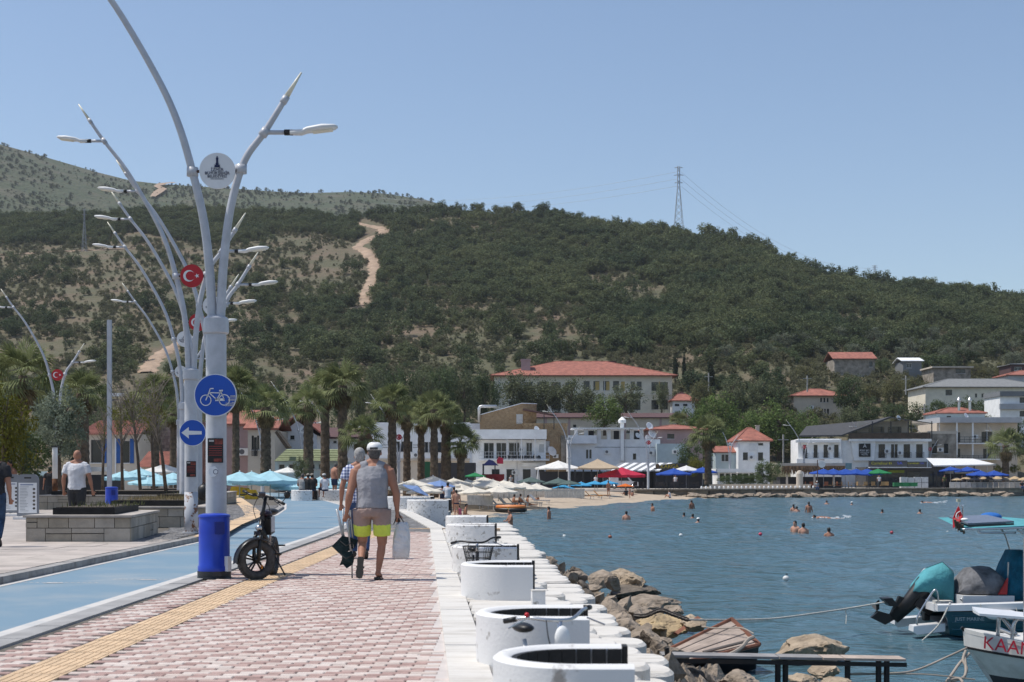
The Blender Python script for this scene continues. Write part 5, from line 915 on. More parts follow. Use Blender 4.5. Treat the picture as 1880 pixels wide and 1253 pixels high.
# ================================================================ planters on the square
PST = [mat('planter_stone_%d' % i, c, .9, .12, 3, bump=.25, bscale=18) for i, c in enumerate([(.36, .325, .275), (.30, .28, .245), (.40, .365, .315), (.33, .295, .24)])]
CAP = mat('planter_cap', (.42, .38, .34), .85, .15, 3); SOIL = mat('planter_soil', (.09, .07, .05), .95, .3, 5, bump=.8, bscale=15); TIMB = mat('charred_timber', (.016, .015, .015), .8, .3, 4, bump=.3, bscale=20)
def planter(label, x0, x1, y0, y1, skew=0.0, h=.5, seed=0, plant=None, side=True):
    z = .10; r = root('planter', label, 'planter', (x1, y0, z), 'stone planters on the square'); rg = random.Random(seed); w = x1-x0
    m = MB(); m.prism([(-w, .03, 0), (-.03, .03, 0), (-.03+skew, y1-y0, 0), (-w, y1-y0, 0)], (0, 0, h-.04)); m.build('core', mat('mortar', (.12, .11, .1), .95), r)
    def course(L_, place):
        for (za, zb) in ((.0, .26), (.265, h-.045)):
            x = 0
            while x < L_-.05:
                l = min(rg.choice([.22, .38, .5, .62]), L_-x); l = l if L_-x-l > .15 else L_-x
                if rg.random() < .25: zz = za+(zb-za)*rg.uniform(.35, .65); place(x, l, za, zz); place(x, l, zz+.008, zb)
                else: place(x, l, za, zb)
                x += l
    course(w, lambda a, l, za, zb: MB().bx(-w+a+.006, -w+a+l-.006, -.012+rg.uniform(-.006, .006), .03, za, zb-.008).build('stone', PST[rg.randint(0, 3)], r))
    L2 = y1-y0
    if side:
        def sd(a, l, za, zb):
            f0, f1 = (a+.006)/L2, (a+l-.006)/L2; MB().prism([(-.03+skew*f0, f0*L2, za), (.012+skew*f0+rg.uniform(-.005, .005), f0*L2, za), (.012+skew*f1, f1*L2, za), (-.03+skew*f1, f1*L2, za)], (0, 0, zb-.008-za)).build('stone', PST[rg.randint(0, 3)], r)
        course(L2, sd)
    m = MB(); t = .4
    m.prism([(-w-.04, -.05, h-.04), (.04, -.05, h-.04), (.04+skew, L2+.04, h-.04), (-w-.04, L2+.04, h-.04)], (0, 0, .045)); m.build('cap', CAP, r)
    b = MB(); b.prism([(-w+t, t*.9, h+.007), (-t, t*.9, h+.007), (-t+skew*.8, L2-t, h+.007), (-w+t, L2-t, h+.007)], (0, 0, .13)); b.build('timber_box', TIMB, r)
    b = MB(); b.prism([(-w+t+.05, t*.9+.05, h+.138), (-t-.05, t*.9+.05, h+.138), (-t+skew*.8-.05, L2-t-.05, h+.138), (-w+t+.05, L2-t-.05, h+.138)], (0, 0, .012)); b.build('soil', SOIL, r)
    if plant:
        g = MB()
        for k in range(plant[1]):
            x = rg.uniform(-w+t+.1, -t-.1); y = rg.uniform(t+.1, L2-t-.1); H_ = rg.uniform(.04, .15); q = Vector((rg.uniform(-1, 1), rg.uniform(-1, 1), 0))*.05
            g.add([(x-.008, y, h+.14), (x+.008, y, h+.14), (x+q.x, y+q.y, h+.14+H_)], [(0, 1, 2)])
        tag(g.build('dry_grass', plant[0], r), kind='stuff')
    return r
DG = mat('dry_grass', (.32, .24, .11), .9, .25, 5, island=.3); GG = mat('weed_green', (.13, .14, .05), .9, .25, 5, island=.3)
planter('pale stone planter nearest the camera with weeds', -9.3, -7.30, 27.2, 31.1, -.45, .5, 1, (GG, 160))
planter('second stone planter with dry yellow grass', -10.2, -7.45, 34.4, 38.6, -.45, .5, 2, (DG, 700))
planter('third long stone planter behind the bald man', -17.2, -11.6, 51.5, 55, -.4, .52, 3, None)
planter('fourth stone planter with rounded dark edge behind the lamp columns', -11.6, -9.9, 44.5, 49, -.4, .5, 4, (GG, 60))
planter('farthest stone planter at the feet of the thin trees', -16.4, -12.2, 61, 65, -.4, .5, 5, None)
# ================================================================ street lamps
EMW = mat('lamp_diffuser', (.72, .68, .55), .4, .05)
INK = mat('navy_ink', (.012, .02, .07), .6)
def smooth(pts, n=5):
    P_ = [Vector(p) for p in pts]; out = []
    for i in range(len(P_)-1):
        p0, p1, p2, p3 = P_[max(i-1, 0)], P_[i], P_[i+1], P_[min(i+2, len(P_)-1)]
        for k in range(n):
            t = k/n; out.append(.5*((2*p1)+(-p0+p2)*t+(2*p0-5*p1+4*p2-p3)*t*t+(-p0+3*p1-3*p2+p3)*t**3))
    return out+[P_[-1]]
LA = smooth([(-.055, 0, 3.5), (-.09, 0, 4.2), (-.17, 0, 4.9), (-.33, 0, 5.6), (-.54, 0, 6.3), (-.84, 0, 6.95), (-1.4, 0, 7.9), (-1.9, 0, 8.55), (-2.2, 0, 8.98)])
RA = smooth([(.055, 0, 3.5), (.10, 0, 4.3), (.20, 0, 5.1), (.39, 0, 5.75), (.67, 0, 6.15), (.95, 0, 6.6)])
def star(c, r, y, rot=0):
    pl = [(c[0]+(r if k % 2 == 0 else r*.4)*math.cos(rot+math.pi*k/5), y, c[1]+(r if k % 2 == 0 else r*.4)*math.sin(rot+math.pi*k/5)) for k in range(10)]; return pl
def lamp_proto(kind):
    r = bpy.data.objects.new('street_lamp', None); COL.objects.link(r)
    MB().lathe([(.21, 0), (.21, .03), (.145, .035), (.142, 3.3), (.138, 3.34)], n=20).build('column', LAMPG, r, 'auto')
    m = MB(); m.lathe([(.15, 3.34), (.175, 3.36), (.175, 3.5), (.17, 3.56), (.10, 3.60)], n=20); m.build('collar', LAMPG, r, 'auto')
    for nm, path, r0, r1 in (('left_arm', LA, .068, .034), ('right_arm', RA, .068, .040)):
        n = len(path); a = MB().tube(path, [r0+(r1-r0)*i/(n-1) for i in range(n)], 12).build('arm', LAMPG, r, True)
        d = (path[-1]-path[-2]).normalized(); MB().tube([path[-1]-d*.05, path[-1]+d*.06], r1*1.25, 10).build('tip_socket', LAMPG, a, True)
        MB().tube([path[-1]+d*.06, path[-1]+d*.45], [r1*.95, .012], 10).build('light_spike', EMW, a, True)
        k = -6 if nm == 'left_arm' else -6; b = path[k]; s = -1 if nm == 'left_arm' else 1; kr_ = MB(); dd = (path[k+1]-path[k-1]).normalized()
        MB().tube([b-dd*.06, b+dd*.06], r1*1.55, 10).build('clamp', LAMPG, a, True)
        MB().tube([b, b+Vector((s*.34, 0, 0))], .032, 8).build('bracket', LAMPG, a, True)
        MB().tube([b+Vector((s*.28, 0, 0)), b+Vector((s*.40, 0, 0))], .043, 8).build('joint', BLACK, a, True)
        hd = MB(); c0 = b+Vector((s*.36, 0, .0)); ring = []
        for t, hw, z0, z1 in ((0, .05, -.035, .03), (.16, .06, -.035, .035), (.24, .10, .0, .065), (.45, .13, .02, .10), (.62, .105, .05, .10), (.66, .05, .07, .09)):
            c = c0+Vector((s*t, 0, 0)); ring.append([c+Vector((0, hw*q, z)) for q, z in ((-1, (z0+z1)/2), (-.7, z1), (.7, z1), (1, (z0+z1)/2), (.7, z0), (-.7, z0))])
        hd.loft(ring); ho = hd.build('luminaire', WHITE, a, True)
        MB().box(c0+Vector((s*.45, 0, .02)), (.28, .15, .02), 0, 0, -s*.12).build('lens', EMW, ho)
    c = (.03, 5.6); R_ = .25
    for s in (-1, 1):
        MB().tube([(c[0]+s*.245, -.05, c[1]), (c[0]+s*.335, 0, c[1])], .022, 6).build('sign_bracket', mat('rusty_bracket', (.09, .05, .04), .8), r)
    pa, pb = min(LA, key=lambda p: abs(p.z-5.6)), min(RA, key=lambda p: abs(p.z-5.6))
    for p in (pa, pb): MB().tube([p-Vector((0, 0, .06)), p+Vector((0, 0, .06))], .082, 10).build('clamp', LAMPG, r, True)
    if kind == 'flag':
        d = MB().disc((c[0], -.08, c[1]), R_, .03, 32).build('flag_disc', RED, r)
        n = 20; out = [(c[0]-.06+.125*math.cos(.55+(2*math.pi-1.1)*k/n), -.083, c[1]+.125*math.sin(.55+(2*math.pi-1.1)*k/n)) for k in range(n+1)]; inn = [(c[0]-.03+.10*math.cos(.62+(2*math.pi-1.24)*k/n), -.083, c[1]+.10*math.sin(.62+(2*math.pi-1.24)*k/n)) for k in range(n+1)]
        mm = MB(); mm.add(out+inn, [(k, k+1, n+2+k, n+1+k) for k in range(n)]); mm.build('crescent', SIGNW, d)
        mm = MB(); pl = star((c[0]+.115, c[1]), .055, -.083, math.pi); mm.add(pl+[(c[0]+.115, -.083, c[1])], [(k, (k+1) % 10, 10) for k in range(10)]); mm.build('star', SIGNW, d)
    else:
        d = MB().disc((c[0], -.08, c[1]), R_, .03, 32).build('city_disc', SIGNW, r)
        e = MB(); y0 = -.088
        for x0, x1, z0, z1 in ((-.045, .045, .045, .055), (-.035, .035, .055, .075), (-.042, .042, .076, .083), (-.02, .02, .083, .10), (-.025, .025, .10, .105), (-.015, .015, .105, .165), (-.017, .017, .165, .18), (-.008, .008, .18, .20)): e.bx(c[0]+x0, c[0]+x1, y0, y0+.006, c[1]+z0, c[1]+z1-.0008)
        e.build('clock_tower_emblem', INK, d)
        text('sign_text', 'İZMİR', .062, INK, d, (c[0], -.086, c[1]+.012)); text('sign_text', 'BÜYÜKŞEHİR', .056, INK, d, (c[0], -.086, c[1]-.035), ext=.003); text('sign_text', 'BELEDİYESİ', .052, INK, d, (c[0], -.086, c[1]-.08)); MB().bx(c[0]-.09, c[0]+.09, -.086, -.081, c[1]-.117, c[1]-.111).build('print_line', INK, d)
    return r
LP = {}
def lamp(kind, label, loc, rz=0.0, sc=1.0, group='curved twin-arm street lamps'):
    if kind not in LP: LP[kind] = lamp_proto(kind); o = LP[kind]
    else: o = copy_tree(LP[kind])
    o.location = loc; o.rotation_euler = (0, 0, rz); o.scale = (sc,)*3; tag(o, label, 'street lamp', group); return o
L1 = Vector((GX(397, 19.8), 19.8, 0)); lamp('city', 'nearest curved twin-arm lamp with white city disc and blue bicycle sign', L1)
L2p = Vector((GX(351, 31), 31, .10)); lamp('flag', 'second curved lamp, rusty foot, red flag disc and arrow sign', L2p)
for kind, Y, px, lb in [('city', 36.5, 389, 'third curved lamp hidden behind the nearest column, white disc'), ('flag', 40.5, 362, 'fourth curved lamp showing a red flag disc behind the columns'), ('city', 45.5, 338, 'fifth curved lamp with slim column left of the arrow sign'), ('city', 60, 331, 'sixth curved lamp with small white disc low among the columns'), ('flag', 62, 105, 'curved lamp with red flag disc above the silver-leaved tree')]:
    lamp(kind, lb, (GX(px, Y), Y, .10))
for i, (px, pd, s, kind) in enumerate([(612, 802, 21.5, 'flag'), (732, 803, 21, 'flag'), (1045, 806, 16.8, 'city'), (1190, 813, 15.5, 'flag'), (1340, 816, 13.4, 'city'), (1476, 821, 13.4, 'flag'), (1596, 822, 12.8, 'city'), (1707, 825, 13, 'flag'), (1845, 829, 12.8, 'city'), (556, 790, 24, 'city'), (482, 785, 25, 'city')]):
    Y = F/s; z = GZ(pd, Y)-5.6; lamp(kind, 'distant curved lamp with %s disc, %s along the shore' % ('red flag' if kind == 'flag' else 'white', ORD[sorted([482, 556, 612, 732, 1045, 1190, 1340, 1476, 1596, 1707, 1845]).index(px)]), (GX(px, Y), Y, z), 0.0)
# traffic signs, posters and stickers on the columns
def sign_disc(label, c, R_, name):
    r = root(name, label, 'sign', c); MB().disc((0, 0, 0), R_, .012, 40).build('plate', SIGNW, r); f = MB().disc((0, -.004, 0), R_*.955, .003, 40).build('blue_face', BLUE, r); MB().bx(-.03, .03, .013, .05, -R_*.8, R_*.8).build('back_bracket', STEEL, r); return r, f
r, f = sign_disc('round blue bicycle lane sign on the nearest lamp column', Vector((GX(396, 19.62), 19.6, GZ(726, 19.6))), .295, 'bicycle_sign')
def ring2(c, ro, ri, n=28, y=-.012): return [(c[0]+ro*math.cos(2*math.pi*k/n), y, c[1]+ro*math.sin(2*math.pi*k/n)) for k in range(n)]+[(c[0]+ri*math.cos(2*math.pi*k/n), y, c[1]+ri*math.sin(2*math.pi*k/n)) for k in range(n)], [(k, (k+1) % n, (k+1) % n+n, k+n) for k in range(n)]
def bar2(a, b, w, y=-.012):
    a, b = Vector((a[0], y, a[1])), Vector((b[0], y, b[1])); d = (b-a).normalized(); q = Vector((-d.z, 0, d.x))*w/2; return [a+q, b+q, b-q, a-q], [(0, 1, 2, 3)]
bk = MB()
for c in ((-.13, -.07), (.125, -.065)): bk.add(*ring2(c, .078, .066))
A, B_, C_, D_ = (-.13, -.07), (.125, -.065), (-.085, .035), (.08, .045)
for a, b, w in ((A, (-.075, .065), .014), (C_, (.075, .03), .013), ((-.08, .03), (.02, -.062), .014), ((.02, -.062), D_, .013), (D_, B_, .012), ((.0, -.064), (.13, -.06), .034), ((-.075, .065), (-.07, .09), .013), ((-.07, .09), (-.02, .092), .014), ((.055, .06), (.105, .063), .022), ((.08, .045), (.085, .06), .013)): bk.add(*bar2(a, b, w))
tag(bk.build('bicycle_pictogram', SIGNW, r), None)
wr = MB(); rg_ = random.Random(3)
for k in range(12): z = rg_.uniform(-.15, .02); x1 = math.sqrt(max(.01, .28**2-z*z)); wr.add(*bar2((x1-rg_.uniform(.03, .12), z), (x1, z), rg_.uniform(.004, .008), -.0075-k*.0002))
tag(wr.build('peeling_film', mat('peeled_film', (.55, .53, .5), .7), r), kind='stuff')
r, f = sign_disc('round blue sign with white left arrow on the second column', Vector((GX(354, 30.8), 30.78, GZ(795, 30.8))), .29, 'arrow_sign')
ar = MB(); ar.add([(-.24, -.012, 0), (-.08, -.012, .125), (-.08, -.012, .045), (.2, -.012, .035), (.2, -.012, -.035), (-.08, -.012, -.045), (-.08, -.012, -.125)], [(0, 1, 2, 3, 4, 5, 6)]); ar.build('arrow', SIGNW, r)
def poster(label, px, Y, p0, p1, w):
    c = P(px, (p0+p1)/2, Y); r = root('poster', label, 'poster', c, 'menu posters on the columns'); hgt = (p1-p0)*Y/F; MB().bx(-w/2, w/2, 0, .006, -hgt/2, hgt/2).build('sheet', mat('poster_black', (.012, .01, .01), .5), r)
    MB().bx(-w*.05, w*.46, -.002, -.0005, hgt*.25, hgt*.46).build('food_picture', mat('poster_food', (.25, .045, .03), .5, .4, 18, coord='obj'), r)
    for k in range(5): MB().bx(-w*.42, w*.42, -.002, -.0005, hgt*(.16-.09*k), hgt*(.18-.09*k)).build('print_line', mat('poster_print', (.28, .24, .22) if k else (.4, .05, .04), .6), r)
    MB().bx(-w*.1, w*.4, -.002, -.0005, -hgt*.46, -hgt*.33).build('food_picture', MATS['poster_food'], r); MB().bx(-w*.42, -w*.1, -.002, -.0005, hgt*.36, hgt*.43).build('heading_print', mat('poster_white', (.5, .48, .45)), r)
poster('dark menu poster taped to the nearest lamp column', 395.5, 19.64, 805, 850, .215); poster('dark menu poster taped to the second lamp column', 351, 30.84, 847, 876, .21)
r = root('sticker', 'torn white sticker below the poster on the nearest column', 'sticker', P(392, 866, 19.645)); MB().add([(-.07, 0, -.02), (-.05, 0, .06), (.02, 0, .075), (.06, 0, .03), (.07, 0, -.02), (.02, 0, -.07), (-.03, 0, -.08)], [(0, 1, 2, 3, 4, 5, 6)]).build('paper', SIGNW, r); mm = MB(); mm.add(*ring2((.03, -.005), .035, .027, y=-.002)); mm.build('ring_print', INK, r)
rust = mat('rust_paint', (.15, .065, .03), .9, .3, 6, bump=.3, bscale=20)
RP = mat('peeling_rusty_paint', (.45, .46, .49), .6, .1, 5, col2=(.16, .075, .04), detail=9, thr=(.55, .60)); lp2 = LP['flag']; h_ = MB().lathe([(.1465, .04), (.1468, .3), (.1462, .9)], n=20).build('rusty_foot', RP, lp2, True)
# tall grey square post and white bollard
r = root('square_post', 'tall grey square post with small side bracket beside the thin trees', 'post', P(201, 905, 60)); H_ = (905-588)*60/F; MB().bx(-.085, .085, -.085, .085, 0, H_).build('mast', LAMPG, r); MB().bx(.087, .6, -.03, .03, H_-(728-588)*60/F, H_-(722-588)*60/F).build('bracket', WHITE, r)
r = root('white_post', 'short white post with rusty foot left of the bald man', 'post', P(101, 902, 48)); MB().lathe([(.09, .42), (.088, 1.45), (.08, 1.48)], n=12).build('shaft', WHITE, r, True); MB().lathe([(.094, 0), (.092, .419)], n=12).build('rusty_foot', rust, r, True); MB().bx(-.1, .1, -.1, .1, 1.485, 1.53).build('cap', DARKM, r)
# ================================================================ blue bins
BIN = mat('bin_blue', (.012, .045, .42), .32, .08, 4, spec=.5)
def bin_(label, loc, sc=1.0):
    r = root('litter_bin', label, 'bin', loc, 'blue litter bins', sc=sc); m = MB(); m.lathe([(.215, .10), (.218, .16), (.205, .18), (.205, .62), (.203, .80), (.20, .815)], n=28); m.build('body', BIN, r, 'auto')
    MB().lathe([(.222, .04), (.222, .10)], n=28).build('base_ring', DARKM, r, 'auto'); MB().lathe([(.23, 0), (.22, .038)], n=28).build('foot', BLACK, r, 'auto')
    m = MB(); m.lathe([(.211, .815), (.213, .83), (.205, .85), (.15, .865), (.02, .87)], n=28); m.build('lid', BIN, r, 'auto')
    MB().box((.10, -.175, .68), (.13, .07, .16), .5).build('opening', mat('bin_dark_blue', (.006, .02, .2), .5), r); MB().box((.2, -.12, .2), (.06, .1, .2), .8).build('label_plate', SIGNW, r)
    return r
bin_('blue plastic litter bin strapped in front of the nearest lamp', (GX(392, 19.0), 19.05, 0)); bin_('blue litter bin on the square beside the bald man', (GX(205, 47), 47, .10), 1.0)
r = root('black_bag', 'black bag lying behind the second lamp column', 'bag', P(374, 922, 33.5)); MB().ell((0, 0, .22), (.17, .13, .2), 12, 8).build('sack', BLACK, r, True); MB().tube([(-.05, 0, .4), (0, 0, .47), (.05, 0, .4)], .012, 6).build('handle', BLACK, r)
# menu boards
BGR = mat('board_grey', (.20, .21, .23), .5, .08)
def menu_board(label, px, Y):
    r = root('menu_board', label, 'menu board', (GX(px, Y), Y, .10), 'menu boards on the square'); w = .31; H_ = 1.28; m = MB(); n = 8; pl = [(-w, 0, .1), (w, 0, .1), (w, 0, H_-.15)]+[(w-.15+.15*math.cos(math.pi/2*k/n), 0, H_-.15+.15*math.sin(math.pi/2*k/n)) for k in range(1, n+1)]+[(-w+.15-.15*math.sin(math.pi/2*k/n), 0, H_-.15+.15*math.cos(math.pi/2*k/n)) for k in range(n+1)]
    m.prism(pl, (0, .05, 0)); m.build('frame', BGR, r); sh = MB().bx(-w+.05, w-.05, -.008, -.001, .18, H_-.24).build('menu_sheet', SIGNW, r); MB().bx(-.1, .1, -.006, -.001, H_-.12, H_-.08).build('handle_slot', BLACK, r)
    for k in range(17): MB().bx(-w+.09, -w+.09+random.uniform(.14, .25), -.011, -.0085, H_-.36-k*.043, H_-.35-k*.043).build('print_line', mat('grey_print', (.28, .29, .3)), sh)
    for k in range(6): MB().ell((w-.13, -.009, H_-.42-k*.11), (.04, .003, .035), 8, 5).build('food_picture', mat('dish_print', (.14, .12, .1), .6, .4, 20), sh)
    MB().bx(-w+.1, w-.15, -.011, -.0085, H_-.31, H_-.285).build('heading', mat('blue_print', (.1, .14, .28)), sh)
    MB().prism([(-w-.02, -.28, 0), (w+.02, -.28, 0), (w-.05, .3, 0), (-w+.05, .3, 0)], (0, 0, .07)).build('foot', WHITE, r); return r
menu_board('grey framed menu board with white sheet, the full one on the left', 51, 40.5); menu_board('grey framed menu board half hidden by the walker in black', 19, 43.5)
# yellow concrete barriers
YB = mat('yellow_concrete', (.55, .36, .025), .8, .15, 6, bump=.2)
for i, (px, py) in enumerate([(431, 908), (439, 910), (449, 912), (461, 917)]):
    Y = (CZ-.10)*F/(py-870); r = root('yellow_barrier', 'yellow painted concrete barrier, %s of four from the left' % ORD[i], 'barrier', (GX(px, Y), Y, .10), 'yellow barriers'); w = .34
    MB().prism([(-w, 0, 0), (w, 0, 0), (w*.9, 0, .28), (w*.6, 0, .48), (-w*.6, 0, .48), (-w*.9, 0, .28)], (0, .3, 0)).build('block', YB, r); MB().disc((.12, -.004, .18), .05, .01, 12).build('hole', BLACK, r)
# ================================================================ white bench walls by the sea
TIM = mat('dark_bench_timber', (.020, .017, .016), .6, .3, 6, bump=.25, bscale=40)
def bench(label, px, Y, m_, wx=.78, ry=.5, h=.38, planks=11, full=False):
    x = GX(px, Y); r = root('bench_wall', label, 'bench', (x, Y, 0.0), 'curved white bench walls'); th = .1; n = 22; pts = []
    for k in range(n+1):
        a = math.pi/2+math.pi*k/n; pts.append((wx*.62+math.cos(a)*wx*.62*1.0, math.sin(a)*ry))
    pts = [(wx, ry)]+pts+[(wx, -ry)]
    if full: pts = [(wx*.6+math.cos(2*math.pi*k/30)*wx*.6, math.sin(2*math.pi*k/30)*ry) for k in range(31)]
    def off(i, d):
        a = Vector((*pts[max(i-1, 0)], 0)); b = Vector((*pts[min(i+1, len(pts)-1)], 0)); t = (b-a).normalized(); nrm = Vector((t.y, -t.x, 0)); return Vector((*pts[i], 0))-nrm*d
    rings = []
    for i in range(len(pts)):
        o_, i_ = off(i, 0), off(i, th); rings.append([o_-Vector((0, 0, .5)), o_+Vector((0, 0, h-.02)), o_.lerp(i_, .25)+Vector((0, 0, h)), o_.lerp(i_, .75)+Vector((0, 0, h)), i_+Vector((0, 0, h-.02)), i_-Vector((0, 0, .5))])
    MB().loft(rings, True).build('wall', m_, r, 'auto', True)
    MB().add([(wx*.35, -ry*.8, .03), (wx, -ry*.8, .03), (wx, ry*.8, .03), (wx*.35, ry*.8, .03), (wx*.12, 0, .03)], [(0, 1, 2, 3, 4)]).build('floor', CONC, r)
    if not full:
        acc = [0]; Lp = [off(i, th+.004) for i in range(0, len(pts)//2+3)]
        for i in range(1, len(Lp)): acc.append(acc[-1]+(Lp[i]-Lp[i-1]).length)
        def at(s):
            i = max(0, min(len(Lp)-2, int(np.searchsorted(acc, s))-1)); f = (s-acc[i])/(acc[i+1]-acc[i]); return Lp[i].lerp(Lp[i+1], f)
        for k in range(planks):
            a, b = at(acc[-1]*k/planks+.005), at(acc[-1]*(k+1)/planks-.006); t = (b-a).normalized(); nn = Vector((t.y, -t.x, 0))*-.03
            MB().prism([a-Vector((0, 0, -.04)), b-Vector((0, 0, -.04)), b+nn-Vector((0, 0, -.04)), a+nn-Vector((0, 0, -.04))], (0, 0, h-.06)).build('timber_plank', TIM, r)
        MB().bx(wx+.002, wx+.035, ry-.11, ry+.01, -.05, h-.005).build('timber_end', TIM, r)
    return r
bench('nearest curved white bench wall with dark timber lining', 905, 8.05, CLEANW, .76); bench('second white bench wall with a bicycle handlebar before it', 874, 10.6, CLEANW, .82); bench('third white bench wall, half shaded, with chipped end', 846, 16.3, CLEANW, .82)
bench('fourth white bench wall behind the basket bicycle', 830, 20.2, CH, .92); bench('fifth flaking white bench wall close to the water', 820, 28.9, CH, .98); bench('sixth flaking white bench wall before the sand', 818, 34.6, CH, 1.0)
bench('round flaking white wall where a bather in white leans', 747, 51.5, CH, 1.55, 1.0, .46, 11); bench('round flaking white wall behind the man in the cap', 700, 56, CH, 2.0, 1.2, .5, 11)
for i, (px, w) in enumerate([(535, 1.2), (572, 2.0), (606, 1.7)]): bench('low flaking white wall %s on the far bend of the lane' % ['left of the seated men', 'under the seated men', 'under the shirtless man'][i], px, 74+i*1.5, CH, w, .9, .55, 8)
for i, (px, Y, w, h_) in enumerate([(988, 15.2, .14, .34), (1141, 8.6, .14, .3)]):
    r = root('concrete_stub', ['chipped concrete stub beside the third bench wall', 'white concrete stub beside the nearest bench wall'][i], 'post', (GX(px, Y), Y, -.2)); MB().box((0, 0, h_/2), (w, w, h_), .1).build('block', CH, r); MB().box((0, 0, h_+.01), (w*1.02, w*1.02, .018), .1).build('cap', WCON, r)
# ================================================================ rocks and shore clutter
RK = [mat('rock_%d' % i, c, .92, .3, 3.5, bump=1.0, bscale=9, col2=c2, detail=9) for i, (c, c2) in enumerate([((.37, .30, .235), (.15, .12, .09)), ((.44, .35, .25), (.19, .145, .1)), ((.48, .36, .2), (.24, .18, .12)), ((.2, .165, .13), (.06, .05, .042))])]
def rock_mesh(seed, flat=1.0, sub=4, rough=.28):
    import bmesh
    from mathutils import noise
    b = bmesh.new(); bmesh.ops.create_icosphere(b, subdivisions=sub, radius=1.0); off = Vector((seed*3.7, seed*1.9, seed*.7)); rg = random.Random(seed); pl = [(Vector((rg.uniform(-1, 1), rg.uniform(-1, 1), rg.uniform(-.6, 1))).normalized(), rg.uniform(.5, .8)) for _ in range(18)]
    for v in b.verts:
        p = v.co.copy()
        for nrm, d in pl:
            q = p.dot(nrm)
            if q > d: p -= nrm*(q-d)*.9
        v.co = p*(1+rough*.8*noise.noise(p*1.6+off)+rough*.4*noise.noise(p*4.5+off)-.13*abs(noise.noise(p*7+off))+.035*noise.noise(p*17+off)); v.co.z *= flat
    me = bpy.data.meshes.new('rock'); b.to_mesh(me); b.free(); me.polygons.foreach_set('use_smooth', [True]*len(me.polygons)); 
    try: me.set_sharp_from_angle(angle=math.radians(28))
    except Exception: pass
    return me
def rock(label, px0, px1, pt, pb, Y, dep, mi, seed, flat=1.0, cat='rock', group='rocks at the foot of the promenade', rz=None):
    s = Y/F; w = (px1-px0)*s/2; H_ = (pb-pt)*s; me = rock_mesh(seed); me.materials.append(RK[mi]); o = bpy.data.objects.new('rock', me); COL.objects.link(o)
    c = P((px0+px1)/2, (pt+pb)/2, Y); o.location = c; o.scale = (w*1.15, dep, H_*.55); o.rotation_euler = (0, 0, 0); return tag(o, label, cat, group)
rock('large two-humped brown boulder standing out in the water', 1100, 1178, 1040, 1085, 33.0, 1.0, 1, 1); rock('lower rugged boulder joined to the large one', 1138, 1190, 1050, 1082, 32.4, .8, 1, 2); rock('dark wet ledge under the large boulder', 1110, 1222, 1070, 1097, 32.2, 1.1, 3, 3)
rock('long flat grey slab of rock sloping into the water', 1128, 1260, 1088, 1128, 27.5, 1.2, 0, 4); rock('rounded grey boulder under the chain', 1150, 1205, 1110, 1150, 23.5, .7, 0, 5); rock('yellow-stained boulder below the chain', 1152, 1270, 1122, 1166, 22.6, .9, 2, 6); rock('brown boulder left of the broken boat hull', 1245, 1300, 1130, 1162, 22.0, .6, 1, 7); rock('grey pointed boulder at the water beyond the chain', 1215, 1258, 1108, 1132, 26, .6, 0, 8)
rock('big square tan boulder right of the broken hull', 1418, 1550, 1156, 1222, 21.6, 1.0, 1, 9); rock('dark boulder below the iron gangway', 1238, 1300, 1222, 1262, 17.2, .6, 3, 10); rock('light grey boulder below the iron gangway', 1318, 1392, 1226, 1275, 16.6, .6, 0, 11); rock('reddish boulder under the gangway end', 1480, 1535, 1216, 1245, 19.0, .5, 1, 12); rock('small brown boulder under the gangway legs', 1440, 1500, 1236, 1262, 18.0, .5, 1, 13); rock('tan boulder at the bottom edge right of the gangway', 1500, 1570, 1240, 1268, 16.5, .5, 1, 14)
rg = random.Random(8); RM = [rock_mesh(40+i, sub=3) for i in range(6)]
for me in RM: me.materials.append(RK[0]); 
SM = [(1025, 1044), (1050, 1052), (1040, 1062), (1065, 1075), (1085, 1080), (1070, 1091), (1095, 1098), (1110, 1108), (1120, 1124), (1100, 1060), (1120, 1072), (1140, 1112), (1135, 1138), (1150, 1155), (1170, 1165), (1190, 1172), (1210, 1178), (1205, 1191), (1060, 1058), (1005, 1030), (1230, 1205)]
for i, (px, py) in enumerate(SM):
    Y = 2.3*F/(py-870); o = bpy.data.objects.new('rock', RM[i % 6].copy() if i < 6 else RM[i % 6]); COL.objects.link(o); o.location = P(px+6, py, Y); s = rg.uniform(.13, .28); o.scale = (s*1.4, s*1.5, s*.65); o.rotation_euler = (rg.random(), rg.random(), rg.random()*6)
    if i < 6: o.data.materials[0] = RK[3 if i % 2 else 0]
    tag(o, 'rough brown rock in the rubble bank below the white slabs, %s from the far end' % ORD[[q[1] for q in sorted(SM, key=lambda t: t[1])].index(py)], 'rock', 'rubble bank rocks')
# rubble filling the bank
N_ = 2600; rg2 = np.random.default_rng(5); yy = rg2.uniform(11, 46, N_); t = rg2.random(N_); xx = (-0.42-(yy-9.54)*.0625)+1.6+t*2.3; zz = -.55-t*.95+rg2.normal(0, .05, N_); sz = .04+rg2.random(N_)**3*.2
o8 = np.array([(1, 0, 0), (0, 1, 0), (-1, 0, 0), (0, -1, 0), (0, 0, 1), (0, 0, -1)], float); f8 = np.array([(0, 1, 4), (1, 2, 4), (2, 3, 4), (3, 0, 4), (1, 0, 5), (2, 1, 5), (3, 2, 5), (0, 3, 5)])
V = o8[None]*sz[:, None, None]*(0.6+.8*rg2.random((N_, 6, 1)))+np.stack([xx, yy, zz], 1)[:, None]; V += rg2.normal(0, .2, V.shape)*sz[:, None, None]
tag(npmesh('rubble', V.reshape(-1, 3), (f8[None]+np.arange(N_)[:, None, None]*6).reshape(-1, 3), RK[0]), 'loose brown rubble between the rocks', 'rubble', kind='stuff')
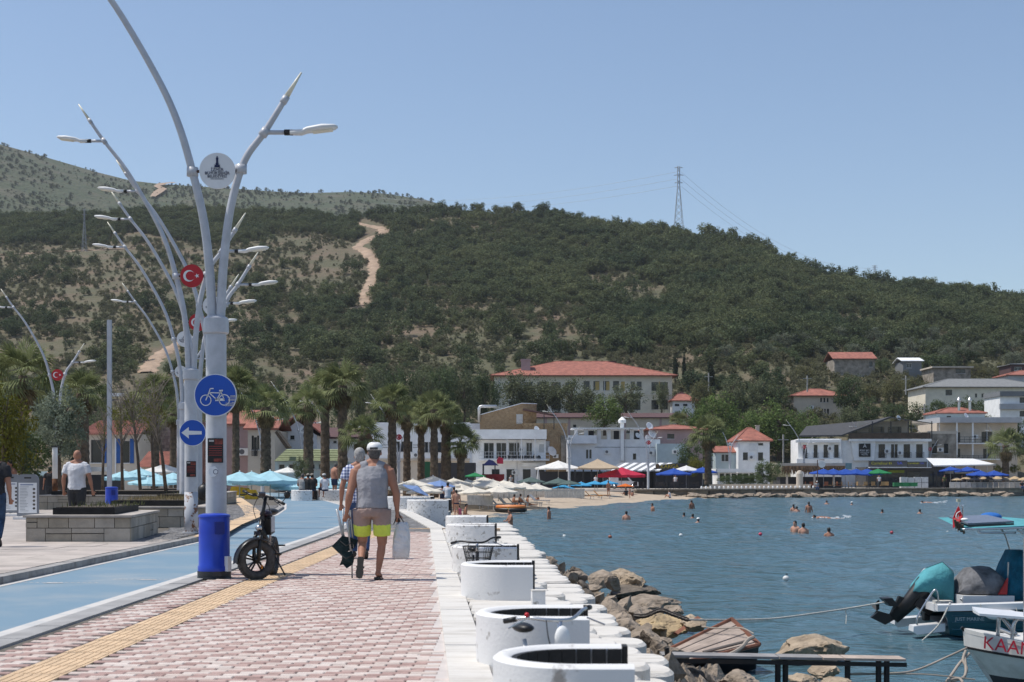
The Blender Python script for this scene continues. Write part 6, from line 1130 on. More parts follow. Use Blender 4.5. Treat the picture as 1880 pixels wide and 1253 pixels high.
m = MB(); ys_ = [9, 14, 20, 28, 38, 48]
m.add([(curbL(y)+1.3, y, -.62) for y in ys_]+[(curbL(y)+2.4, y, -1.0) for y in ys_]+[(curbL(y)+3.9, y, -1.75) for y in ys_], [(i, i+6, i+7, i+1) for i in range(5)]+[(i+6, i+12, i+13, i+7) for i in range(5)]); tag(m.build('shore_bank', RK[3]), kind='structure')
# rocks along the far quay
for i in range(62):
    f = i/61; px = 1215+f*640; Y = float(np.interp(GX(px, 178), [p[0] for p in FQ], [p[1] for p in FQ]))-1.4-random.random()*1.2; o = bpy.data.objects.new('rock', RM[i % 6]); COL.objects.link(o); o.location = (GX(px, Y), Y, WZ+.12+random.random()*.15); s = random.uniform(.45, 1.0); o.scale = (s*1.6, s, s*.5); o.rotation_euler = (0, random.uniform(-.3, .3), random.random()*6); tag(o, 'pale rock at the foot of the far quay, %s from the beach' % ORD[i], 'rock', 'rocks at the foot of the far quay')
# broken boat hull
PLK = mat('bleached_planks', (.42, .34, .285), .85, .2, 2, bump=.4, bscale=12, stretch=(1, 1, 6)); BRW = mat('red_brown_wood', (.22, .09, .055), .85, .25, 4)
r = root('broken_hull', 'broken wooden boat stern with bleached planks lying on the rocks', 'wreck', P(1300, 1215, 20.5)); o_ = P(1300, 1215, 20.5)
q = [P(1218, 1196, 20.6), P(1343, 1136, 21.6), P(1392, 1186, 20.9), P(1330, 1216, 19.9), P(1225, 1214, 20.0)]
def lerp2(a, b, t): return a+(b-a)*t
A, B_, C_, D_ = P(1205, 1204, 20.4), P(1343, 1137, 21.4), P(1394, 1184, 20.6), P(1250, 1218, 19.6)
n = 9; nr = ((B_-A).cross(D_-A)).normalized()*.03
for k in range(n):
    a0, a1 = lerp2(A, D_, k/n+.006), lerp2(A, D_, (k+1)/n-.006); b0, b1 = lerp2(B_, C_, k/n+.006), lerp2(B_, C_, (k+1)/n-.006); j = nr*random.uniform(-.25, .25); m = MB(o_); m.prism([a0+j, b0+j, b1+j, a1+j], nr); m.build('plank', PLK, r, fix=True)
for a, b, w in ((A, B_, .03), (B_, C_, .035), (C_, D_, .03)): MB(o_).tube([a, b], w, 6).build('edge_rail', BRW, r)
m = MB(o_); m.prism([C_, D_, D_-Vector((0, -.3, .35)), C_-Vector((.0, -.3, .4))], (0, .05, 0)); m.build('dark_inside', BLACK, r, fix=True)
MB(o_).tube([P(1290, 1194, 20.1)+nr, P(1372, 1173, 20.4)+nr], .022, 6).build('batten', mat('grey_batten', (.2, .17, .15), .8), r)
MB(o_).tube(smooth([P(1308, 1201, 19.8), P(1335, 1203, 19.8), P(1360, 1190, 20.0), P(1372, 1176, 20.2), P(1383, 1170, 20.4)]), .028, 7).build('rope', mat('grey_rope', (.36, .31, .26), .9), r)
MB(o_).tube(smooth([P(1288, 1151, 21), P(1320, 1154, 20.9), P(1360, 1153, 20.8), P(1384, 1164, 20.6)]), .012, 5).build('thin_rope', MATS['grey_rope'], r)
r = root('drift_plank', 'brown board propped against the rocks beside the broken hull', 'plank', P(1290, 1165, 21.8)); MB(P(1290, 1165, 21.8)).tube([P(1240, 1164, 21.8), P(1282, 1134, 22.0)], .07, 4, flat=.4).build('board', BRW, r)
# iron gangway
r = root('iron_gangway', 'dark iron gangway with plank top reaching over the water', 'gangway', P(1440, 1215, 16.9)); o_ = P(1440, 1215, 16.9)
for k, (a, b, mt) in enumerate([(1216, 1430, mat('grey_board', (.27, .26, .255), .8, .2, 3)), (1432, 1510, MATS['grey_board']), (1512, 1550, PLK), (1552, 1664, PLK)]):
    pa, pb = P(a, 1207+(a-1216)*.018, 16.9), P(b, 1207+(b-1216)*.018, 16.9); m = MB(o_); m.prism([pa, pb, pb+Vector((0, .32, 0)), pa+Vector((0, .32, 0))], (0, 0, .028)); m.build('plank', mt, r, fix=True)
m = MB(o_); pa, pb = P(1216, 1209.5, 16.9), P(1665, 1217.5, 16.9); m.prism([pa, pb, pb+Vector((0, .02, 0)), pa+Vector((0, .02, 0))], (0, 0, -.05)).build('beam', mat('black_iron', (.02, .018, .017), .7, .3, 5), r, fix=True)
for px in (1428, 1442, 1556, 1613, 1628): pa = P(px, 1213, 16.95); MB(o_).tube([pa, pa+Vector((0, .02, -1.2))], .035, 6).build('leg', MATS['black_iron'], r)
pa = P(1228, 1236, 16.9); MB(o_).tube([pa, P(1224, 1190, 16.9)], .03, 6).build('post', MATS['black_iron'], r); MB(o_).tube([P(1231, 1238, 16.88), P(1229, 1224, 16.88)], .045, 6).build('green_rope', mat('green_rope', (.02, .12, .07)), r)
# chain and ropes
CHN = mat('rusty_chain', (.09, .075, .065), .6, .3, 8)
r = root('chain', 'rusty chain lying over the yellow boulder', 'chain', P(1168, 1131, 21.6)); pts = smooth([P(1168, 1131, 21.6), P(1185, 1131, 21.5), P(1212, 1121, 21.4), P(1235, 1128, 21.3), P(1262, 1138, 21.2)], 9)
for k in range(len(pts)-1):
    a, b = pts[k], pts[k+1]; d = (b-a).normalized(); s = Vector((0, 1, 0)) if k % 2 else Vector((0, 0, 1)); s = (s-d*s.dot(d)).normalized()*.028; m = MB(P(1168, 1131, 21.6)); c = (a+b)/2; m.tube([c+d*.055*math.cos(t)+s*math.sin(t) for t in [2*math.pi*q/8 for q in range(9)]], .011, 5); m.build('link', CHN, r)
ROPE = mat('white_rope', (.55, .53, .48), .9, .25, 40)
tag(MB().tube(smooth([P(1262, 1138, 21.2), P(1340, 1138.5, 22), P(1420, 1136, 23), P(1500, 1126, 24), P(1560, 1117, 25), P(1625, 1106, 25.3)], 8), .016, 6).build('mooring_rope', ROPE, smooth=True), 'white mooring rope from the chain to the blue boat', 'rope')
tag(MB().tube([P(1552, 1120, 24.9), P(1554, 1130, 24.9), P(1553, 1146, 24.8)], .008, 5).build('loose_rope_end', ROPE), 'short rope end hanging from the mooring rope', 'rope')
GR = MATS['grey_rope']
tag(MB().tube(smooth([P(1775, 1190, 18.2), P(1740, 1206, 18.0), P(1690, 1228, 17.6), P(1650, 1236, 17.3), P(1560, 1238, 17.0)], 6), .013, 6).build('bow_rope', GR, smooth=True), 'brown rope from the white bow to the gangway', 'rope')
r = root('knotted_rope', 'tangle of grey mooring rope hanging under the white bow', 'rope', P(1765, 1220, 17.8)); o_ = P(1765, 1220, 17.8)
for k, pl in enumerate([[(1773, 1195, 18), (1768, 1212, 17.9), (1775, 1228, 17.8), (1770, 1246, 17.7)], [(1780, 1200, 18), (1762, 1218, 17.9), (1750, 1235, 17.7), (1738, 1252, 17.5)], [(1770, 1200, 18), (1772, 1240, 17.7), (1745, 1252, 17.6)], [(1738, 1250, 17.5), (1760, 1246, 17.5), (1768, 1254, 17.4)]]): MB(o_).tube(smooth([P(*p) for p in pl]), .018, 6).build('strand', GR, r, True)
tag(MB().tube(smooth([P(1560, 1239, 17.2), P(1690, 1238, 17.4), P(1790, 1248, 17.6)], 5), .01, 5).build('low_rope', GR), 'taut low rope just above the water by the gangway', 'rope')
# ================================================================ people
SKINS = {'fair': mat('skin_fair', (.50, .27, .19), .6, .08, 6, spec=.3), 'tan': mat('skin_tan', (.36, .175, .115), .6, .08, 6, spec=.3), 'dark': mat('skin_dark', (.25, .12, .078), .6, .08, 6, spec=.3)}
HAIR = {'grey': mat('hair_grey', (.36, .35, .34), .8, .25, 40), 'black': mat('hair_black', (.014, .012, .011), .6, .3, 40), 'brown': mat('hair_brown', (.06, .035, .02), .7, .3, 40), 'dgrey': mat('hair_dark_grey', (.10, .095, .09), .8, .25, 40)}
def cloth(n, c, var=.1): return mat('cloth_'+n, c, .9, var, 5, bump=.4, bscale=11)
DEF = dict(pelvis=(0, 0, .93), chest=(0, .0, 1.30), neck=(0, .01, 1.46), head=(0, .035, 1.60), sl=(-.19, 0, 1.385), el=(-.25, -.02, 1.13), wl=(-.27, .05, .88), sr=(.19, 0, 1.385), er=(.25, -.02, 1.13), wr=(.27, .05, .88),
           hl=(-.09, 0, .90), kl=(-.10, .02, .48), al=(-.10, -.02, .08), tl=(-.11, .15, .03), hr=(.09, 0, .90), kr=(.10, .02, .48), ar=(.10, -.02, .08), tr=(.11, .15, .03))
def v3(p): return Vector(p)
def torso_rings(J, grow=0.0, lo=-.12, hi=1.0, fat=1.0, n=12):
    p, c, k = v3(J['pelvis']), v3(J['chest']), v3(J['neck']); side = (v3(J['sr'])-v3(J['sl'])).normalized(); L1 = (c-p); L2 = (k-c); R = []
    prof = [(-.30, .13, .10), (-.16, .158, .118), (0, .165, .12), (.35, .152, .115), (.7, .158, .12), (1.0, .172, .122), (1.35, .176, .115), (1.65, .165, .095), (1.85, .115, .075), (2.0, .068, .062)]
    for t, hw, hd in prof:
        if t < lo or t > hi*2+.001: continue
        o = p+L1*t if t <= 1 else c+L2*(t-1); d = (L1 if t < 1 else L2).normalized(); f = side.cross(d).normalized()*-1
        hw, hd = hw*fat+grow, hd*(fat*1.08 if t < 1.2 else fat)+grow
        R.append([o+side*math.cos(a)*hw+f*math.sin(a)*hd for a in (2*math.pi*j/n for j in range(n))])
    return R
def hand(m, w, d, curl, thumb, s=1.0, n=6):
    """palm and five fingers; d points along the hand, curl is the side the fingers close to"""
    d = v3(d).normalized(); c = v3(curl); c = (c-d*c.dot(d)).normalized(); a = d.cross(c); w = v3(w)
    m.tube([w-d*.01, w+d*.03*s, w+d*.085*s], [.024*s, .03*s, .034*s], 8, flat=.62)
    for i, (o, L_) in enumerate(((-.030, .070), (-.010, .080), (.010, .076), (.028, .060))):
        b = w+d*.08*s+a*o*s; m.tube([b, b+(d*.8+c*.35).normalized()*L_*.45*s, b+(d*.8+c*.35).normalized()*L_*.45*s+(d*.1+c).normalized()*L_*.5*s], [.0105*s, .0095*s, .0075*s], n)
    b = w+d*.03*s+a*thumb*.03*s; m.tube([b, b+(a*thumb*.6+d*.6+c*.3).normalized()*.04*s, b+(a*thumb*.25+d*.7+c*.7).normalized()*.075*s], [.0125*s, .0115*s, .009*s], n)
def fuse(m, name, mt, parent, vox, smooth_it=4):
    o = m.build(name, mt); md = o.modifiers.new('r', 'REMESH'); md.mode = 'VOXEL'; md.voxel_size = vox; md.use_smooth_shade = True
    sm = o.modifiers.new('s', 'SMOOTH'); sm.iterations = smooth_it; sm.factor = .5
    me = evaluated(o); me.name = name; old = o.data; o.modifiers.clear(); o.data = me; bpy.data.meshes.remove(old)
    if not me.materials: me.materials.append(mt)
    o.parent = parent; return o
def person(label, loc, rz=0, sc=1.0, pose=None, skin='tan', hair='brown', vox=.02, top=None, bottom=None, cap=None, shoes=None, fat=1.0, group=None, bald=False, grip=(0, 0), longhair=False, strap=None, tanktop=False, bare_feet=True, palms=((0, 1, 0), (0, 1, 0))):
    J = dict(DEF); J.update(pose or {}); J = {k: v3(q) for k, q in J.items()}
    r = root('person', label, 'person', loc, group, rz, sc); m = MB(); vb = vox
    m.loft(torso_rings(J, 0, -.31, 1.0, fat)); h = J['head']; nk = J['neck']; fwd = v3((0, 1, 0)) if 'face' not in J else J['face'].normalized()
    m.tube([nk-Vector((0, 0, .03)), nk.lerp(h, .5), h-Vector((0, 0, .02))], [.068, .058, .056], 9)
    up = Vector((0, 0, 1)); sd = fwd.cross(up).normalized()
    R = Matrix((sd, fwd, up)).transposed(); m.ell(h+up*.03, (.082, .10, .108), 12, 9, R); m.ell(h+fwd*.025-up*.05, (.062, .072, .07), 10, 7, R)
    for q in ('sl', 'sr'): m.tube([nk.lerp(h, .3), nk.lerp(J[q], .45)+Vector((0, -.01, .03)), J[q]+Vector((0, 0, .02))], [.05, .05*fat, .05*fat], 8)
    m.ell(h+fwd*.092-up*.012, (.014, .02, .024), 6, 5, R)
    for s in (-1, 1): m.ell(h+sd*s*.083-up*.005, (.012, .022, .033), 6, 5, R)
    for a, b, c, s in (('sl', 'el', 'wl', -1), ('sr', 'er', 'wr', 1)):
        A_, B2, C2 = J[a], J[b], J[c]; m.tube([A_+(J['chest']-A_)*.12+Vector((0, 0, .0)), A_, A_.lerp(B2, .35), A_.lerp(B2, .75), B2], [.062*fat, .064*fat, .054*fat, .045*fat, .040*fat], 9)
        m.tube([A_.lerp(B2, .95), B2, B2.lerp(C2, .3), B2.lerp(C2, .75), C2], [.040*fat, .041*fat, .042*fat, .032, .027], 9); dr = (C2-B2).normalized()
        if vox < .03: hand(m, C2, dr, palms[0 if s < 0 else 1], s*-1 if s < 0 else 1, 1.05)
        else: m.tube([C2, C2+dr*.08, C2+dr*.17], [.03, .036, .02], 6)
    for a, b, c, t in (('hl', 'kl', 'al', 'tl'), ('hr', 'kr', 'ar', 'tr')):
        A_, B2, C2, D2 = J[a], J[b], J[c], J[t]; m.tube([A_+(J['chest']-J['pelvis']).normalized()*.03, A_.lerp(B2, .1), A_.lerp(B2, .45), A_.lerp(B2, .85), B2], [.085*fat, .092*fat, .078*fat, .056*fat, .053*fat], 10)
        cal = (B2-A_).normalized(); m.tube([A_.lerp(B2, .96), B2, B2.lerp(C2, .28), B2.lerp(C2, .6), B2.lerp(C2, .9), C2], [.053, .052, .056, .046, .033, .036], 10)
        m.ell(C2-(D2-C2).normalized()*.02-Vector((0, 0, .0)), (.036, .036, .04), 8, 6); m.tube([C2, C2.lerp(D2, .5), D2], [.037, .035, .022], 8)
    body = fuse(m, 'body', SKINS[skin], r, vb)
    # eyes
    for s in (-1, 1):
        if vox < .03: MB().ell(h+fwd*.086+sd*s*.03+up*.022, .009, 6, 5).build('eye', BLACK, r, True)
    if not bald:
        hm_ = MB(); hm_.ell(h+up*.045-fwd*.012, (.090, .106, .104), 14, 9, R); hm_.ell(h-fwd*.045-up*.01, (.08, .062, .085), 12, 8, R)
        if longhair: hm_.tube([h-fwd*.06, h-fwd*.09-up*.12, h-fwd*.08-up*.26], [.07, .065, .02], 8)
        fuse(hm_, 'hair', HAIR[hair], r, max(.014, vox), 2)
    if cap:
        c = MB(); n = 16; rings = []
        for z, q in ((.035, 1.0), (.07, 1.0), (.105, .9), (.13, .66), (.142, .25)): rings.append([h+sd*math.cos(2*math.pi*k/n)*.10*q+fwd*math.sin(2*math.pi*k/n)*.117*q+up*z for k in range(n)])
        c.loft(rings); cp = c.build('cap', cap, r, True); b = MB(); n = 8
        ed = [h+up*.04+fwd*(.09+.09*math.sin(math.pi*k/n))+sd*(-.085+.17*k/n) for k in range(n+1)]; b.add(ed+[e-up*.008 for e in ed], [tuple(range(n+1)), tuple(range(2*n+1, n, -1))]); b.build('visor', cap, cp)
        MB().box(h-fwd*.114+up*.055, (.10, .012, .03)).build('strap_gap', HAIR[hair], cp)
    if top:
        kind, mt = top; t = MB()
        if kind == 'tank':
            for q in ('sl', 'sr'): t.tube([J['neck'].lerp(J[q], .22)+Vector((0, 0, -.03)), J['neck'].lerp(J[q], .42)+Vector((0, -.01, .022)), J['neck'].lerp(J[q], .66)+Vector((0, -.01, .022))], [.055, .052*fat+.016, .05*fat+.016], 10)
            R_ = torso_rings(J, .014, -.10, .93, fat); t.loft(R_); 
            for s, a in ((-1, 'sl'), (1, 'sr')): A_ = J[a]; t.tube([A_*.5+J['neck']*.5+Vector((0, .06, -.07)), A_*.52+J['neck']*.48+Vector((0, 0, .022)), A_*.5+J['neck']*.5+Vector((0, -.07, -.07))], .052, 8)
        else:
            t.loft(torso_rings(J, .018, -.18 if kind != 'crop' else .3, .97, fat))
            for a, b in (('sl', 'el'), ('sr', 'er')): t.tube([J[a]+(J['chest']-J[a])*.1, J[a]+Vector((0, 0, .01)), J[a].lerp(J[b], .62 if kind != 'long' else 1)], [.072*fat, .073*fat, .073*fat], 10)
            for q in ('sl', 'sr'): t.tube([J['neck'].lerp(J[q], .18)+Vector((0, 0, -.005)), J['neck'].lerp(J[q], .55)+Vector((0, -.005, .018)), J[q]+Vector((0, 0, .015))], [.055, .058*fat, .066*fat], 8)
        fuse(t, 'tank_top' if kind == 'tank' else 'shirt', mt, r, max(vox, .012), 5)
    if bottom:
        kind, mt = bottom[0], bottom[1]; t = MB(); e = {'shorts': .72, 'briefs': .18, 'trousers': 1}[kind]
        t.loft(torso_rings(J, .014, -.31, .06, fat*1.0) if True else [])
        for a, b, c in (('hl', 'kl', 'al'), ('hr', 'kr', 'ar')):
            A_, B2, C2 = J[a], J[b], J[c]
            if kind == 'trousers': t.tube([A_+Vector((0, 0, .03)), A_.lerp(B2, .3), B2, B2.lerp(C2, .5), C2+Vector((0, 0, .02))], [.112*fat, .105*fat, .078, .074, .066], 10)
            else: t.tube([A_+(J['chest']-J['pelvis']).normalized()*.03, A_.lerp(B2, .25 if e > .3 else .08), A_.lerp(B2, e)], [.104*fat, .098*fat if e > .3 else .1*fat, .088*fat if e > .3 else .096*fat], 12)
        b0 = fuse(t, {'shorts': 'shorts', 'briefs': 'swimwear', 'trousers': 'trousers'}[kind], mt, r, max(vox, .012), 4)
        if len(bottom) > 2:
            t = MB()
            for a, b in (('hl', 'kl'), ('hr', 'kr')): A_, B2 = J[a], J[b]; t.tube([A_.lerp(B2, .38), A_.lerp(B2, .76)], [.096*fat, .092*fat], 14)
            fuse(t, 'hem_band', bottom[2], b0, max(vox, .012), 3)
    if shoes:
        for c, t_ in (('al', 'tl'), ('ar', 'tr')):
            C2, D2 = J[c], J[t_]; d = (D2-C2); q = MB()
            if shoes[0] == 'flipflop':
                ax = d.normalized(); dn = Vector((0, 0, -1)) if abs(ax.z) < .6 else Vector((0, -1, 0)); dn = (dn-ax*dn.dot(ax)).normalized(); sdv = ax.cross(dn); c0 = C2+dn*.05-ax*.06; pl = [c0+ax*a_+sdv*b_ for a_, b_ in ((0, -.03), (.03, -.042), (.12, -.036), (.2, -.05), (.26, -.035), (.275, 0), (.26, .035), (.2, .05), (.12, .036), (.03, .042), (0, .03))]
                q.prism(pl, dn*.024); s_ = q.build('sandal', shoes[1], r, fix=True); MB().tube([C2+dn*.045+ax*.06-sdv*.045, C2+ax*.13-dn*.012, C2+dn*.045+ax*.06+sdv*.045], .011, 6).build('strap', shoes[1], s_)
            else:
                q.tube([C2-d.normalized()*.06-Vector((0, 0, .02)), C2-Vector((0, 0, .02)), C2.lerp(D2, .6), D2+d.normalized()*.05], [.045, .055, .05, .035], 9); fuse(q, 'shoe', shoes[1], r, max(vox, .012), 2)
    if strap: MB().tube(smooth([J['sr']*.6+J['neck']*.4+Vector((.0, .09, 0)), J['sr']*.55+J['neck']*.45+Vector((0, -.02, .045)), J['chest']+Vector((.02, -.155*fat, .02)), J['pelvis']+Vector((-.19*fat, -.06, .1))]), .014, 5, flat=.5).build('bag_strap', strap, r)
    return r
# ---- the walker in the grey tank top
WY = 18.75
walk = dict(pelvis=(0, 0, .90), chest=(0, .03, 1.27), neck=(.005, .05, 1.46), head=(.025, .09, 1.61), sl=(-.21, .03, 1.37), el=(-.275, -.05, 1.09), wl=(-.32, -.02, .85), sr=(.215, .04, 1.37), er=(.305, .02, 1.10), wr=(.315, .06, .845),
            hl=(-.125, 0, .87), kl=(-.13, .10, .47), al=(-.115, -.24, .24), tl=(-.125, -.27, .07), hr=(.125, 0, .87), kr=(.125, .03, .46), ar=(.075, .0, .075), tr=(.10, .17, .035))
person('man seen from behind in grey tank top, white cap and yellow-hemmed shorts', (GX(683, WY), WY, 0.0), 0, 1.04, walk, 'tan', 'dgrey', .011, ('tank', cloth('grey_tank', (.30, .30, .325))), ('shorts', cloth('taupe', (.34, .245, .215)), cloth('lime', (.66, .76, .10))), WHITE, ('flipflop', mat('sandal_rubber', (.045, .042, .038), .8)), 1.2, palms=((0, 1, 0), (0, 1, 0)))
MB().box((0, 0, 0), (.001, .001, .001))
# folding chairs carried in his left hand
r = root('folded_chair', 'folded camping chair of grey tubes and dark green cloth in the walker\'s hand', 'folding chair', (GX(683, WY)-.335, WY+.03, 0)); AL = mat('aluminium_tube', (.42, .43, .44), .35, .1, metal=.6); DGC = cloth('dark_green', (.006, .022, .026), .25)
zt = .93
for a, b in (((-.14, .02, zt), (-.02, .0, .40)), ((-.125, -.02, zt-.01), (.0, .03, .42)), ((-.05, .0, zt+.0), (-.05, .02, .38)), ((-.02, -.03, zt-.01), (.06, -.01, .36)), ((.02, .02, zt), (.04, .0, .40)), ((.05, -.02, zt-.01), (.08, .01, .42)), ((.065, .01, .42), (.068, .01, .02)), ((.0, -.04, zt-.02), (.055, -.05, .38))): MB().tube([a, b], .0115, 7).build('tube', AL, r, True)
m = MB(); m.add([(-.20, 0, .44), (-.06, -.06, .58), (.05, -.04, .56), (.15, .0, .52), (.10, .02, .42), (.03, -.05, .40), (-.06, -.03, .33), (-.10, .03, .34), (-.06, .08, .50), (.06, .07, .50)], [(0, 1, 6), (0, 6, 7), (1, 2, 5, 6), (2, 3, 4, 5), (0, 8, 1), (1, 8, 9, 2), (2, 9, 3), (3, 9, 4), (4, 9, 8, 7), (0, 7, 8), (4, 7, 6, 5)]); m.build('seat_cloth', DGC, r)
m = MB(); m.add([(-.06, -.03, .36), (.07, -.04, .38), (.10, .0, .28), (.06, -.05, .24), (.08, .0, .20), (.0, -.03, .15), (-.05, .0, .20), (-.10, .0, .185), (-.06, -.05, .27), (0, .06, .28)], [(0, 1, 2, 3, 8), (3, 4, 5, 6, 8), (8, 6, 7), (0, 8, 9), (1, 0, 9), (2, 1, 9), (4, 3, 2, 9), (5, 4, 9), (6, 5, 9), (7, 6, 9), (8, 7, 9)]); m.build('back_cloth', DGC, r)
for z in (.45, .28): MB().tube([(-.08, -.05, z+.06), (0, -.09, z), (.09, -.04, z+.05)], .007, 5).build('cord', BLACK, r)
r = root('carrier_bag', 'white plastic carrier bag in the walker\'s right hand', 'bag', (GX(683, WY)+.375, WY+.06, .28)); PB = mat('plastic_bag', (.78, .77, .77), .5, .06, 8, bump=.9, bscale=16, trans=.15)
rings = []
for z, w, d in ((0, .085, .05), (.015, .108, .07), (.12, .118, .085), (.28, .108, .075), (.40, .092, .05), (.45, .08, .03), (.475, .06, .02)): rings.append([(w*math.copysign(abs(math.cos(t))**.6, math.cos(t))+.02*z/.47+.006*math.sin(5*t+z*30), d*math.copysign(abs(math.sin(t))**.7, math.sin(t)), z+.006*math.sin(3*t)) for t in (2*math.pi*k/20 for k in range(20))])
MB().loft(rings).build('bag', PB, r, True)
for s in (-.035, .03): MB().tube(smooth([(-.06+s, -.01, .45), (-.045+s*.4, 0, .54), (-.04+s*.3, 0, .62), (-.02+s*.4, 0, .55), (.03+s, .01, .45)]), .007, 5).build('handle', BLACK, r)
# ---- plaid-shirt man
PY = 23.4
def plaid():
    m = bpy.data.materials.new('cloth_plaid'); m.use_nodes = True; N = m.node_tree.nodes; L = m.node_tree.links; b = N['Principled BSDF']; b.inputs['Roughness'].default_value = .9
    co = N.new('ShaderNodeTexCoord').outputs['Object']; acc = None
    for ax in (0, 2):
        w = N.new('ShaderNodeTexWave'); w.bands_direction = 'X' if ax == 0 else 'Z'; w.inputs['Scale'].default_value = 6.5; w.inputs['Distortion'].default_value = .4; L.new(co, w.inputs[0]); st = N.new('ShaderNodeMath'); st.operation = 'GREATER_THAN'; st.inputs[1].default_value = .52; L.new(w.outputs[1], st.inputs[0])
        if acc is None: acc = st
        else: a = N.new('ShaderNodeMath'); L.new(acc.outputs[0], a.inputs[0]); L.new(st.outputs[0], a.inputs[1]); acc = a
    h = N.new('ShaderNodeMath'); h.operation = 'MULTIPLY'; h.inputs[1].default_value = .5; L.new(acc.outputs[0], h.inputs[0]); rp = N.new('ShaderNodeValToRGB'); rp.color_ramp.elements[0].color = (.62, .63, .68, 1); rp.color_ramp.elements[1].color = (.06, .075, .17, 1); e = rp.color_ramp.elements.new(.5); e.color = (.26, .30, .46, 1); L.new(h.outputs[0], rp.inputs[0]); L.new(rp.outputs[0], b.inputs['Base Color']); return m
person('grey-haired man in blue plaid shirt and jeans walking ahead', (GX(660, PY), PY, 0.0), .05, 1.05, dict(kl=(-.1, .12, .48), al=(-.1, .06, .09), tl=(-.1, .23, .05), kr=(.1, 0, .47), ar=(.1, -.2, .12), tr=(.1, -.06, .03), wl=(-.285, -.02, .87), el=(-.265, -.06, 1.14)), 'tan', 'grey', .014, ('shirt', plaid()), ('trousers', cloth('denim', (.035, .075, .18), .25)), None, ('shoe', cloth('shoe_dark', (.05, .045, .04))), 1.06, strap=BLACK)
# ---- bald man in white T-shirt
BY = 32.6
person('bald man in white T-shirt and dark trousers behind the planter', (GX(141, BY), BY, .10), .0, 1.06, dict(wl=(-.30, .06, .86), el=(-.275, -.03, 1.12), wr=(.33, .02, .87), er=(.29, -.03, 1.13), kl=(-.1, .05, .48), kr=(.1, -.02, .48), sl=(-.205, 0, 1.385), sr=(.205, 0, 1.385)), 'tan', 'brown', .014, ('shirt', cloth('white_tee', (.62, .62, .65))), ('trousers', cloth('charcoal', (.03, .031, .035))), None, ('shoe', BLACK), 1.12, bald=True)
r = root('phone', 'dark phone held by the bald man', 'phone', (GX(141, BY)+.37, BY+.05, .15+.80)); MB().box((0, 0, 0), (.075, .012, .15), .2, .3).build('case', BLACK, r); MB().box((0, -.008, 0), (.065, .003, .13), .2, .3).build('screen', GLASS, r)
# ---- walker in black cut by the left edge
DY = 25.2
person('walker in black shirt and jeans cut off by the left edge', (GX(-12, DY), DY, .10), .1, 1.03, dict(head=(-.02, .12, 1.56), chest=(0, .06, 1.25), neck=(0, .1, 1.42), sl=(-.19, .07, 1.38), sr=(.19, .06, 1.37), er=(.255, .0, 1.08), wr=(.265, .06, .84), el=(-.25, 0, 1.1), kr=(.1, .1, .48), ar=(.1, -.1, .14), tr=(.1, .03, .05)), 'tan', 'black', .016, ('shirt', cloth('black_shirt', (.022, .023, .028))), ('trousers', cloth('denim2', (.03, .065, .13), .3)), None, ('shoe', BLACK), 1.12)
person('shirtless bather standing behind the menu boards', (GX(20, 46), 46, .10), 2.6, 1.0, None, 'dark', 'black', .02, None, ('shorts', cloth('navy', (.02, .03, .07))), None, None, 1.0)
person('man in black T-shirt sitting at the dark bar', (GX(92, 60), 60, .0), .4, .98, dict(), 'tan', 'black', .03, ('shirt', cloth('black_tee', (.02, .02, .022))), ('trousers', cloth('charcoal', (.03, .031, .035))), None, None)
# ---- men sitting on the far white walls
SIT = dict(pelvis=(0, 0, .10), chest=(0, .05, .45), neck=(0, .08, .62), head=(0, .12, .77), sl=(-.185, .06, .57), el=(-.25, .06, .30), wl=(-.16, .26, .20), sr=(.185, .06, .57), er=(.25, .06, .30), wr=(.16, .26, .20), hl=(-.1, .02, .10), kl=(-.13, .42, .14), al=(-.12, .44, -.28), tl=(-.12, .58, -.33), hr=(.1, .02, .10), kr=(.13, .42, .14), ar=(.12, .44, -.28), tr=(.12, .58, -.33))
for i, (px, cl, hr_, cap_, lb) in enumerate([(555, cloth('grey_tee', (.3, .3, .3)), 'dgrey', None, 'man in grey with grey hair sitting on the low white wall'), (566, cloth('black_tee', (.02, .02, .022)), 'black', cloth('sun_hat', (.3, .27, .23)), 'man in black with a sun hat sitting on the low white wall'), (574, cloth('black_tee', (.02, .02, .022)), 'black', cloth('sun_hat', (.3, .27, .23)), 'second man in black sitting beside the one in the hat'), (597, cloth('white_tee', (.62, .62, .65)), 'dgrey', cloth('light_cap', (.5, .5, .5)), 'man in white with pale cap sitting on the low white wall')]):
    person(lb, (GX(px, 73.8), 73.8, .5), .2*i, 1.0, SIT, 'tan', hr_, .03, ('shirt', cl), ('shorts', cloth('navy', (.02, .03, .07))), cap_, None, 1.1, 'men seated on the low walls')
person('shirtless tanned man standing at the low white wall', (GX(614, 76), 76, .15), -.8, 1.05, dict(head=(.03, .08, 1.58)), 'tan', 'dgrey', .03, None, ('shorts', cloth('navy', (.02, .03, .07))), None, None, 1.2)
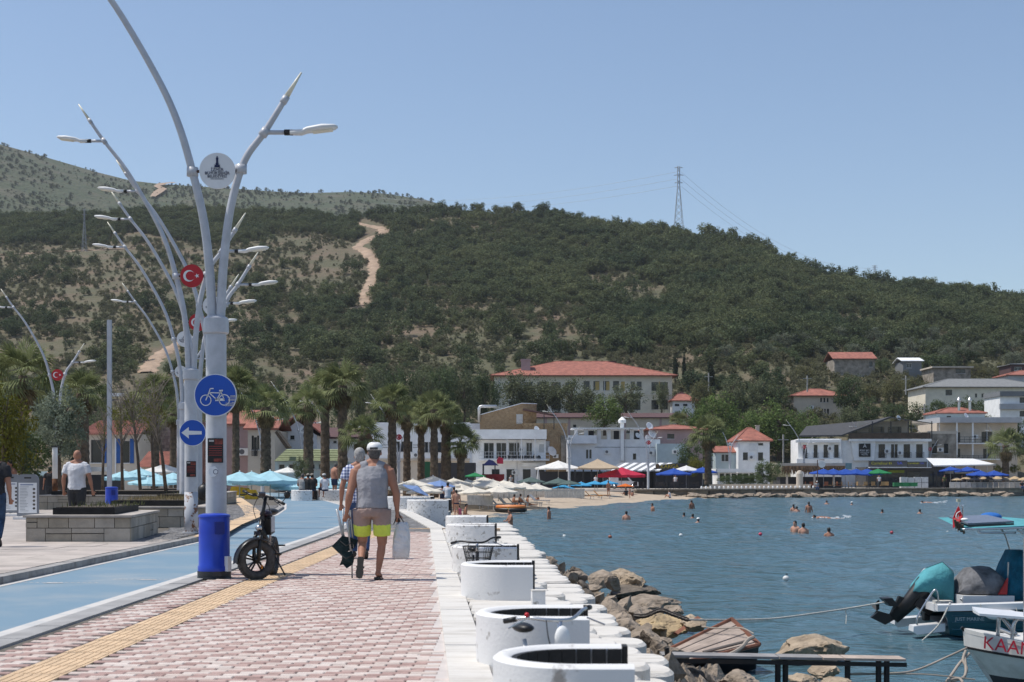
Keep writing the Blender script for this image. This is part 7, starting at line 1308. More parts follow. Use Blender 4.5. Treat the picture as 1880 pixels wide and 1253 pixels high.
# ---- bathers
def swimmer(label, px, pw, Y, depth, rz=0, skin='tan', hair='black', pose=None, bottom=None, longhair=False, top=None, fat=1.0, cap=None):
    return person(label, (GX(px, Y), Y, WZ-depth), rz, 1.0, pose, skin, hair, .035, top, bottom, cap, None, fat, 'bathers in the sea', longhair=longhair)
FOLD = dict(el=(-.26, .12, 1.15), wl=(-.08, .27, 1.16), er=(.26, .12, 1.15), wr=(.08, .27, 1.14))
swimmer('young bather with green shorts wading beside the white walls', 937, 978, 69, .60, 1.9, 'tan', 'black', FOLD, ('shorts', cloth('neon_green', (.22, .55, .02))))
def wY(py): return (CZ-WZ)*F/(py-870)
BATH = [(1008, 953, .95, 'tan', 1.2, 0, 'slim bather chest-deep nearest the rubber boat'), (1150, 956, 1.15, 'fair', 0, 0, 'broad-backed bather leaning back in the water'), (1198, 938, 1.15, 'tan', 2, 0, 'bather with arms spread and a white float'), (1270, 935, 1.0, 'dark', .5, 0, 'bather with a black swim ring'), (1457, 939, 1.2, 'fair', 0, 1, 'bather neck-deep beside a child'), (1463, 940, 1.32, 'fair', 0, 0, 'small head right of the neck-deep bather'), (1485, 941, .95, 'tan', 0, 1, 'long-haired bather standing waist-deep'), (1460, 980, 1.12, 'fair', 2.4, 1, 'slim bather left in the close pair'), (1475, 982, 1.18, 'fair', 0, 0, 'broad bather right in the close pair'), (1522, 981, 1.42, 'tan', 0, 0, 'lone dark head right of the close pair'), (1620, 943, 1.42, 'tan', 0, 0, 'dark head in mid-bay, the left of two'), (1689, 943, 1.42, 'fair', 0, 0, 'dark head in mid-bay, the right of two'), (1518, 926, 1.38, 'fair', 0, 0, 'head and shoulders close to the far quay'), (1256, 949, 1.45, 'tan', 0, 0, 'dark head left of a white ball-like head'), (1272, 951, 1.47, 'tan', 0, 0, 'small brown head in the middle water')]
for px, py, dp, sk, rz, lh, lb in BATH: swimmer(lb, px, 0, wY(py), dp, rz, sk, 'black', None, ('briefs', cloth('navy', (.02, .03, .07))), bool(lh))
person('bather with white cap in the middle water', (GX(1282, wY(959)), wY(959), WZ-1.47), 0, 1, None, 'fair', 'dgrey', .035, None, None, WHITE, None, group='bathers in the sea')
person('swimmer in a white cap near the far quay', (GX(1564, wY(927)), wY(927), WZ-1.45), 0, 1, None, 'fair', 'dgrey', .035, None, None, WHITE, None, group='bathers in the sea')
LIE = dict(pelvis=(0, -.6, .0), chest=(0, -.2, .02), neck=(0, 0, .06), head=(0, .16, .10), sl=(-.19, -.04, .04), sr=(.19, -.04, .04), el=(-.3, .22, 0), wl=(-.2, .45, -.03), er=(.34, -.25, .05), wr=(.3, -.45, -.05), hl=(-.1, -.62, 0), kl=(-.12, -1.02, -.02), al=(-.12, -1.42, 0), tl=(-.12, -1.58, .02), hr=(.1, -.62, 0), kr=(.12, -1.02, .0), ar=(.12, -1.42, -.02), tr=(.12, -1.58, 0), face=(0, 1, .2))
for i, (px, py) in enumerate([(1500, 952), (1696, 924)]):
    Y = wY(py); person(['crawling swimmer with splash below the far hotel', 'swimmer lying flat close to the far quay at the right'][i], (GX(px, Y), Y, WZ-.03), math.pi/2, 1.1, LIE, 'tan', 'black', .035, group='bathers in the sea')
    m = MB(); rg = random.Random(i)
    for k in range(40): x = rg.uniform(-.3, 2.2); m.ell((GX(px, Y)+x, Y+rg.uniform(-.3, .3), WZ+rg.uniform(0, .05+.22*max(0, x-1)/1.2)), (rg.uniform(.04, .16), .06, rg.uniform(.015, .05)), 5, 4)
    tag(m.build('splash', mat('foam', (.8, .82, .84), .6)), ['white splash behind the crawling swimmer', 'thin foam beside the flat swimmer at the right'][i], 'splash', kind='stuff')
# floats
for i, (px, py, c) in enumerate([(1036, 987, (.65, .65, .63)), (1120, 988, (.3, .1, .06)), (1250, 985, (.65, .65, .63)), (1396, 983, (.5, .05, .1)), (1443, 1066, (.65, .65, .63)), (1637, 980, (.4, .06, .08)), (1740, 980, (.65, .65, .63))]):
    Y = wY(py); r = root('float', 'small %s mooring float, %s from the left' % (['white', 'brown', 'white', 'pink', 'white', 'red', 'white'][i], ORD[i]), 'buoy', (GX(px, Y), Y, WZ), 'mooring floats'); MB().ell((0, 0, .05), (.09, .09, .08), 10, 7).build('ball', mat('float_%d' % i, c, .5), r, True); MB().tube([(0, 0, .14), (.02, 0, .18), (.05, 0, .15)], .012, 5).build('eye', BLACK, r)
# ---- people on the sand
SITG = dict(SIT); SITG.update(kl=(-.14, .34, .42), al=(-.13, .60, .06), tl=(-.13, .74, .03), kr=(.14, .34, .42), ar=(.13, .60, .06), tr=(.13, .74, .03))
LEG = dict(SIT); LEG.update(kl=(-.12, .45, .10), al=(-.12, .88, .06), tl=(-.12, .95, .15), kr=(.12, .45, .10), ar=(.12, .88, .06), tr=(.12, .95, .15))
BW = {'white': cloth('white_tee', (.62, .62, .65)), 'pink': cloth('pink_top', (.5, .12, .2)), 'navy': cloth('navy', (.02, .03, .07)), 'red': cloth('red_wear', (.42, .03, .03)), 'black': BLACK}
def sandY(py, z): return (CZ-z)*F/(py-870)
PPL = [(822, 935, 54, SIT, 0, 'fair', 'white', 'white', 'bather in a white shirt leaning on the round flaking wall', .46), (838, 938, 88, DEF, .3, 'fair', None, 'navy', 'standing bather in pale swimwear behind the round wall', None), (853, 938, 88, LEG, -1.5, 'tan', None, 'black', 'dark-haired bather sitting on the sand with legs stretched', None), (834, 925, 96, DEF, 1, 'tan', None, 'red', 'bather in red standing under the white parasols', None), (812, 915, 98, DEF, 0, 'fair', 'navy', 'navy', 'woman in navy top under the white parasols', None), (790, 915, 96, SITG, 0, 'tan', None, 'navy', 'tanned bather sitting left under the white parasols', None), (845, 930, 92, SITG, 1, 'fair', 'pink', 'pink', 'child in pink beside the standing bather', None),
 (942, 917, 116, SITG, -1.2, 'tan', None, 'navy', 'tanned bather hugging the knees on the sand, left of three', None), (954, 917, 118, SITG, -1.0, 'tan', None, 'black', 'tanned bather hugging the knees, middle of three', None), (967, 920, 117, LEG, -1.3, 'tan', None, 'navy', 'bather lying back on the sand, right of three', None), (955, 938, 106, SITG, 1.5, 'tan', None, 'black', 'dark-haired bather sitting at the waterline', None), (947, 938, 106, SITG, 1.5, 'fair', 'pink', 'pink', 'small child in pink at the waterline', None), (988, 905, 128, LEG, 1.2, 'tan', None, 'black', 'sunbather lying by the fence', None),
 (1117, 912, 150, DEF, .5, 'tan', None, 'navy', 'bather walking past the sun loungers', None), (1150, 908, 155, SITG, .5, 'dark', 'black', 'black', 'person in black sitting against the quay', None), (1156, 916, 150, DEF, .9, 'fair', None, 'red', 'child standing on the far sand', None), (1161, 909, 155, SITG, 0, 'tan', None, 'navy', 'person sitting right of the standing child', None), (1230, 915, 158, SITG, 1.2, 'fair', 'white', 'navy', 'person in white crouching at the end of the sand', None)]
for px, py, Y, ps, rz, sk, tp, bt, lb, z in PPL:
    x = GX(px, Y); zz = z if z is not None else min(WZ+.075*(float(interp(Y, SH))-x), -.62); person(lb, (x, Y, zz), rz, .98 if 'child' not in lb and 'leaning' not in lb else .68, ps, sk, 'black', .035, ('shirt', BW[tp]) if tp else None, ('briefs', BW[bt]), None, None, 1.0, 'people on the beach')
for px, Y, lb, tp, rz in [(1502, 172.5, 'man in grey sitting on the far quay edge', cloth('grey_tee', (.3, .3, .3)), 3.1), (1858, 186, 'man in dark clothes sitting on the quay at the right edge', BLACK, 3.1)]: person(lb, (GX(px, Y), float(np.interp(GX(px, Y), [p[0] for p in FQ], [p[1] for p in FQ]))-.2, -.38), rz, 1, SIT, 'tan', 'grey', .035, ('shirt', tp), ('trousers', cloth('denim', (.035, .075, .18), .25)), WHITE if px < 1600 else None, None)
for i, (px, pb, Y, tp, lb) in enumerate([(1614, 893, 188, BW['white'], 'man in white standing before the supermarket'), (1734, 892, 188, cloth('olive', (.08, .1, .03)), 'man in olive standing right of the supermarket'), (1766, 888, 192, BW['navy'], 'waiter standing under the blue parasols'), (938, 893, 186, cloth('grey_tee', (.3, .3, .3)), 'man in grey before the white balcony house'), (1240, 889, 180, BW['white'], 'waiter in white at the dark cafe'), (1094, 880, 178, BW['white'], 'person in white under the cream parasol')]): person(lb, (GX(px, Y), Y, -.5), 3, 1, None, 'tan', 'black', .04, ('shirt', tp), ('trousers', cloth('charcoal', (.03, .031, .035))), group='people on the far quay')
# ================================================================ fat-tyre electric bicycle
def wheel(parent, c, R, th, tyre_m, rim_m, spokes, ax, name='wheel', nsp=5, fat=1.0):
    """wheel in the plane perpendicular to ax"""
    c = Vector(c); ax = Vector(ax).normalized(); up = Vector((0, 0, 1)); e1 = up.cross(ax).normalized(); e2 = ax.cross(e1); n = 36
    w = bpy.data.objects.new(name, None); COL.objects.link(w); w.parent = parent
    def ring(R_, r_, k=10, fl=1.0):
        rr = [];
        for i in range(n):
            a = 2*math.pi*i/n; d = e1*math.cos(a)+e2*math.sin(a); rr.append([c+d*(R_+r_*math.cos(2*math.pi*j/k))+ax*r_*fl*math.sin(2*math.pi*j/k) for j in range(k)])
        return rr+[rr[0]]
    m = MB(); m.loft(ring(R-th, th, 12, 1.0), False); t = m.build('tyre', tyre_m, w, True)
    if fat > .5:
        k = MB()
        for i in range(40):
            a = 2*math.pi*i/40; d = e1*math.cos(a)+e2*math.sin(a); tg_ = -e1*math.sin(a)+e2*math.cos(a)
            for s in (-.5, 0, .5): p = c+d*(R-th*(1-math.cos(s))*1.0)+ax*th*math.sin(s); q = MB(); k.add([p+tg_*sx*.012+ax*sy*.014+d*sz for sz in (-.01, .004) for sx, sy in ((-1, -1), (1, -1), (1, 1), (-1, 1))], [(4, 5, 6, 7), (0, 1, 5, 4), (1, 2, 6, 5), (2, 3, 7, 6), (3, 0, 4, 7)])
        tag(k.build('tread', tyre_m, t if False else w), kind='stuff')
    m = MB(); m.loft(ring(R-th*2+.004, .016, 8, 1.4), False); m.build('rim', rim_m, w, True)
    MB().tube([c-ax*.05, c+ax*.05], .035, 12).build('hub', rim_m, w, True)
    for i in range(nsp):
        a = 2*math.pi*i/nsp+.3; d = e1*math.cos(a)+e2*math.sin(a); q = ax.cross(d)
        if nsp < 8:
            for s in (-.018, .018): MB().tube([c+d*.02+q*s*.6, c+d*(R-2*th+.0)+q*s*1.3], .013, 6).build('spoke', rim_m, w)
        else: MB().tube([c+ax*.02*(1 if i % 2 else -1), c+d*(R-2*th)], .0022, 4).build('spoke', rim_m, w)
    return w
TYRE = mat('tyre_rubber', (.075, .072, .07), .9, .25, 12, bump=.3, bscale=60); EB = mat('ebike_black', (.012, .012, .013), .35, .2)
eb = root('electric_bicycle', 'black fat-tyre electric bicycle parked facing the camera', 'bicycle', (GX(476, 18.9), 19.15, 0), rz=math.radians(-2)); WR = .265
# local frame: the bicycle points along -Y (towards the camera), front wheel at y=-0.35
fr = bpy.data.objects.new('front_fork', None)
wheel(eb, (-.0, -.40, WR), WR, .052, TYRE, EB, 5, (.62, -.78, 0.03), nsp=5); wheel(eb, (.02, .58, WR), WR, .052, TYRE, EB, 5, (1, 0, .02), nsp=5)
for s in (-1, 1): MB().tube([(s*.05, -.40-s*.063, WR), (s*.05+.005, -.33-s*.063, .56), (s*.04+.015, -.27-s*.05, .60)], [.022, .026, .024], 8).build('fork_leg', EB, eb, True)
MB().box((.012, -.27, .61), (.19, .06, .05), -.9).build('fork_crown', EB, eb); MB().tube([(.015, -.26, .58), (.03, -.2, .78)], .032, 10).build('head_tube', EB, eb, True); MB().tube([(.03, -.2, .78), (.065, -.10, 1.09)], [.026, .022], 10).build('folding_stem', EB, eb, True)
MB().box((.035, -.19, .8), (.06, .06, .07), .2).build('stem_latch', DARKM, eb)
hb = MB().tube(smooth([(-.27, .04, 1.17), (-.16, -.04, 1.12), (.0, -.1, 1.10), (.12, -.12, 1.09), (.22, -.16, 1.05), (.33, -.22, 1.0)]), .014, 8).build('handlebar', EB, eb, True)
for a, b in (((-.27, .04, 1.17), (-.18, -.02, 1.13)), ((.25, -.17, 1.03), (.34, -.225, .995))): MB().tube([a, b], .02, 8).build('grip', BLACK, hb, True)
for a, b in (((-.2, -.06, 1.12), (-.29, -.08, 1.12)), ((.2, -.19, 1.04), (.3, -.28, .98))): MB().tube([a, b], .008, 6).build('brake_lever', EB, hb)
MB().box((.02, -.13, 1.12), (.09, .05, .06), .3, .4).build('display', GLASS, hb); MB().box((-.09, -.09, 1.12), (.05, .04, .04)).build('switch', EB, hb); MB().box((.15, -.15, 1.07), (.06, .05, .05)).build('throttle', EB, hb)
mi = MB().tube([(.3, -.2, 1.01), (.36, -.2, 1.09)], .006, 5).build('mirror_stem', EB, eb); MB().ell((.375, -.21, 1.12), (.045, .02, .05), 12, 8).build('mirror', EB, mi, True)
m = MB(); rings = []
for k in range(11):
    a = math.radians(55+13*k); d = Vector((0, -math.cos(a)*-1 if False else math.cos(a), math.sin(a))); c = Vector((0, -.40, WR))+(Vector((.78, .62, 0))*d.y+Vector((0, 0, d.z)))*(WR+.035); rings.append([c+Vector((x*.62, -x*.78, -abs(x)*.35)) for x in (-.07, -.035, 0, .035, .07)]+[c+Vector((x*.62, -x*.78, -abs(x)*.35-.006)) for x in (.07, .035, 0, -.035, -.07)])
m.loft(rings); m.build('mudguard', EB, eb, True)
MB().tube([(.02, -.22, .66), (.03, .0, .50), (.03, .2, .42)], [.05, .06, .05], 10).build('main_tube', EB, eb, True); MB().box((.06, .02, .70), (.15, .26, .22), .0, .1).build('battery_box', EB, eb); MB().box((.14, .0, .72), (.012, .2, .2)).build('side_panel', LAMPG, eb); MB().ell((.05, -.02, .86), (.085, .12, .05), 12, 8).build('saddle_bag', mat('dark_purple', (.03, .015, .03), .4), eb, True)
MB().tube([(.04, .28, .45), (.045, .34, .84)], .017, 8).build('seat_post', STEEL, eb, True); m = MB(); m.ell((.045, .36, .88), (.10, .16, .045), 12, 8); m.build('saddle', BLACK, eb, True)
for s in (-1, 1): MB().tube([(.03+s*.05, .2, .42), (.04+s*.075, .58, WR)], .014, 6).build('chain_stay', EB, eb, True)
MB().ell((.01, -.29, .68), (.045, .04, .045), 12, 8).build('headlight', STEEL, eb, True)
MB().tube([(.06, .34, .34), (.26, .24, .015)], .011, 6).build('kickstand', EB, eb); MB().tube(smooth([(.0, -.12, 1.1), (.12, -.14, .95), (.1, -.2, .8), (.05, -.24, .66)]), .005, 4).build('cable', BLACK, eb); MB().tube(smooth([(-.03, -.1, 1.1), (-.09, -.15, .93), (-.02, -.22, .75)]), .005, 4).build('cable', BLACK, eb)
MB().box((.07, -.38, .17), (.02, .04, .05), .4).build('orange_reflector', mat('amber', (.6, .2, .01), .3), eb); MB().tube([(-.12, .3, .3), (.2, .3, .3)], .014, 6).build('crank_axle', EB, eb)
for s, z in ((-.13, .18), (.2, .42)): MB().box((s, .3, z), (.09, .06, .02)).build('pedal', BLACK, eb)
# ================================================================ parked city bicycles behind the bench walls
def city_bike(label, loc, rz, basket=False, bar_m=STEEL, red=False):
    r = root('parked_bicycle', label, 'bicycle', loc, 'bicycles parked at the bench walls', rz); FB = mat('bike_frame_dark', (.03, .03, .035), .4) if basket else mat('bike_frame_white', (.6, .6, .6), .35); R = .33
    wheel(r, (0, -.5, R), R, .02, TYRE, STEEL, 5, (1, .25, 0), nsp=16, fat=0); wheel(r, (0, .5, R), R, .02, TYRE, STEEL, 5, (1, 0, 0), nsp=16, fat=0)
    for a, b, q in (((0, -.36, .78), (0, .05, .3), .018), ((0, -.34, .66), (0, .22, .55), .016), ((0, .05, .3), (0, .27, .78), .016), ((0, .05, .3), (0, .5, R), .011), ((0, .25, .7), (0, .5, R), .009), ((0, -.33, .58), (0, -.38, .86), .02)): MB().tube([a, b], q, 8).build('frame_tube', FB, r, True)
    for s in (-1, 1): MB().tube([(s*.03, -.36, .64), (s*.05, -.5, R)], .011, 6).build('fork_leg', FB, r, True)
    MB().tube([(0, -.37, .84), (0, -.39, .97)], .017, 8).build('stem', STEEL, r, True)
    hb = MB().tube(smooth([(-.31, -.18, .96), (-.2, -.3, .99), (-.08, -.38, .98), (.08, -.38, .98), (.2, -.3, 1.03), (.31, -.16, 1.03)]), .012, 8).build('handlebar', bar_m, r, True)
    for a, b in (((-.31, -.18, .96), (-.25, -.25, .98)), ((.31, -.16, 1.03), (.25, -.24, 1.035))): MB().tube([a, b], .018, 8).build('grip', BLACK, hb, True)
    for s in (-1, 1): MB().tube([(s*.22, -.32, .98), (s*.34, -.34, .93)], .006, 5).build('brake_lever', STEEL, hb)
    MB().ell((0, .3, .86), (.07, .13, .035), 10, 7).build('saddle', BLACK, r, True)
    MB().tube(smooth([(-.1, -.4, .98), (-.12, -.5, .86), (-.03, -.42, .7)]), .004, 4).build('brake_cable', BLACK, r)
    if basket:
        bk_ = bpy.data.objects.new('basket', None); COL.objects.link(bk_); bk_.parent = r; t, bt = (.19, .13), (.14, .10); c = Vector((0, -.55, 0)); z0, z1 = .72, .94
        for k in range(28):
            a = 2*math.pi*k/28; q = lambda s, z: c+Vector((s[0]*math.copysign(abs(math.cos(a))**.5, math.cos(a)), s[1]*math.copysign(abs(math.sin(a))**.5, math.sin(a)), z)); MB().tube([q(bt, z0), q(t, z1)], .003, 4).build('wire', BLACK, bk_)
        for f in (0, .33, .66, 1):
            s = tuple(bt[i]+(t[i]-bt[i])*f for i in (0, 1)); MB().tube([c+Vector((s[0]*math.copysign(abs(math.cos(a))**.5, math.cos(a)), s[1]*math.copysign(abs(math.sin(a))**.5, math.sin(a)), z0+(z1-z0)*f)) for a in [2*math.pi*k/24 for k in range(25)]], .004, 4).build('wire_hoop', BLACK, bk_)
    if red:
        MB().ell((-.2, -.31, 1.01), .017, 10, 7).build('red_bell', RED, hb, True); MB().tube([(0, -.36, .72), (.1, -.4, .76), (.12, -.42, .72)], .008, 5).build('red_cable', RED, r); MB().ell((0, -.43, .86), (.055, .035, .085), 12, 8).build('white_lamp', WHITE, r, True); MB().ell((-.14, -.33, .52), (.06, .05, .03), 10, 6).build('front_bag', DARKM, r, True)
    return r
city_bike('white bicycle with silver handlebar and red bell behind the nearest bench', (GX(985, 9.2)+.02, 9.62, -.53), .35, red=True)
city_bike('dark bicycle with wire basket behind the third bench wall', (GX(862, 17.6)+.05, 18.2, -.44), .1, True, BLACK)
# ================================================================ boats
TEAL = mat('teal_hull', (.010, .085, .115), .3, .08, 2, spec=.6); TQ = cloth('turquoise_canvas', (.085, .32, .36)); DTQ = cloth('deep_teal_canvas', (.008, .12, .19), .2); GRY = cloth('grey_canvas', (.16, .16, .17), .3); GEL = mat('gelcoat', (.70, .70, .70), .25, .04, 2, spec=.6)
BY_ = 25.4; bo = P(1790, 1163, BY_); bo.z = WZ
b1 = root('motor_boat', 'teal motor boat with covered outboard moored stern towards the left', 'boat', bo)
k = BY_/F
def bx_(px): return (px-1790)*k
def bz_(py): return (1163-py)*k
st_ = []
for px, hw, zk, zc in ((1708, .86, -.18, .06), (1740, .92, -.22, .04), (1800, .98, -.25, .04), (1900, 1.0, -.25, .06), (2020, .9, -.22, .12), (2110, .6, -.12, .25), (2180, .08, .2, .5)):
    zg = bz_(1113)+(px-1708)*.00035; st_.append([Vector((bx_(px)-(.09 if px == 1708 else 0)*0, y, z)) for y, z in ((-hw, zg), (-hw*.99, zg*.6), (-hw*.93, zc+.1), (-hw*.86, zc), (0, zk), (hw*.86, zc), (hw*.93, zc+.1), (hw*.99, zg*.6), (hw, zg), (hw-.06*hw, zg), (hw*.9, .22), (-hw*.9, .22), (-hw+.06*hw, zg))])
for p in st_[0]: p.x = bx_(1722)-(p.z-0)*.28
MB().loft(st_).build('hull', TEAL, b1, False, True)
for sg_ in (-1, 1):
    rb_ = []
    for px, hw in ((1694, .88), (1740, .95), (1800, 1.01), (1900, 1.03), (2020, .93), (2110, .63), (2180, .1)): zg = bz_(1113)+(px-1708)*.00035; rb_.append([Vector((bx_(px), sg_*y, z)) for y, z in ((hw+.02, zg-.005), (hw+.02, zg+.10), (hw-.02, zg+.115), (max(hw-.13, .01), zg+.115), (max(hw-.13, .01), zg+.002))])
    MB().loft(rb_).build('gunwale', GEL, b1, False, True)
MB().bx(bx_(1694), bx_(1708), -.75, .75, bz_(1116), bz_(1103)).build('transom_cap', GEL, b1); MB().bx(bx_(1712), bx_(1900), -.8, .8, .225, .235).build('sole', mat('boat_sole', (.42, .42, .42), .7), b1)
MB().loft([[Vector((bx_(px), y*hw, z)) for y, z in ((-1, bz_(1113)-.012), (-1, bz_(1113)+.004), (1, bz_(1113)+.004), (1, bz_(1113)-.012))] for px, hw in ((1697, .895), (1800, 1.035), (1900, 1.055), (2020, .955))]).build('rubbing_strake', BLACK, b1)
for zz in (.18, .32, .45): MB().tube([(bx_(1720), -.885-zz*.06, zz*.9), (bx_(1800), -.955-zz*.05, zz*.9), (bx_(1900), -.975-zz*.05, zz*.9)], .012, 5).build('plank_seam', TEAL, b1)
text('hull_name', 'JUST MARINE', .085, mat('silver_letter', (.30, .36, .38), .4), b1, (bx_(1748), -.985, bz_(1127)))
MB().bx(bx_(1748), bx_(1840), -.62, .5, .24, bz_(1089)).build('coaming', GEL, b1)
# grey cover over the seats
rr = []
for px, zt, hw in ((1750, 1088, .3), (1758, 1062, .45), (1775, 1043, .5), (1800, 1040, .52), (1818, 1042, .5), (1830, 1054, .5), (1834, 1084, .45)): rr.append([Vector((bx_(px)+.02*math.sin(j), hw*math.cos(math.pi*j/10), bz_(1088)+(bz_(zt)-bz_(1088))*math.sin(math.pi*j/10)**.6+.012*math.sin(j*2.3+px))) for j in range(11)])
MB().loft(rr).build('seat_cover', GRY, b1, True); MB().prism([(bx_(1814), -.56, bz_(1087)), (bx_(1829), -.56, bz_(1087)), (bx_(1833), -.5, bz_(1058))], (0, .06, 0)).build('red_cushion', mat('red_vinyl', (.5, .03, .025), .5), b1)
# teal console cover
rr = []
for z, x0, x1, d in ((1098, 1824, 1890, .55), (1070, 1830, 1888, .5), (1035, 1842, 1884, .42), (1010, 1852, 1878, .3)): rr.append([Vector((bx_(a), y*d, bz_(z))) for a, y in ((x0, -.6), (x0+8, -1), ((x0+x1)/2, -.85), (x1-6, -1), (x1, -.6), (x1, .6), (x0, .6))])
MB().loft(rr).build('console_cover', DTQ, b1, True, True)
# tilted outboard
ob = bpy.data.objects.new('outboard_motor', None); COL.objects.link(ob); ob.parent = b1
def b2(px, py, y=0): return Vector((bx_(px), y, bz_(py)))
rr = []
for (px, py), w, d in zip(((1640, 1136), (1672, 1104), (1700, 1074), (1722, 1066)), (.10, .13, .17, .2), (.11, .15, .2, .22)): c = b2(px, py); ax = (b2(1712, 1064)-b2(1640, 1136)).normalized(); q = Vector((-ax.z, 0, ax.x)); rr.append([c+q*d*math.cos(t)+Vector((0, 1, 0))*w*math.sin(t) for t in [2*math.pi*j/12 for j in range(12)]])
MB().loft(rr).build('leg_housing', BLACK, ob, True)
rr = []
for (px, py), w, d in zip(((1676, 1068), (1690, 1058), (1718, 1052), (1738, 1068), (1745, 1098)), (.19, .24, .27, .25, .2), (.10, .25, .31, .30, .12)): c = b2(px, py+10); ax = Vector((.9, 0, -.35)).normalized(); q = Vector((-ax.z, 0, ax.x)); rr.append([c+q*d*math.cos(t)+Vector((0, 1, 0))*w*math.sin(t) for t in [2*math.pi*j/14 for j in range(14)]])
cw = MB().loft(rr).build('cowl_cover', TQ, ob, True); rr2 = [[p+Vector((.0, -.012, .012)) for p in r_[:5]]+[p+Vector((0, -.004, .004)) for p in r_[:5]][::-1] for r_ in rr[1:4]]; MB().loft(rr2).build('white_panel', cloth('white_canvas', (.58, .58, .6)), cw)
MB().prism([b2(1598, 1134, -.05), b2(1624, 1147, -.05), b2(1662, 1126, -.05), b2(1676, 1104, -.05), b2(1650, 1094, -.05), b2(1634, 1128, -.05), b2(1612, 1122, -.05)], (0, .1, 0)).build('gearcase', BLACK, ob); MB().prism([b2(1617, 1098, -.16), b2(1634, 1097, -.16), b2(1646, 1112, -.16), b2(1630, 1112, -.16)], (0, .32, 0)).build('anti_ventilation_plate', BLACK, ob)
for k_, (dx, dy) in enumerate(((-.12, .10), (.02, .16), (.11, -.05))): c = b2(1609, 1122); MB().add([c, c+Vector((-.05+dx*.2, dy*1.2, dx+.05)), c+Vector((.04, dy, dx+.10)), c+Vector((.05, dy*.3, .03))], [(0, 1, 2, 3)]).build('propeller_blade', BLACK, ob)
MB().box(b2(1694, 1112), (.34, .3, .18), 0, 0, .6).build('mount_bracket', BLACK, ob); MB().box(b2(1700, 1128), (.1, .16, .22)).build('transom_clamp', BLACK, ob)
for s in (-.75, .45): MB().prism([Vector((bx_(1656), s, bz_(1142))), Vector((bx_(1712), s, bz_(1137))), Vector((bx_(1712), s, bz_(1151))), Vector((bx_(1662), s, bz_(1157))), Vector((bx_(1655), s, bz_(1152)))], (0, .3, 0)).build('swim_platform', GEL, b1)
MB().tube(smooth([b2(1664, 1142, -.7), b2(1663, 1128, -.7), b2(1680, 1098, -.7), b2(1694, 1078, -.7), b2(1699, 1082, -.7), b2(1701, 1098, -.7)]), .017, 7).build('ladder_rail', STEEL, b1, True); MB().tube(smooth([b2(1716, 1098, -.9), b2(1703, 1122, -.95), b2(1690, 1142, -.95), b2(1664, 1168, -.9)]), .014, 6).build('stern_rope', ROPE, b1, True)
MB().tube(smooth([b2(1748, 1099, -.6), b2(1750, 1093, -.6), b2(1826, 1093, -.6), b2(1828, 1100, -.6)]), .012, 6).build('grab_rail', STEEL, b1, True); MB().box(b2(1712, 1100, -.6), (.3, .2, .05)).build('coiled_rope', ROPE, b1)
fd = MB().loft([[Vector((bx_(px), -1.1+r_*math.cos(t), bz_(1118)+r_*math.sin(t))) for t in [2*math.pi*j/12 for j in range(12)]] for px, r_ in ((1770, .02), (1778, .07), (1785, .085), (1815, .085), (1823, .07), (1828, .02))]).build('fender', GEL, b1, True)
for px in (1768, 1829): MB().tube([b2(px, 1118, -1.1), b2(px-2, 1100, -1.0)], .006, 4).build('fender_line', ROPE, b1)
# bimini
bm = bpy.data.objects.new('bimini', None); COL.objects.link(bm); bm.parent = b1
MB().add([b2(1738, 968, -.8), b2(1866, 962, -.85), b2(1990, 968, -.85), b2(1990, 962, .8), b2(1870, 952, .8), b2(1745, 953, .75), b2(1738, 971, -.8), b2(1866, 966, -.85), b2(1990, 972, -.85)], [(0, 1, 4, 5), (1, 2, 3, 4), (6, 7, 1, 0), (7, 8, 2, 1)]).build('canvas', TQ, bm)
for pl in ([(1740, 969, -.8), (1800, 968, -.82), (1866, 966, -.85), (1930, 968, -.85)], [(1848, 970, -.8), (1860, 982, -.8), (1875, 1010, -.8), (1905, 1090, -.85)], [(1838, 970, -.8), (1856, 985, -.8), (1885, 1040, -.8), (1930, 1095, -.85)], [(1852, 968, .7), (1872, 990, .7), (1900, 1090, .8)], [(1772, 971, -.8), (1774, 975, -.8), (1836, 975, -.8)], [(1866, 968, -.85), (1890, 985, -.85), (1960, 1090, -.9)]): MB().tube(smooth([b2(*p) for p in pl]), .018, 7).build('frame_tube', STEEL, bm, True)
MB().prism([b2(1758, 962, -.62), b2(1839, 958, -.62), b2(1822, 949.5, .3), b2(1752, 952.5, .3)], (0, 0, .03)).build('solar_panel', mat('solar_cell', (.13, .14, .18), .25, .1, 3), bm, fix=True); MB().prism([b2(1758, 966, -.62), b2(1839, 962, -.62), b2(1839, 958.5, -.62), b2(1758, 962.5, -.62)], (0, .02, 0)).build('panel_frame', DARKM, bm)
m = MB(); m.ell(b2(1836, 951, .5), (.2, .2, .085), 12, 8); m.build('blue_bundle', cloth('blue_bundle', (.02, .13, .42)), b1, True)
MB().tube([b2(1739, 975, -.6), b2(1741, 920, -.6)], .012, 6).build('flag_staff', STEEL, b1); fl = [b2(1740, 928, -.62), b2(1746, 945, -.64), b2(1747, 955, -.6), b2(1738, 960, -.66), b2(1731, 968, -.6), b2(1732, 950, -.56), b2(1736, 938, -.6)]
f_ = MB().add(fl+[p+Vector((.01, .06, 0)) for p in fl], [(0, 1, 2, 3, 4, 5, 6), (13, 12, 11, 10, 9, 8, 7)]+[(i, (i+1) % 7, (i+1) % 7+7, i+7) for i in range(7)]).build('flag', RED, b1); MB().tube(smooth([b2(1741, 937, -.68), b2(1735, 941, -.68), b2(1733, 948, -.69), b2(1738, 951, -.69)]), .02, 5, flat=.3).build('crescent', SIGNW, f_)
MB().box(b2(1740.5, 918, -.6), (.06, .06, .05)).build('white_light', mat('cream_plastic', (.6, .55, .4)), b1)
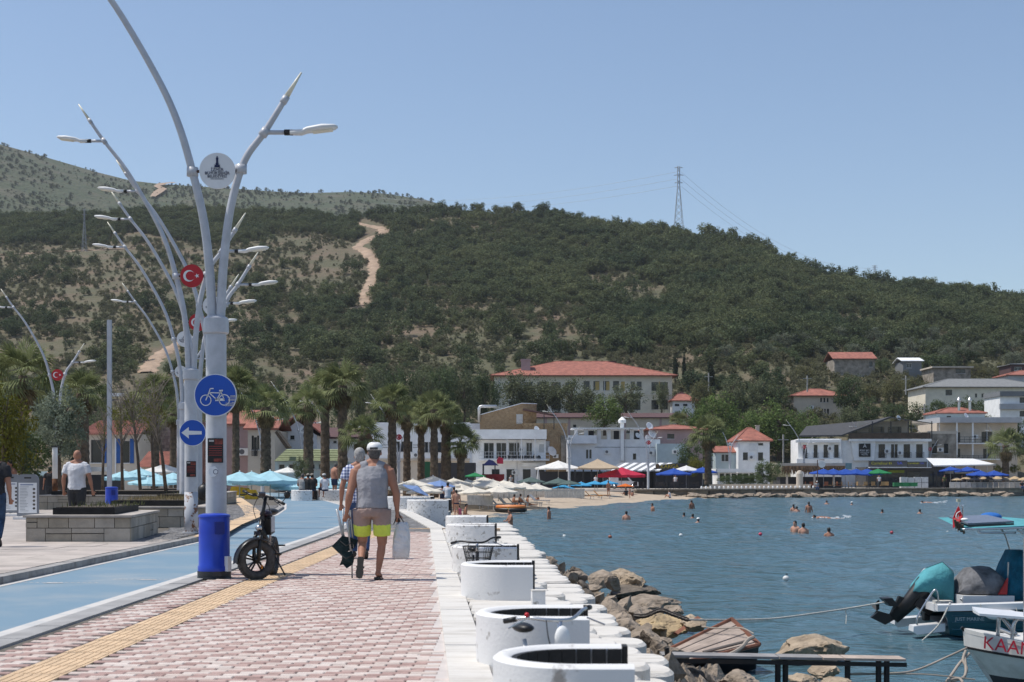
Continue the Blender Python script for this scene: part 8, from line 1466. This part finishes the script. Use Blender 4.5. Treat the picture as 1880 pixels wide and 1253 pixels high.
for i in range(4): MB().tube([b2(1729+i*4.5, 952+i*3, -.75), b2(1733+i*4.5, 968+i*3, -.72)], .022, 6).build('rod_holder', BARK, b1)
MB().tube([b2(1749, 958, -.6), b2(1748, 930, -.6)], .01, 5).build('lamp_staff', STEEL, b1); MB().ell(b2(1748, 928, -.6), .025, 8, 6).build('lamp_bulb', WHITE, b1, True); MB().ell(b2(1748, 952, -.7), (.07, .06, .03), 8, 6).build('horn', WHITE, b1, True)
MB().tube([b2(1836, 1062, -.4), b2(1837, 1030, -.4)], .012, 5).build('chrome_lamp', STEEL, b1)
# ---- white fishing boat
Y2 = 18.6; wo = P(1860, 1270, Y2); wo.z = WZ; b3 = root('white_fishing_boat', 'white fishing boat with red name on the bow and steel rail', 'boat', wo); k2 = Y2/F
def w2(px, py, y=0): return Vector(((px-1860)*k2, y, (1270-py)*k2))
OLD = mat('aged_white_hull', (.62, .60, .56), .45, .12, 2.5, col2=(.38, .36, .32), detail=8, thr=(.5, .8)); BOT = mat('black_bottom', (.02, .022, .03), .5)
def hullst(z_list, wl):
    out = []
    for x, hw in wl: out.append((x, hw))
    return out
ws_ = [(1771, .03), (1778, .12), (1795, .3), (1830, .55), (1880, .78), (1960, .95), (2060, 1.0)]
rings = []
for px, hw in ws_:
    t = min(1, (px-1771)/110); xs_ = lambda z: px+max(0, (1-t))*(z-1168)*.62; zt = 1162+t*22
    rings.append([w2(px-2*(1-t), zt-8, -hw*1.04), w2(px, 1186+t*12, -hw), w2(xs_(1205), 1210+t*8, -hw*.92), w2(xs_(1238), 1238, -hw*.78), w2(xs_(1268), 1272, -hw*.5), w2(xs_(1285), 1290, 0), w2(xs_(1268), 1272, hw*.5), w2(xs_(1238), 1238, hw*.78), w2(xs_(1205), 1210+t*8, hw*.92), w2(px, 1186+t*12, hw), w2(px-2*(1-t), zt-8, hw*1.04)])
hl = MB(); hl.loft([r_ for r_ in rings], False)
for i in range(len(hl.f)): 
    j = i % 11; hl.m[i] = 1 if j in (3, 4, 5, 6) else 0
hl.add(rings[0], [tuple(range(11))]); hl.build('hull', [OLD, BOT], b3, False, True)
MB().loft([[p+Vector((0, -.02*s_, d)) for d, s_ in ((0, 1), (0, -1), (-.03, -1), (-.03, 1))] for p in [r_[1] for r_ in rings]]).build('rubbing_strake', BLACK, b3)
dk = MB(); n = len(rings); dk.add([r_[0]-Vector((0, 0, .05)) for r_ in rings]+[r_[-1]-Vector((0, 0, .05)) for r_ in rings], [(i, i+1, n+i+1, n+i) for i in range(n-1)]); dk.build('deck', mat('worn_deck', (.40, .36, .30), .8, .2, 3), b3)
nm = text('bow_name', 'KAAN', .235, mat('red_letter', (.42, .012, .035), .5), b3, w2(1823, 1178, -.575)); nm.rotation_euler = (math.pi/2+.05, .085, -.64)
MB().tube([w2(1765, 1152, 0), w2(1776, 1162, 0)], .025, 6).build('bow_cleat', BLACK, b3)
for pl in ([(1857, 1195, -.5), (1857, 1000, -.5), (1860, 993, -.5), (1885, 994, -.5)], [(1857, 1012, -.5), (1900, 1034, -.45)], [(1820, 1165, -.25), (1822, 1132, -.25), (1828, 1127, -.25), (1890, 1136, -.6)], [(1838, 1172, -.4), (1842, 1138, -.4), (1854, 1129, -.4), (1866, 1138, -.45), (1870, 1178, -.5)], [(1826, 1130, -.3), (1846, 1160, -.4)], [(1846, 1158, .3), (1900, 1180, .5)]): MB().tube(smooth([w2(*p) for p in pl]), .026, 8).build('rail_tube', STEEL, b3, True)
pl = [w2(1768, 1119, -.4), w2(1775, 1124, -.5), w2(1890, 1132, -.6), w2(1890, 1128, -.2), w2(1780, 1117, -.1)]; MB().prism(pl, (0, 0, .03)).build('bow_plank', GEL, b3, fix=True)
r = root('dinghy', 'small white dinghy at the lower right corner', 'boat', w2(1880, 1215, -1.2)+wo); q0 = w2(1880, 1215, -1.2)
MB(q0).loft([[w2(px, 1196+t*4, -1.45), w2(px, 1214+t*3, -1.42), w2(px+4, 1226, -1.25), w2(px+4, 1226, -.95), w2(px, 1214+t*3, -.85), w2(px, 1196+t*4, -.82)] for px, t in ((1846, 3), (1860, 1), (1900, 0), (1960, 0))]).build('hull', GEL, r, False, True); [MB(q0).bx(w2(1858+q*7, 0).x, w2(1862+q*7, 0).x, -1.475, -1.455, w2(0, 1206).z, w2(0, 1201).z).build('letter_mark', mat('grey_letter', (.25, .27, .3)), r) for q in range(6)]
r = root('oar', 'orange wooden oar leaning at the lower right corner', 'oar', w2(1835, 1262, -1.5)+wo); q0 = w2(1835, 1262, -1.5); OA = mat('varnished_wood', (.42, .19, .055), .5, .15, 4); MB(q0).tube([w2(1858, 1190, -1.3), w2(1840, 1225, -1.45)], .014, 7).build('shaft', mat('pale_wood', (.55, .45, .32)), r, True); MB(q0).tube([w2(1840, 1225, -1.45), w2(1835, 1240, -1.5), w2(1828, 1262, -1.55)], [.018, .05, .055], 8, flat=.35).build('blade', OA, r, True)
# rubber boat on the beach
rbz = WZ+.12; Y3 = 102; r = root('rubber_boat', 'orange and black inflatable boat on the waterline', 'boat', (GX(938, Y3), Y3, rbz), rz=-.35)
def oval(L_, W_, z, tr, m_, nm): MB().tube([(L_*math.copysign(abs(math.cos(a))**.8, math.cos(a)), W_*math.sin(a), z) for a in [2*math.pi*k/24 for k in range(25)]], tr, 8).build(nm, m_, r, True)
oval(1.05, .5, .14, .16, BLACK, 'lower_tube'); oval(1.02, .48, .34, .14, mat('orange_rubber', (.62, .2, .05), .4), 'upper_tube'); MB().bx(-.9, .9, -.4, .4, .05, .1).build('floor', BLACK, r); MB().tube([(-.3, -.5, .5), (.3, -.75, .0)], .02, 6).build('paddle', YB, r)
# ================================================================ parasols, loungers and cafe furniture
def umb_data(n, sag, mt, valance=.06, seed=0):
    m = MB(); R1 = [(math.cos(2*math.pi*(k+.5)/n), math.sin(2*math.pi*(k+.5)/n)) for k in range(n)]; sub = 4; vs = [(0, 0, .32)]; fs = []
    rows = 4
    for i in range(1, rows+1):
        f = i/rows
        for k in range(n):
            a, b = R1[k], R1[(k+1) % n]
            for q in range(sub): t = q/sub; x, y = a[0]*(1-t)+b[0]*t, a[1]*(1-t)+b[1]*t; vs.append((x*f, y*f, .32*(1-f)-sag*math.sin(math.pi*f)*.05-.03*f*math.sin(math.pi*t)))
    w = n*sub
    for k in range(w): fs.append((0, 1+k, 1+(k+1) % w))
    for i in range(rows-1):
        for k in range(w): fs.append((1+i*w+k, 1+(i+1)*w+k, 1+(i+1)*w+(k+1) % w, 1+i*w+(k+1) % w))
    b = len(vs); last = [vs[1+(rows-1)*w+k] for k in range(w)]; vs += [(x, y, z-valance) for x, y, z in last]
    for k in range(w): fs.append((1+(rows-1)*w+k, b+k, b+(k+1) % w, 1+(rows-1)*w+(k+1) % w))
    m.add(vs, fs); o = m.build('canopy', mt); me = o.data; bpy.data.objects.remove(o); return me
def fab(n, c): return mat('fabric_'+n, c, .8, .06, 3, trans=.3)
UM = {k: (umb_data(n, .3, fab(k, c), v), umb_data(n, .3, fab(k, c), v)) for k, (n, c, v) in {'turq': (8, (.44, .72, .81), .10), 'cream': (8, (.85, .80, .70), .09), 'white': (8, (.84, .83, .80), .05), 'red': (8, (.58, .025, .07), .10), 'navy': (8, (.02, .085, .42), .07), 'beige': (4, (.55, .44, .31), .05), 'green': (8, (.02, .23, .08), .07), 'sky': (8, (.06, .37, .66), .07), 'orange': (8, (.7, .16, .02), .05), 'dgreen': (8, (.10, .15, .14), .07), 'blue': (8, (.22, .34, .62), .05)}.items()}
POLE = mat('parasol_pole', (.45, .42, .38), .5); FIN = WHITE
def parasol(label, px, pt, wpx, Y, kind, ground, tilt=0.0, group=None, hgt=None):
    k = Y/F; R_ = wpx*k/2*1.22; top = GZ(pt, Y); z0 = ground; H = top-z0; r = root('parasol', label, 'parasol', (GX(px, Y), Y, z0), group); cz = H-.32*R_*(hgt or .95)
    c = inst('canopy', UM[kind][0], r, (0, 0, cz), (R_, R_, R_*(hgt or .95)), random.random()); c.rotation_euler = (tilt, tilt*.6, random.random()) if kind != 'beige' else (0, 0, 0)
    inst('pole', POLED, r, sc=(1, 1, H-.02)); inst('finial', FIND, r, (0, 0, H)); return r
o = MB().tube([(0, 0, 0), (0, 0, 1)], .028, 7).build('pole', POLE); POLED = o.data; bpy.data.objects.remove(o); o = MB().lathe([(.03, -.02), (.045, .02), (.02, .06)], n=8).build('finial', WHITE); FIND = o.data; bpy.data.objects.remove(o)
def batch(kind, L_, desc, group, z=None):
    L_ = sorted(L_)
    for i, (px, pt, w, Y) in enumerate(L_): parasol('%s, %s from the left' % (desc, ORD[i]), px, pt, w, Y, kind, z if z is not None else -.62, random.uniform(-.06, .06), group)
batch('turq', [(228, 864, 70, 66), (258, 860, 62, 74), (292, 872, 70, 70), (272, 876, 60, 68), (318, 868, 60, 76), (440, 866, 86, 78), (462, 866, 84, 82), (496, 864, 100, 80), (512, 872, 76, 84), (455, 872, 70, 86), (566, 874, 96, 84), (588, 876, 70, 90), (612, 876, 70, 88), (540, 882, 70, 84)], 'turquoise beach parasol on the left beach', 'turquoise parasols', -.0)
batch('cream', [(758, 880, 62, 98), (795, 874, 84, 104), (780, 892, 60, 96), (833, 878, 58, 110), (858, 880, 54, 112), (888, 876, 66, 114), (905, 881, 66, 108), (935, 884, 54, 112), (962, 886, 58, 114), (845, 888, 60, 106), (915, 892, 60, 104), (945, 890, 46, 118), (815, 888, 56, 100), (875, 884, 60, 110), (985, 888, 50, 116), (925, 882, 56, 114), (740, 886, 56, 98), (870, 894, 56, 103)], 'cream beach parasol of the crowded sand', 'cream parasols')
parasol('white square parasol behind the turquoise ones', 528, 858, 50, 92, 'white', -.0); parasol('large white canvas behind the thin trees', 300, 852, 74, 84, 'white', -.0)
parasol('tilted blue striped parasol among the cream ones', 764, 892, 44, 94, 'blue', -.62, .35); parasol('pale blue striped parasol top above the cream ones', 808, 882, 46, 100, 'blue', -.62, .1)
batch('sky', [(1067, 885, 32, 150), (1092, 883, 30, 152), (1115, 882, 34, 152), (1035, 890, 34, 146)], 'sky-blue parasol on the far sand', 'sky-blue parasols')
parasol('wide pale cream parasol before the shaded restaurant', 1025, 846, 72, 172, 'white', -.5); parasol('large beige square parasol roof', 1097, 843, 86, 170, 'beige', -.5); parasol('red branded-look parasol beside the white van'.replace('branded-look ', ''), 1141, 858, 74, 172, 'red', -.5); parasol('small orange parasol behind the quay wall', 1148, 888, 26, 160, 'orange', -.6)
parasol('blue parasol left of the white one at the dark cafe', 1237, 860, 54, 176, 'navy', -.5); parasol('white parasol between two blue ones at the dark cafe', 1260, 855, 46, 178, 'white', -.5); parasol('blue parasol right of the white one at the dark cafe', 1290, 858, 46, 177, 'navy', -.5)
batch('navy', [(1512, 861, 44, 180), (1530, 861, 46, 181), (1552, 861, 48, 182), (1572, 861, 48, 182), (1592, 861, 46, 183)], 'royal blue parasol of the row before the supermarket', 'blue parasols before the supermarket', -.5)
parasol('green parasol at the end of the blue row', 1612, 861, 40, 182, 'green', -.5); batch('navy', [(1745, 857, 34, 186), (1776, 857, 40, 188), (1800, 864, 44, 184), (1825, 864, 44, 184)], 'royal blue parasol right of the supermarket', 'blue parasols right of the supermarket', -.5)
parasol('bright green parasol at the black kiosk', 872, 868, 34, 138, 'green', -.55); batch('dgreen', [(975, 876, 44, 142), (1025, 878, 48, 144), (1045, 882, 36, 142)], 'dusty green parasol behind the fence', 'dusty green parasols')
STR = mat('straw_thatch', (.50, .37, .22), .95, .2, 8, bump=.5, bscale=14)
o = MB(); o.lathe([(1, 0), (.95, .06), (.55, .30), (.12, .46), (.02, .48)], n=14); o = o.build('canopy', STR); STRD = o.data; bpy.data.objects.remove(o)
for i, px in enumerate([1752, 1770, 1784, 1798, 1812, 1826, 1842, 1858, 1874]):
    Y = 186+(i % 2)*2; r = root('straw_parasol', 'straw beach parasol at the right end of the far quay, %s from the left' % ORD[i], 'parasol', (GX(px, Y), Y-1, -.5), 'straw parasols'); k = Y/F; inst('canopy', STRD, r, (0, 0, GZ(882-(i % 2)*2, Y)+.5), (11*k, 11*k, .8)); inst('pole', POLED, r, sc=(1.3, 1.3, GZ(880, Y)+.6))
for i, (px, Y, c) in enumerate([(848, 140, (.6, .55, .6)), (988, 170, (.62, .62, .62)), (654, 100, (.5, .45, .36)), (663, 104, (.5, .45, .36))]):
    r = root('folded_parasol', 'closed %s parasol %s' % (['pale pink', 'white', 'beige', 'beige'][i], ['beside the black kiosk', 'at the shaded restaurant', 'left one beside the far flag lamp', 'right one beside the far flag lamp'][i]), 'parasol', (GX(px, Y), Y, -.6)); MB().lathe([(.10, .5), (.26, .7), (.22, 1.4), (.10, 2.3), (.02, 2.6)], n=9).build('cloth', fab('folded_%d' % i, c), r, True); inst('pole', POLED, r, sc=(1, 1, 2.7))
# sun loungers
def lounger(label, px, py, Y, rz, c, z=None):
    x = GX(px, Y); zz = z if z is not None else min(WZ+.075*(float(interp(Y, SH))-x), -.62); r = root('sun_lounger', label, 'sun lounger', (x, Y, zz), 'sun loungers on the sand', rz); MB().bx(-.3, .3, -.9, .4, .28, .34).build('seat', c, r); MB().add([(-.3, .4, .3), (.3, .4, .3), (.3, .85, .75), (-.3, .85, .75), (-.3, .4, .36), (.3, .4, .36), (.3, .83, .8), (-.3, .83, .8)], [(0, 1, 2, 3), (4, 5, 6, 7), (3, 2, 6, 7), (0, 3, 7, 4), (1, 2, 6, 5)]).build('backrest', c, r)
    for sx in (-.25, .25):
        for sy in (-.8, .3): MB().bx(sx-.02, sx+.02, sy-.02, sy+.02, 0, .28).build('leg', WHITE, r)
LG = [(905, 924, 108, 1.3), (920, 922, 110, 1.4), (935, 920, 112, 1.2), (950, 922, 114, 1.5), (975, 918, 116, 1.3), (990, 914, 122, 1.2), (1090, 912, 142, 1.6), (1075, 914, 140, 1.5), (1105, 912, 146, 1.4), (890, 920, 106, 1.2)]
LG.sort()
for i, (px, py, Y, rz) in enumerate(LG): lounger('%s sun lounger on the sand, %s from the left' % ('orange' if px > 1000 else 'grey', ORD[i]), px, py, Y, rz, cloth('lounger_orange', (.5, .22, .05)) if px > 1000 else cloth('lounger_grey', (.33, .34, .36)))
# slatted fences across the sand
def fence(label, a, b, h, n):
    a, b = Vector(a), Vector(b); r = root('beach_fence', label, 'fence', a); d = (b-a)/n; ang = math.atan2(d.y, d.x)
    for i in range(n): c = d*(i+.5); MB().box(c+Vector((0, 0, h/2)), (d.length*.82, .03, h), ang).build('slat', mat('fence_board', (.62, .58, .52), .85, .12, 3), r)
    for z in (.2, h-.15): MB().box(d*n/2+Vector((0, 0.04, z)), ((d*n).length, .03, .06), ang).build('rail', MATS['fence_board'], r)
fence('pale slatted fence behind the grey loungers', (GX(900, 122), 122, -.75), (GX(1000, 128), 128, -.72), .8, 30); fence('second pale slatted fence stepping towards the water', (GX(1000, 126), 126, -.75), (GX(1073, 132), 132, -.85), .85, 24); fence('pale slatted fence left of the rubber boat', (GX(858, 100), 100, -.8), (GX(905, 104), 104, -.9), .7, 20)
# cafe chairs and low walls on the far quay
def chair_proto(c):
    r = bpy.data.objects.new('cafe_chair', None); COL.objects.link(r); MB().bx(-.24, .24, -.24, .24, .42, .48).build('seat', c, r); MB().bx(-.24, .24, .2, .25, .48, .9).build('backrest', c, r)
    for sx in (-.2, .2):
        for sy in (-.2, .2): MB().bx(sx-.02, sx+.02, sy-.02, sy+.02, 0, .42).build('leg', DARKM, r)
    return r
CHP = {}
def chairs(key, c, xs, Y, desc, group):
    for i, px in enumerate(xs):
        if key not in CHP: CHP[key] = chair_proto(c); o = CHP[key]
        else: o = copy_tree(CHP[key])
        o.location = (GX(px, Y), Y, -.5); o.rotation_euler = (0, 0, random.choice([0, 3.1, 1.5])+random.uniform(-.3, .3)); tag(o, '%s, %s from the left' % (desc, ORD[i]), 'chair', group)
chairs('tan', mat('rattan_tan', (.34, .22, .10), .8), [1523, 1532, 1549, 1561, 1577, 1588, 1604, 1620, 1628], 178, 'tan rattan chair under the blue parasols', 'rattan chairs'); chairs('red', mat('rattan_red', (.22, .075, .035), .8), [1482, 1490, 1500, 1516, 1540], 177, 'reddish cafe chair by the thatched bar', 'reddish chairs'); chairs('dark', mat('chair_dark', (.04, .035, .035), .7), [1206, 1214, 1222, 1234, 1243, 1252, 1262, 1270, 1280, 1166, 1176, 1184], 175, 'dark cafe chair on the far terrace', 'dark cafe chairs')
def cafe_table(label, px, Y, c):
    r = root('cafe_table', label, 'table', (GX(px, Y), Y, -.5), 'cafe tables'); MB().bx(-.45, .45, -.4, .4, .7, .74).build('table_top', c, r); MB().tube([(0, 0, 0), (0, 0, .7)], .04, 6).build('leg', DARKM, r)
for i, px in enumerate([1540, 1570, 1596, 1215, 1248, 1275]): cafe_table('brown cafe table on the far quay, %s from the left' % ORD[[1215, 1248, 1275, 1540, 1570, 1596].index(px)], px, 177, mat('table_brown', (.25, .17, .10), .7))
for i in range(14):
    px = 1748+i*10; Y = 184+(i*.25); MB_ = MB().bx(-.32, .32, -.06, .06, 0, .75); r = root('white_screen', 'low white canvas screen at the straw parasols, %s from the left' % ORD[i], 'screen', (GX(px, Y), Y, -.5), 'low white screens'); MB_.build('panel', mat('screen_white', (.5, .49, .47), .9, .12, 3), r); MB().bx(-.34, .34, -.07, .07, .752, .79).build('top_rail', WHITE, r)
for i in range(26):
    px = 1288+i*8.2; Y = float(np.interp(GX(px, 172), [p[0] for p in FQ], [p[1] for p in FQ]))+.6; r = root('quay_bollard', 'small white bollard on the far quay edge, %s from the left' % ORD[i], 'bollard', (GX(px, Y), Y, -.38), 'white bollards on the far quay'); inst('post', FIND, r, (0, 0, .05), (3, 3, 4.5))
r = root('low_wall', 'low pinkish garden wall behind the white bollards', 'wall', (GX(1395, 176), 176, -.5)); MB().bx(-6.3, 6.3, 0, .25, 0, .55).build('masonry', W['tan'], r); MB().bx(-6.4, 6.4, -.05, .3, .552, .6).build('coping', W['beige'], r)
r = root('stone_pillar', 'pale stone gate pillar beside the red flag lamp', 'pillar', (GX(1468, 175), 175, -.5)); MB().lathe([(.42, 0), (.42, 1.9), (.3, 2.2), (.08, 2.3)], n=12).build('shaft', W['beige'], r); MB().lathe([(.5, 0), (.5, .2)], n=12).build('foot', W['rough'], r)
r = root('green_crate_stack', 'stack of green crates before the supermarket', 'crate', (GX(1662, 184), 184, -.5)); 
for dx in (-1.05, -.02, 1.0): MB().bx(dx-.48, dx+.48, -.4, .4, .25, .75).build('crate', mat('crate_green', (.01, .17, .06), .5), r)
r = root('water_pack', 'shrink-wrapped white packs of water on a pallet', 'pack', (GX(1684, 186), 186, -.5))
for i_, (dx, dz) in enumerate(((-1.8, .0), (-.9, .0), (0, 0), (.9, 0), (-1.8, .75), (-.9, .7), (.9, .75), (0, .75))): MB().bx(dx-.42, dx+.42, -.4, .4, dz, dz+.7).build('pack', mat('shrink_wrap', (.55, .56, .58), .4, .12, 4), r)
r = root('round_shop_sign', 'round white shop sign on a post above the blue parasols', 'sign', (GX(1509, 176), 176, -.5)); MB().tube([(-.55, 0, 0), (-.55, 0, 3.6), (.3, 0, 3.6)], .06, 6).build('post', mat('brown_steel', (.09, .05, .04)), r); MB().disc((0, -.05, GZ(853, 176)+.5), .42, .08, 20).build('disc', SIGNW, r)
# white van
vn = root('white_van', 'white van parked behind the red parasol', 'van', (GX(1140, 178), 178, -.5)); m = MB(); pf = [(-1.4, 0, .35), (2.2, 0, .35), (2.2, 0, .85), (1.4, 0, .95), (.8, 0, 1.65), (-1.4, 0, 1.75)]; m.prism(pf, (0, 1.7, 0)); m.build('body', GEL, vn, fix=True); MB().prism([(-.3, -.01, 1.0), (1.1, -.01, 1.0), (.7, -.01, 1.55), (-.3, -.01, 1.58)], (0, .02, 0)).build('side_window', GLASS, vn, fix=True); MB().prism([(1.42, .1, .98), (1.42, 1.6, .98), (.86, 1.5, 1.6), (.86, .2, 1.6)], (.02, 0, .01)).build('windscreen', GLASS, vn, fix=True)
for x in (-.8, 1.5): w_ = MB().tube([(x, -.03, .33), (x, .2, .33)], .33, 16).build('wheel', TYRE, vn, True); MB().tube([(x, -.05, .33), (x, -.02, .33)], .18, 12).build('rim', STEEL, w_, True)
MB().box((2.2, .3, .72), (.06, .3, .16)).build('headlight', GLASS, vn)

# ================================================================ the air of a hot midday
hz = MB(); hz.bx(-3000, 3000, -60, 2400, -4.4, 420); hz = hz.build('haze', mat('haze_unused', (1, 1, 1))); hz.data.materials.clear(); hmat = bpy.data.materials.new('haze'); hmat.use_nodes = True; hn = hmat.node_tree.nodes; hn.remove(hn['Principled BSDF'])
pv = hn.new('ShaderNodeVolumePrincipled'); pv.inputs['Color'].default_value = (.90, .94, 1, 1); pv.inputs['Density'].default_value = 0.00009; pv.inputs['Anisotropy'].default_value = 0.2; hmat.node_tree.links.new(pv.outputs[0], hn['Material Output'].inputs['Volume']); hz.data.materials.append(hmat); tag(hz, kind='stuff')
bpy.data.scenes.remove(BENCHS)
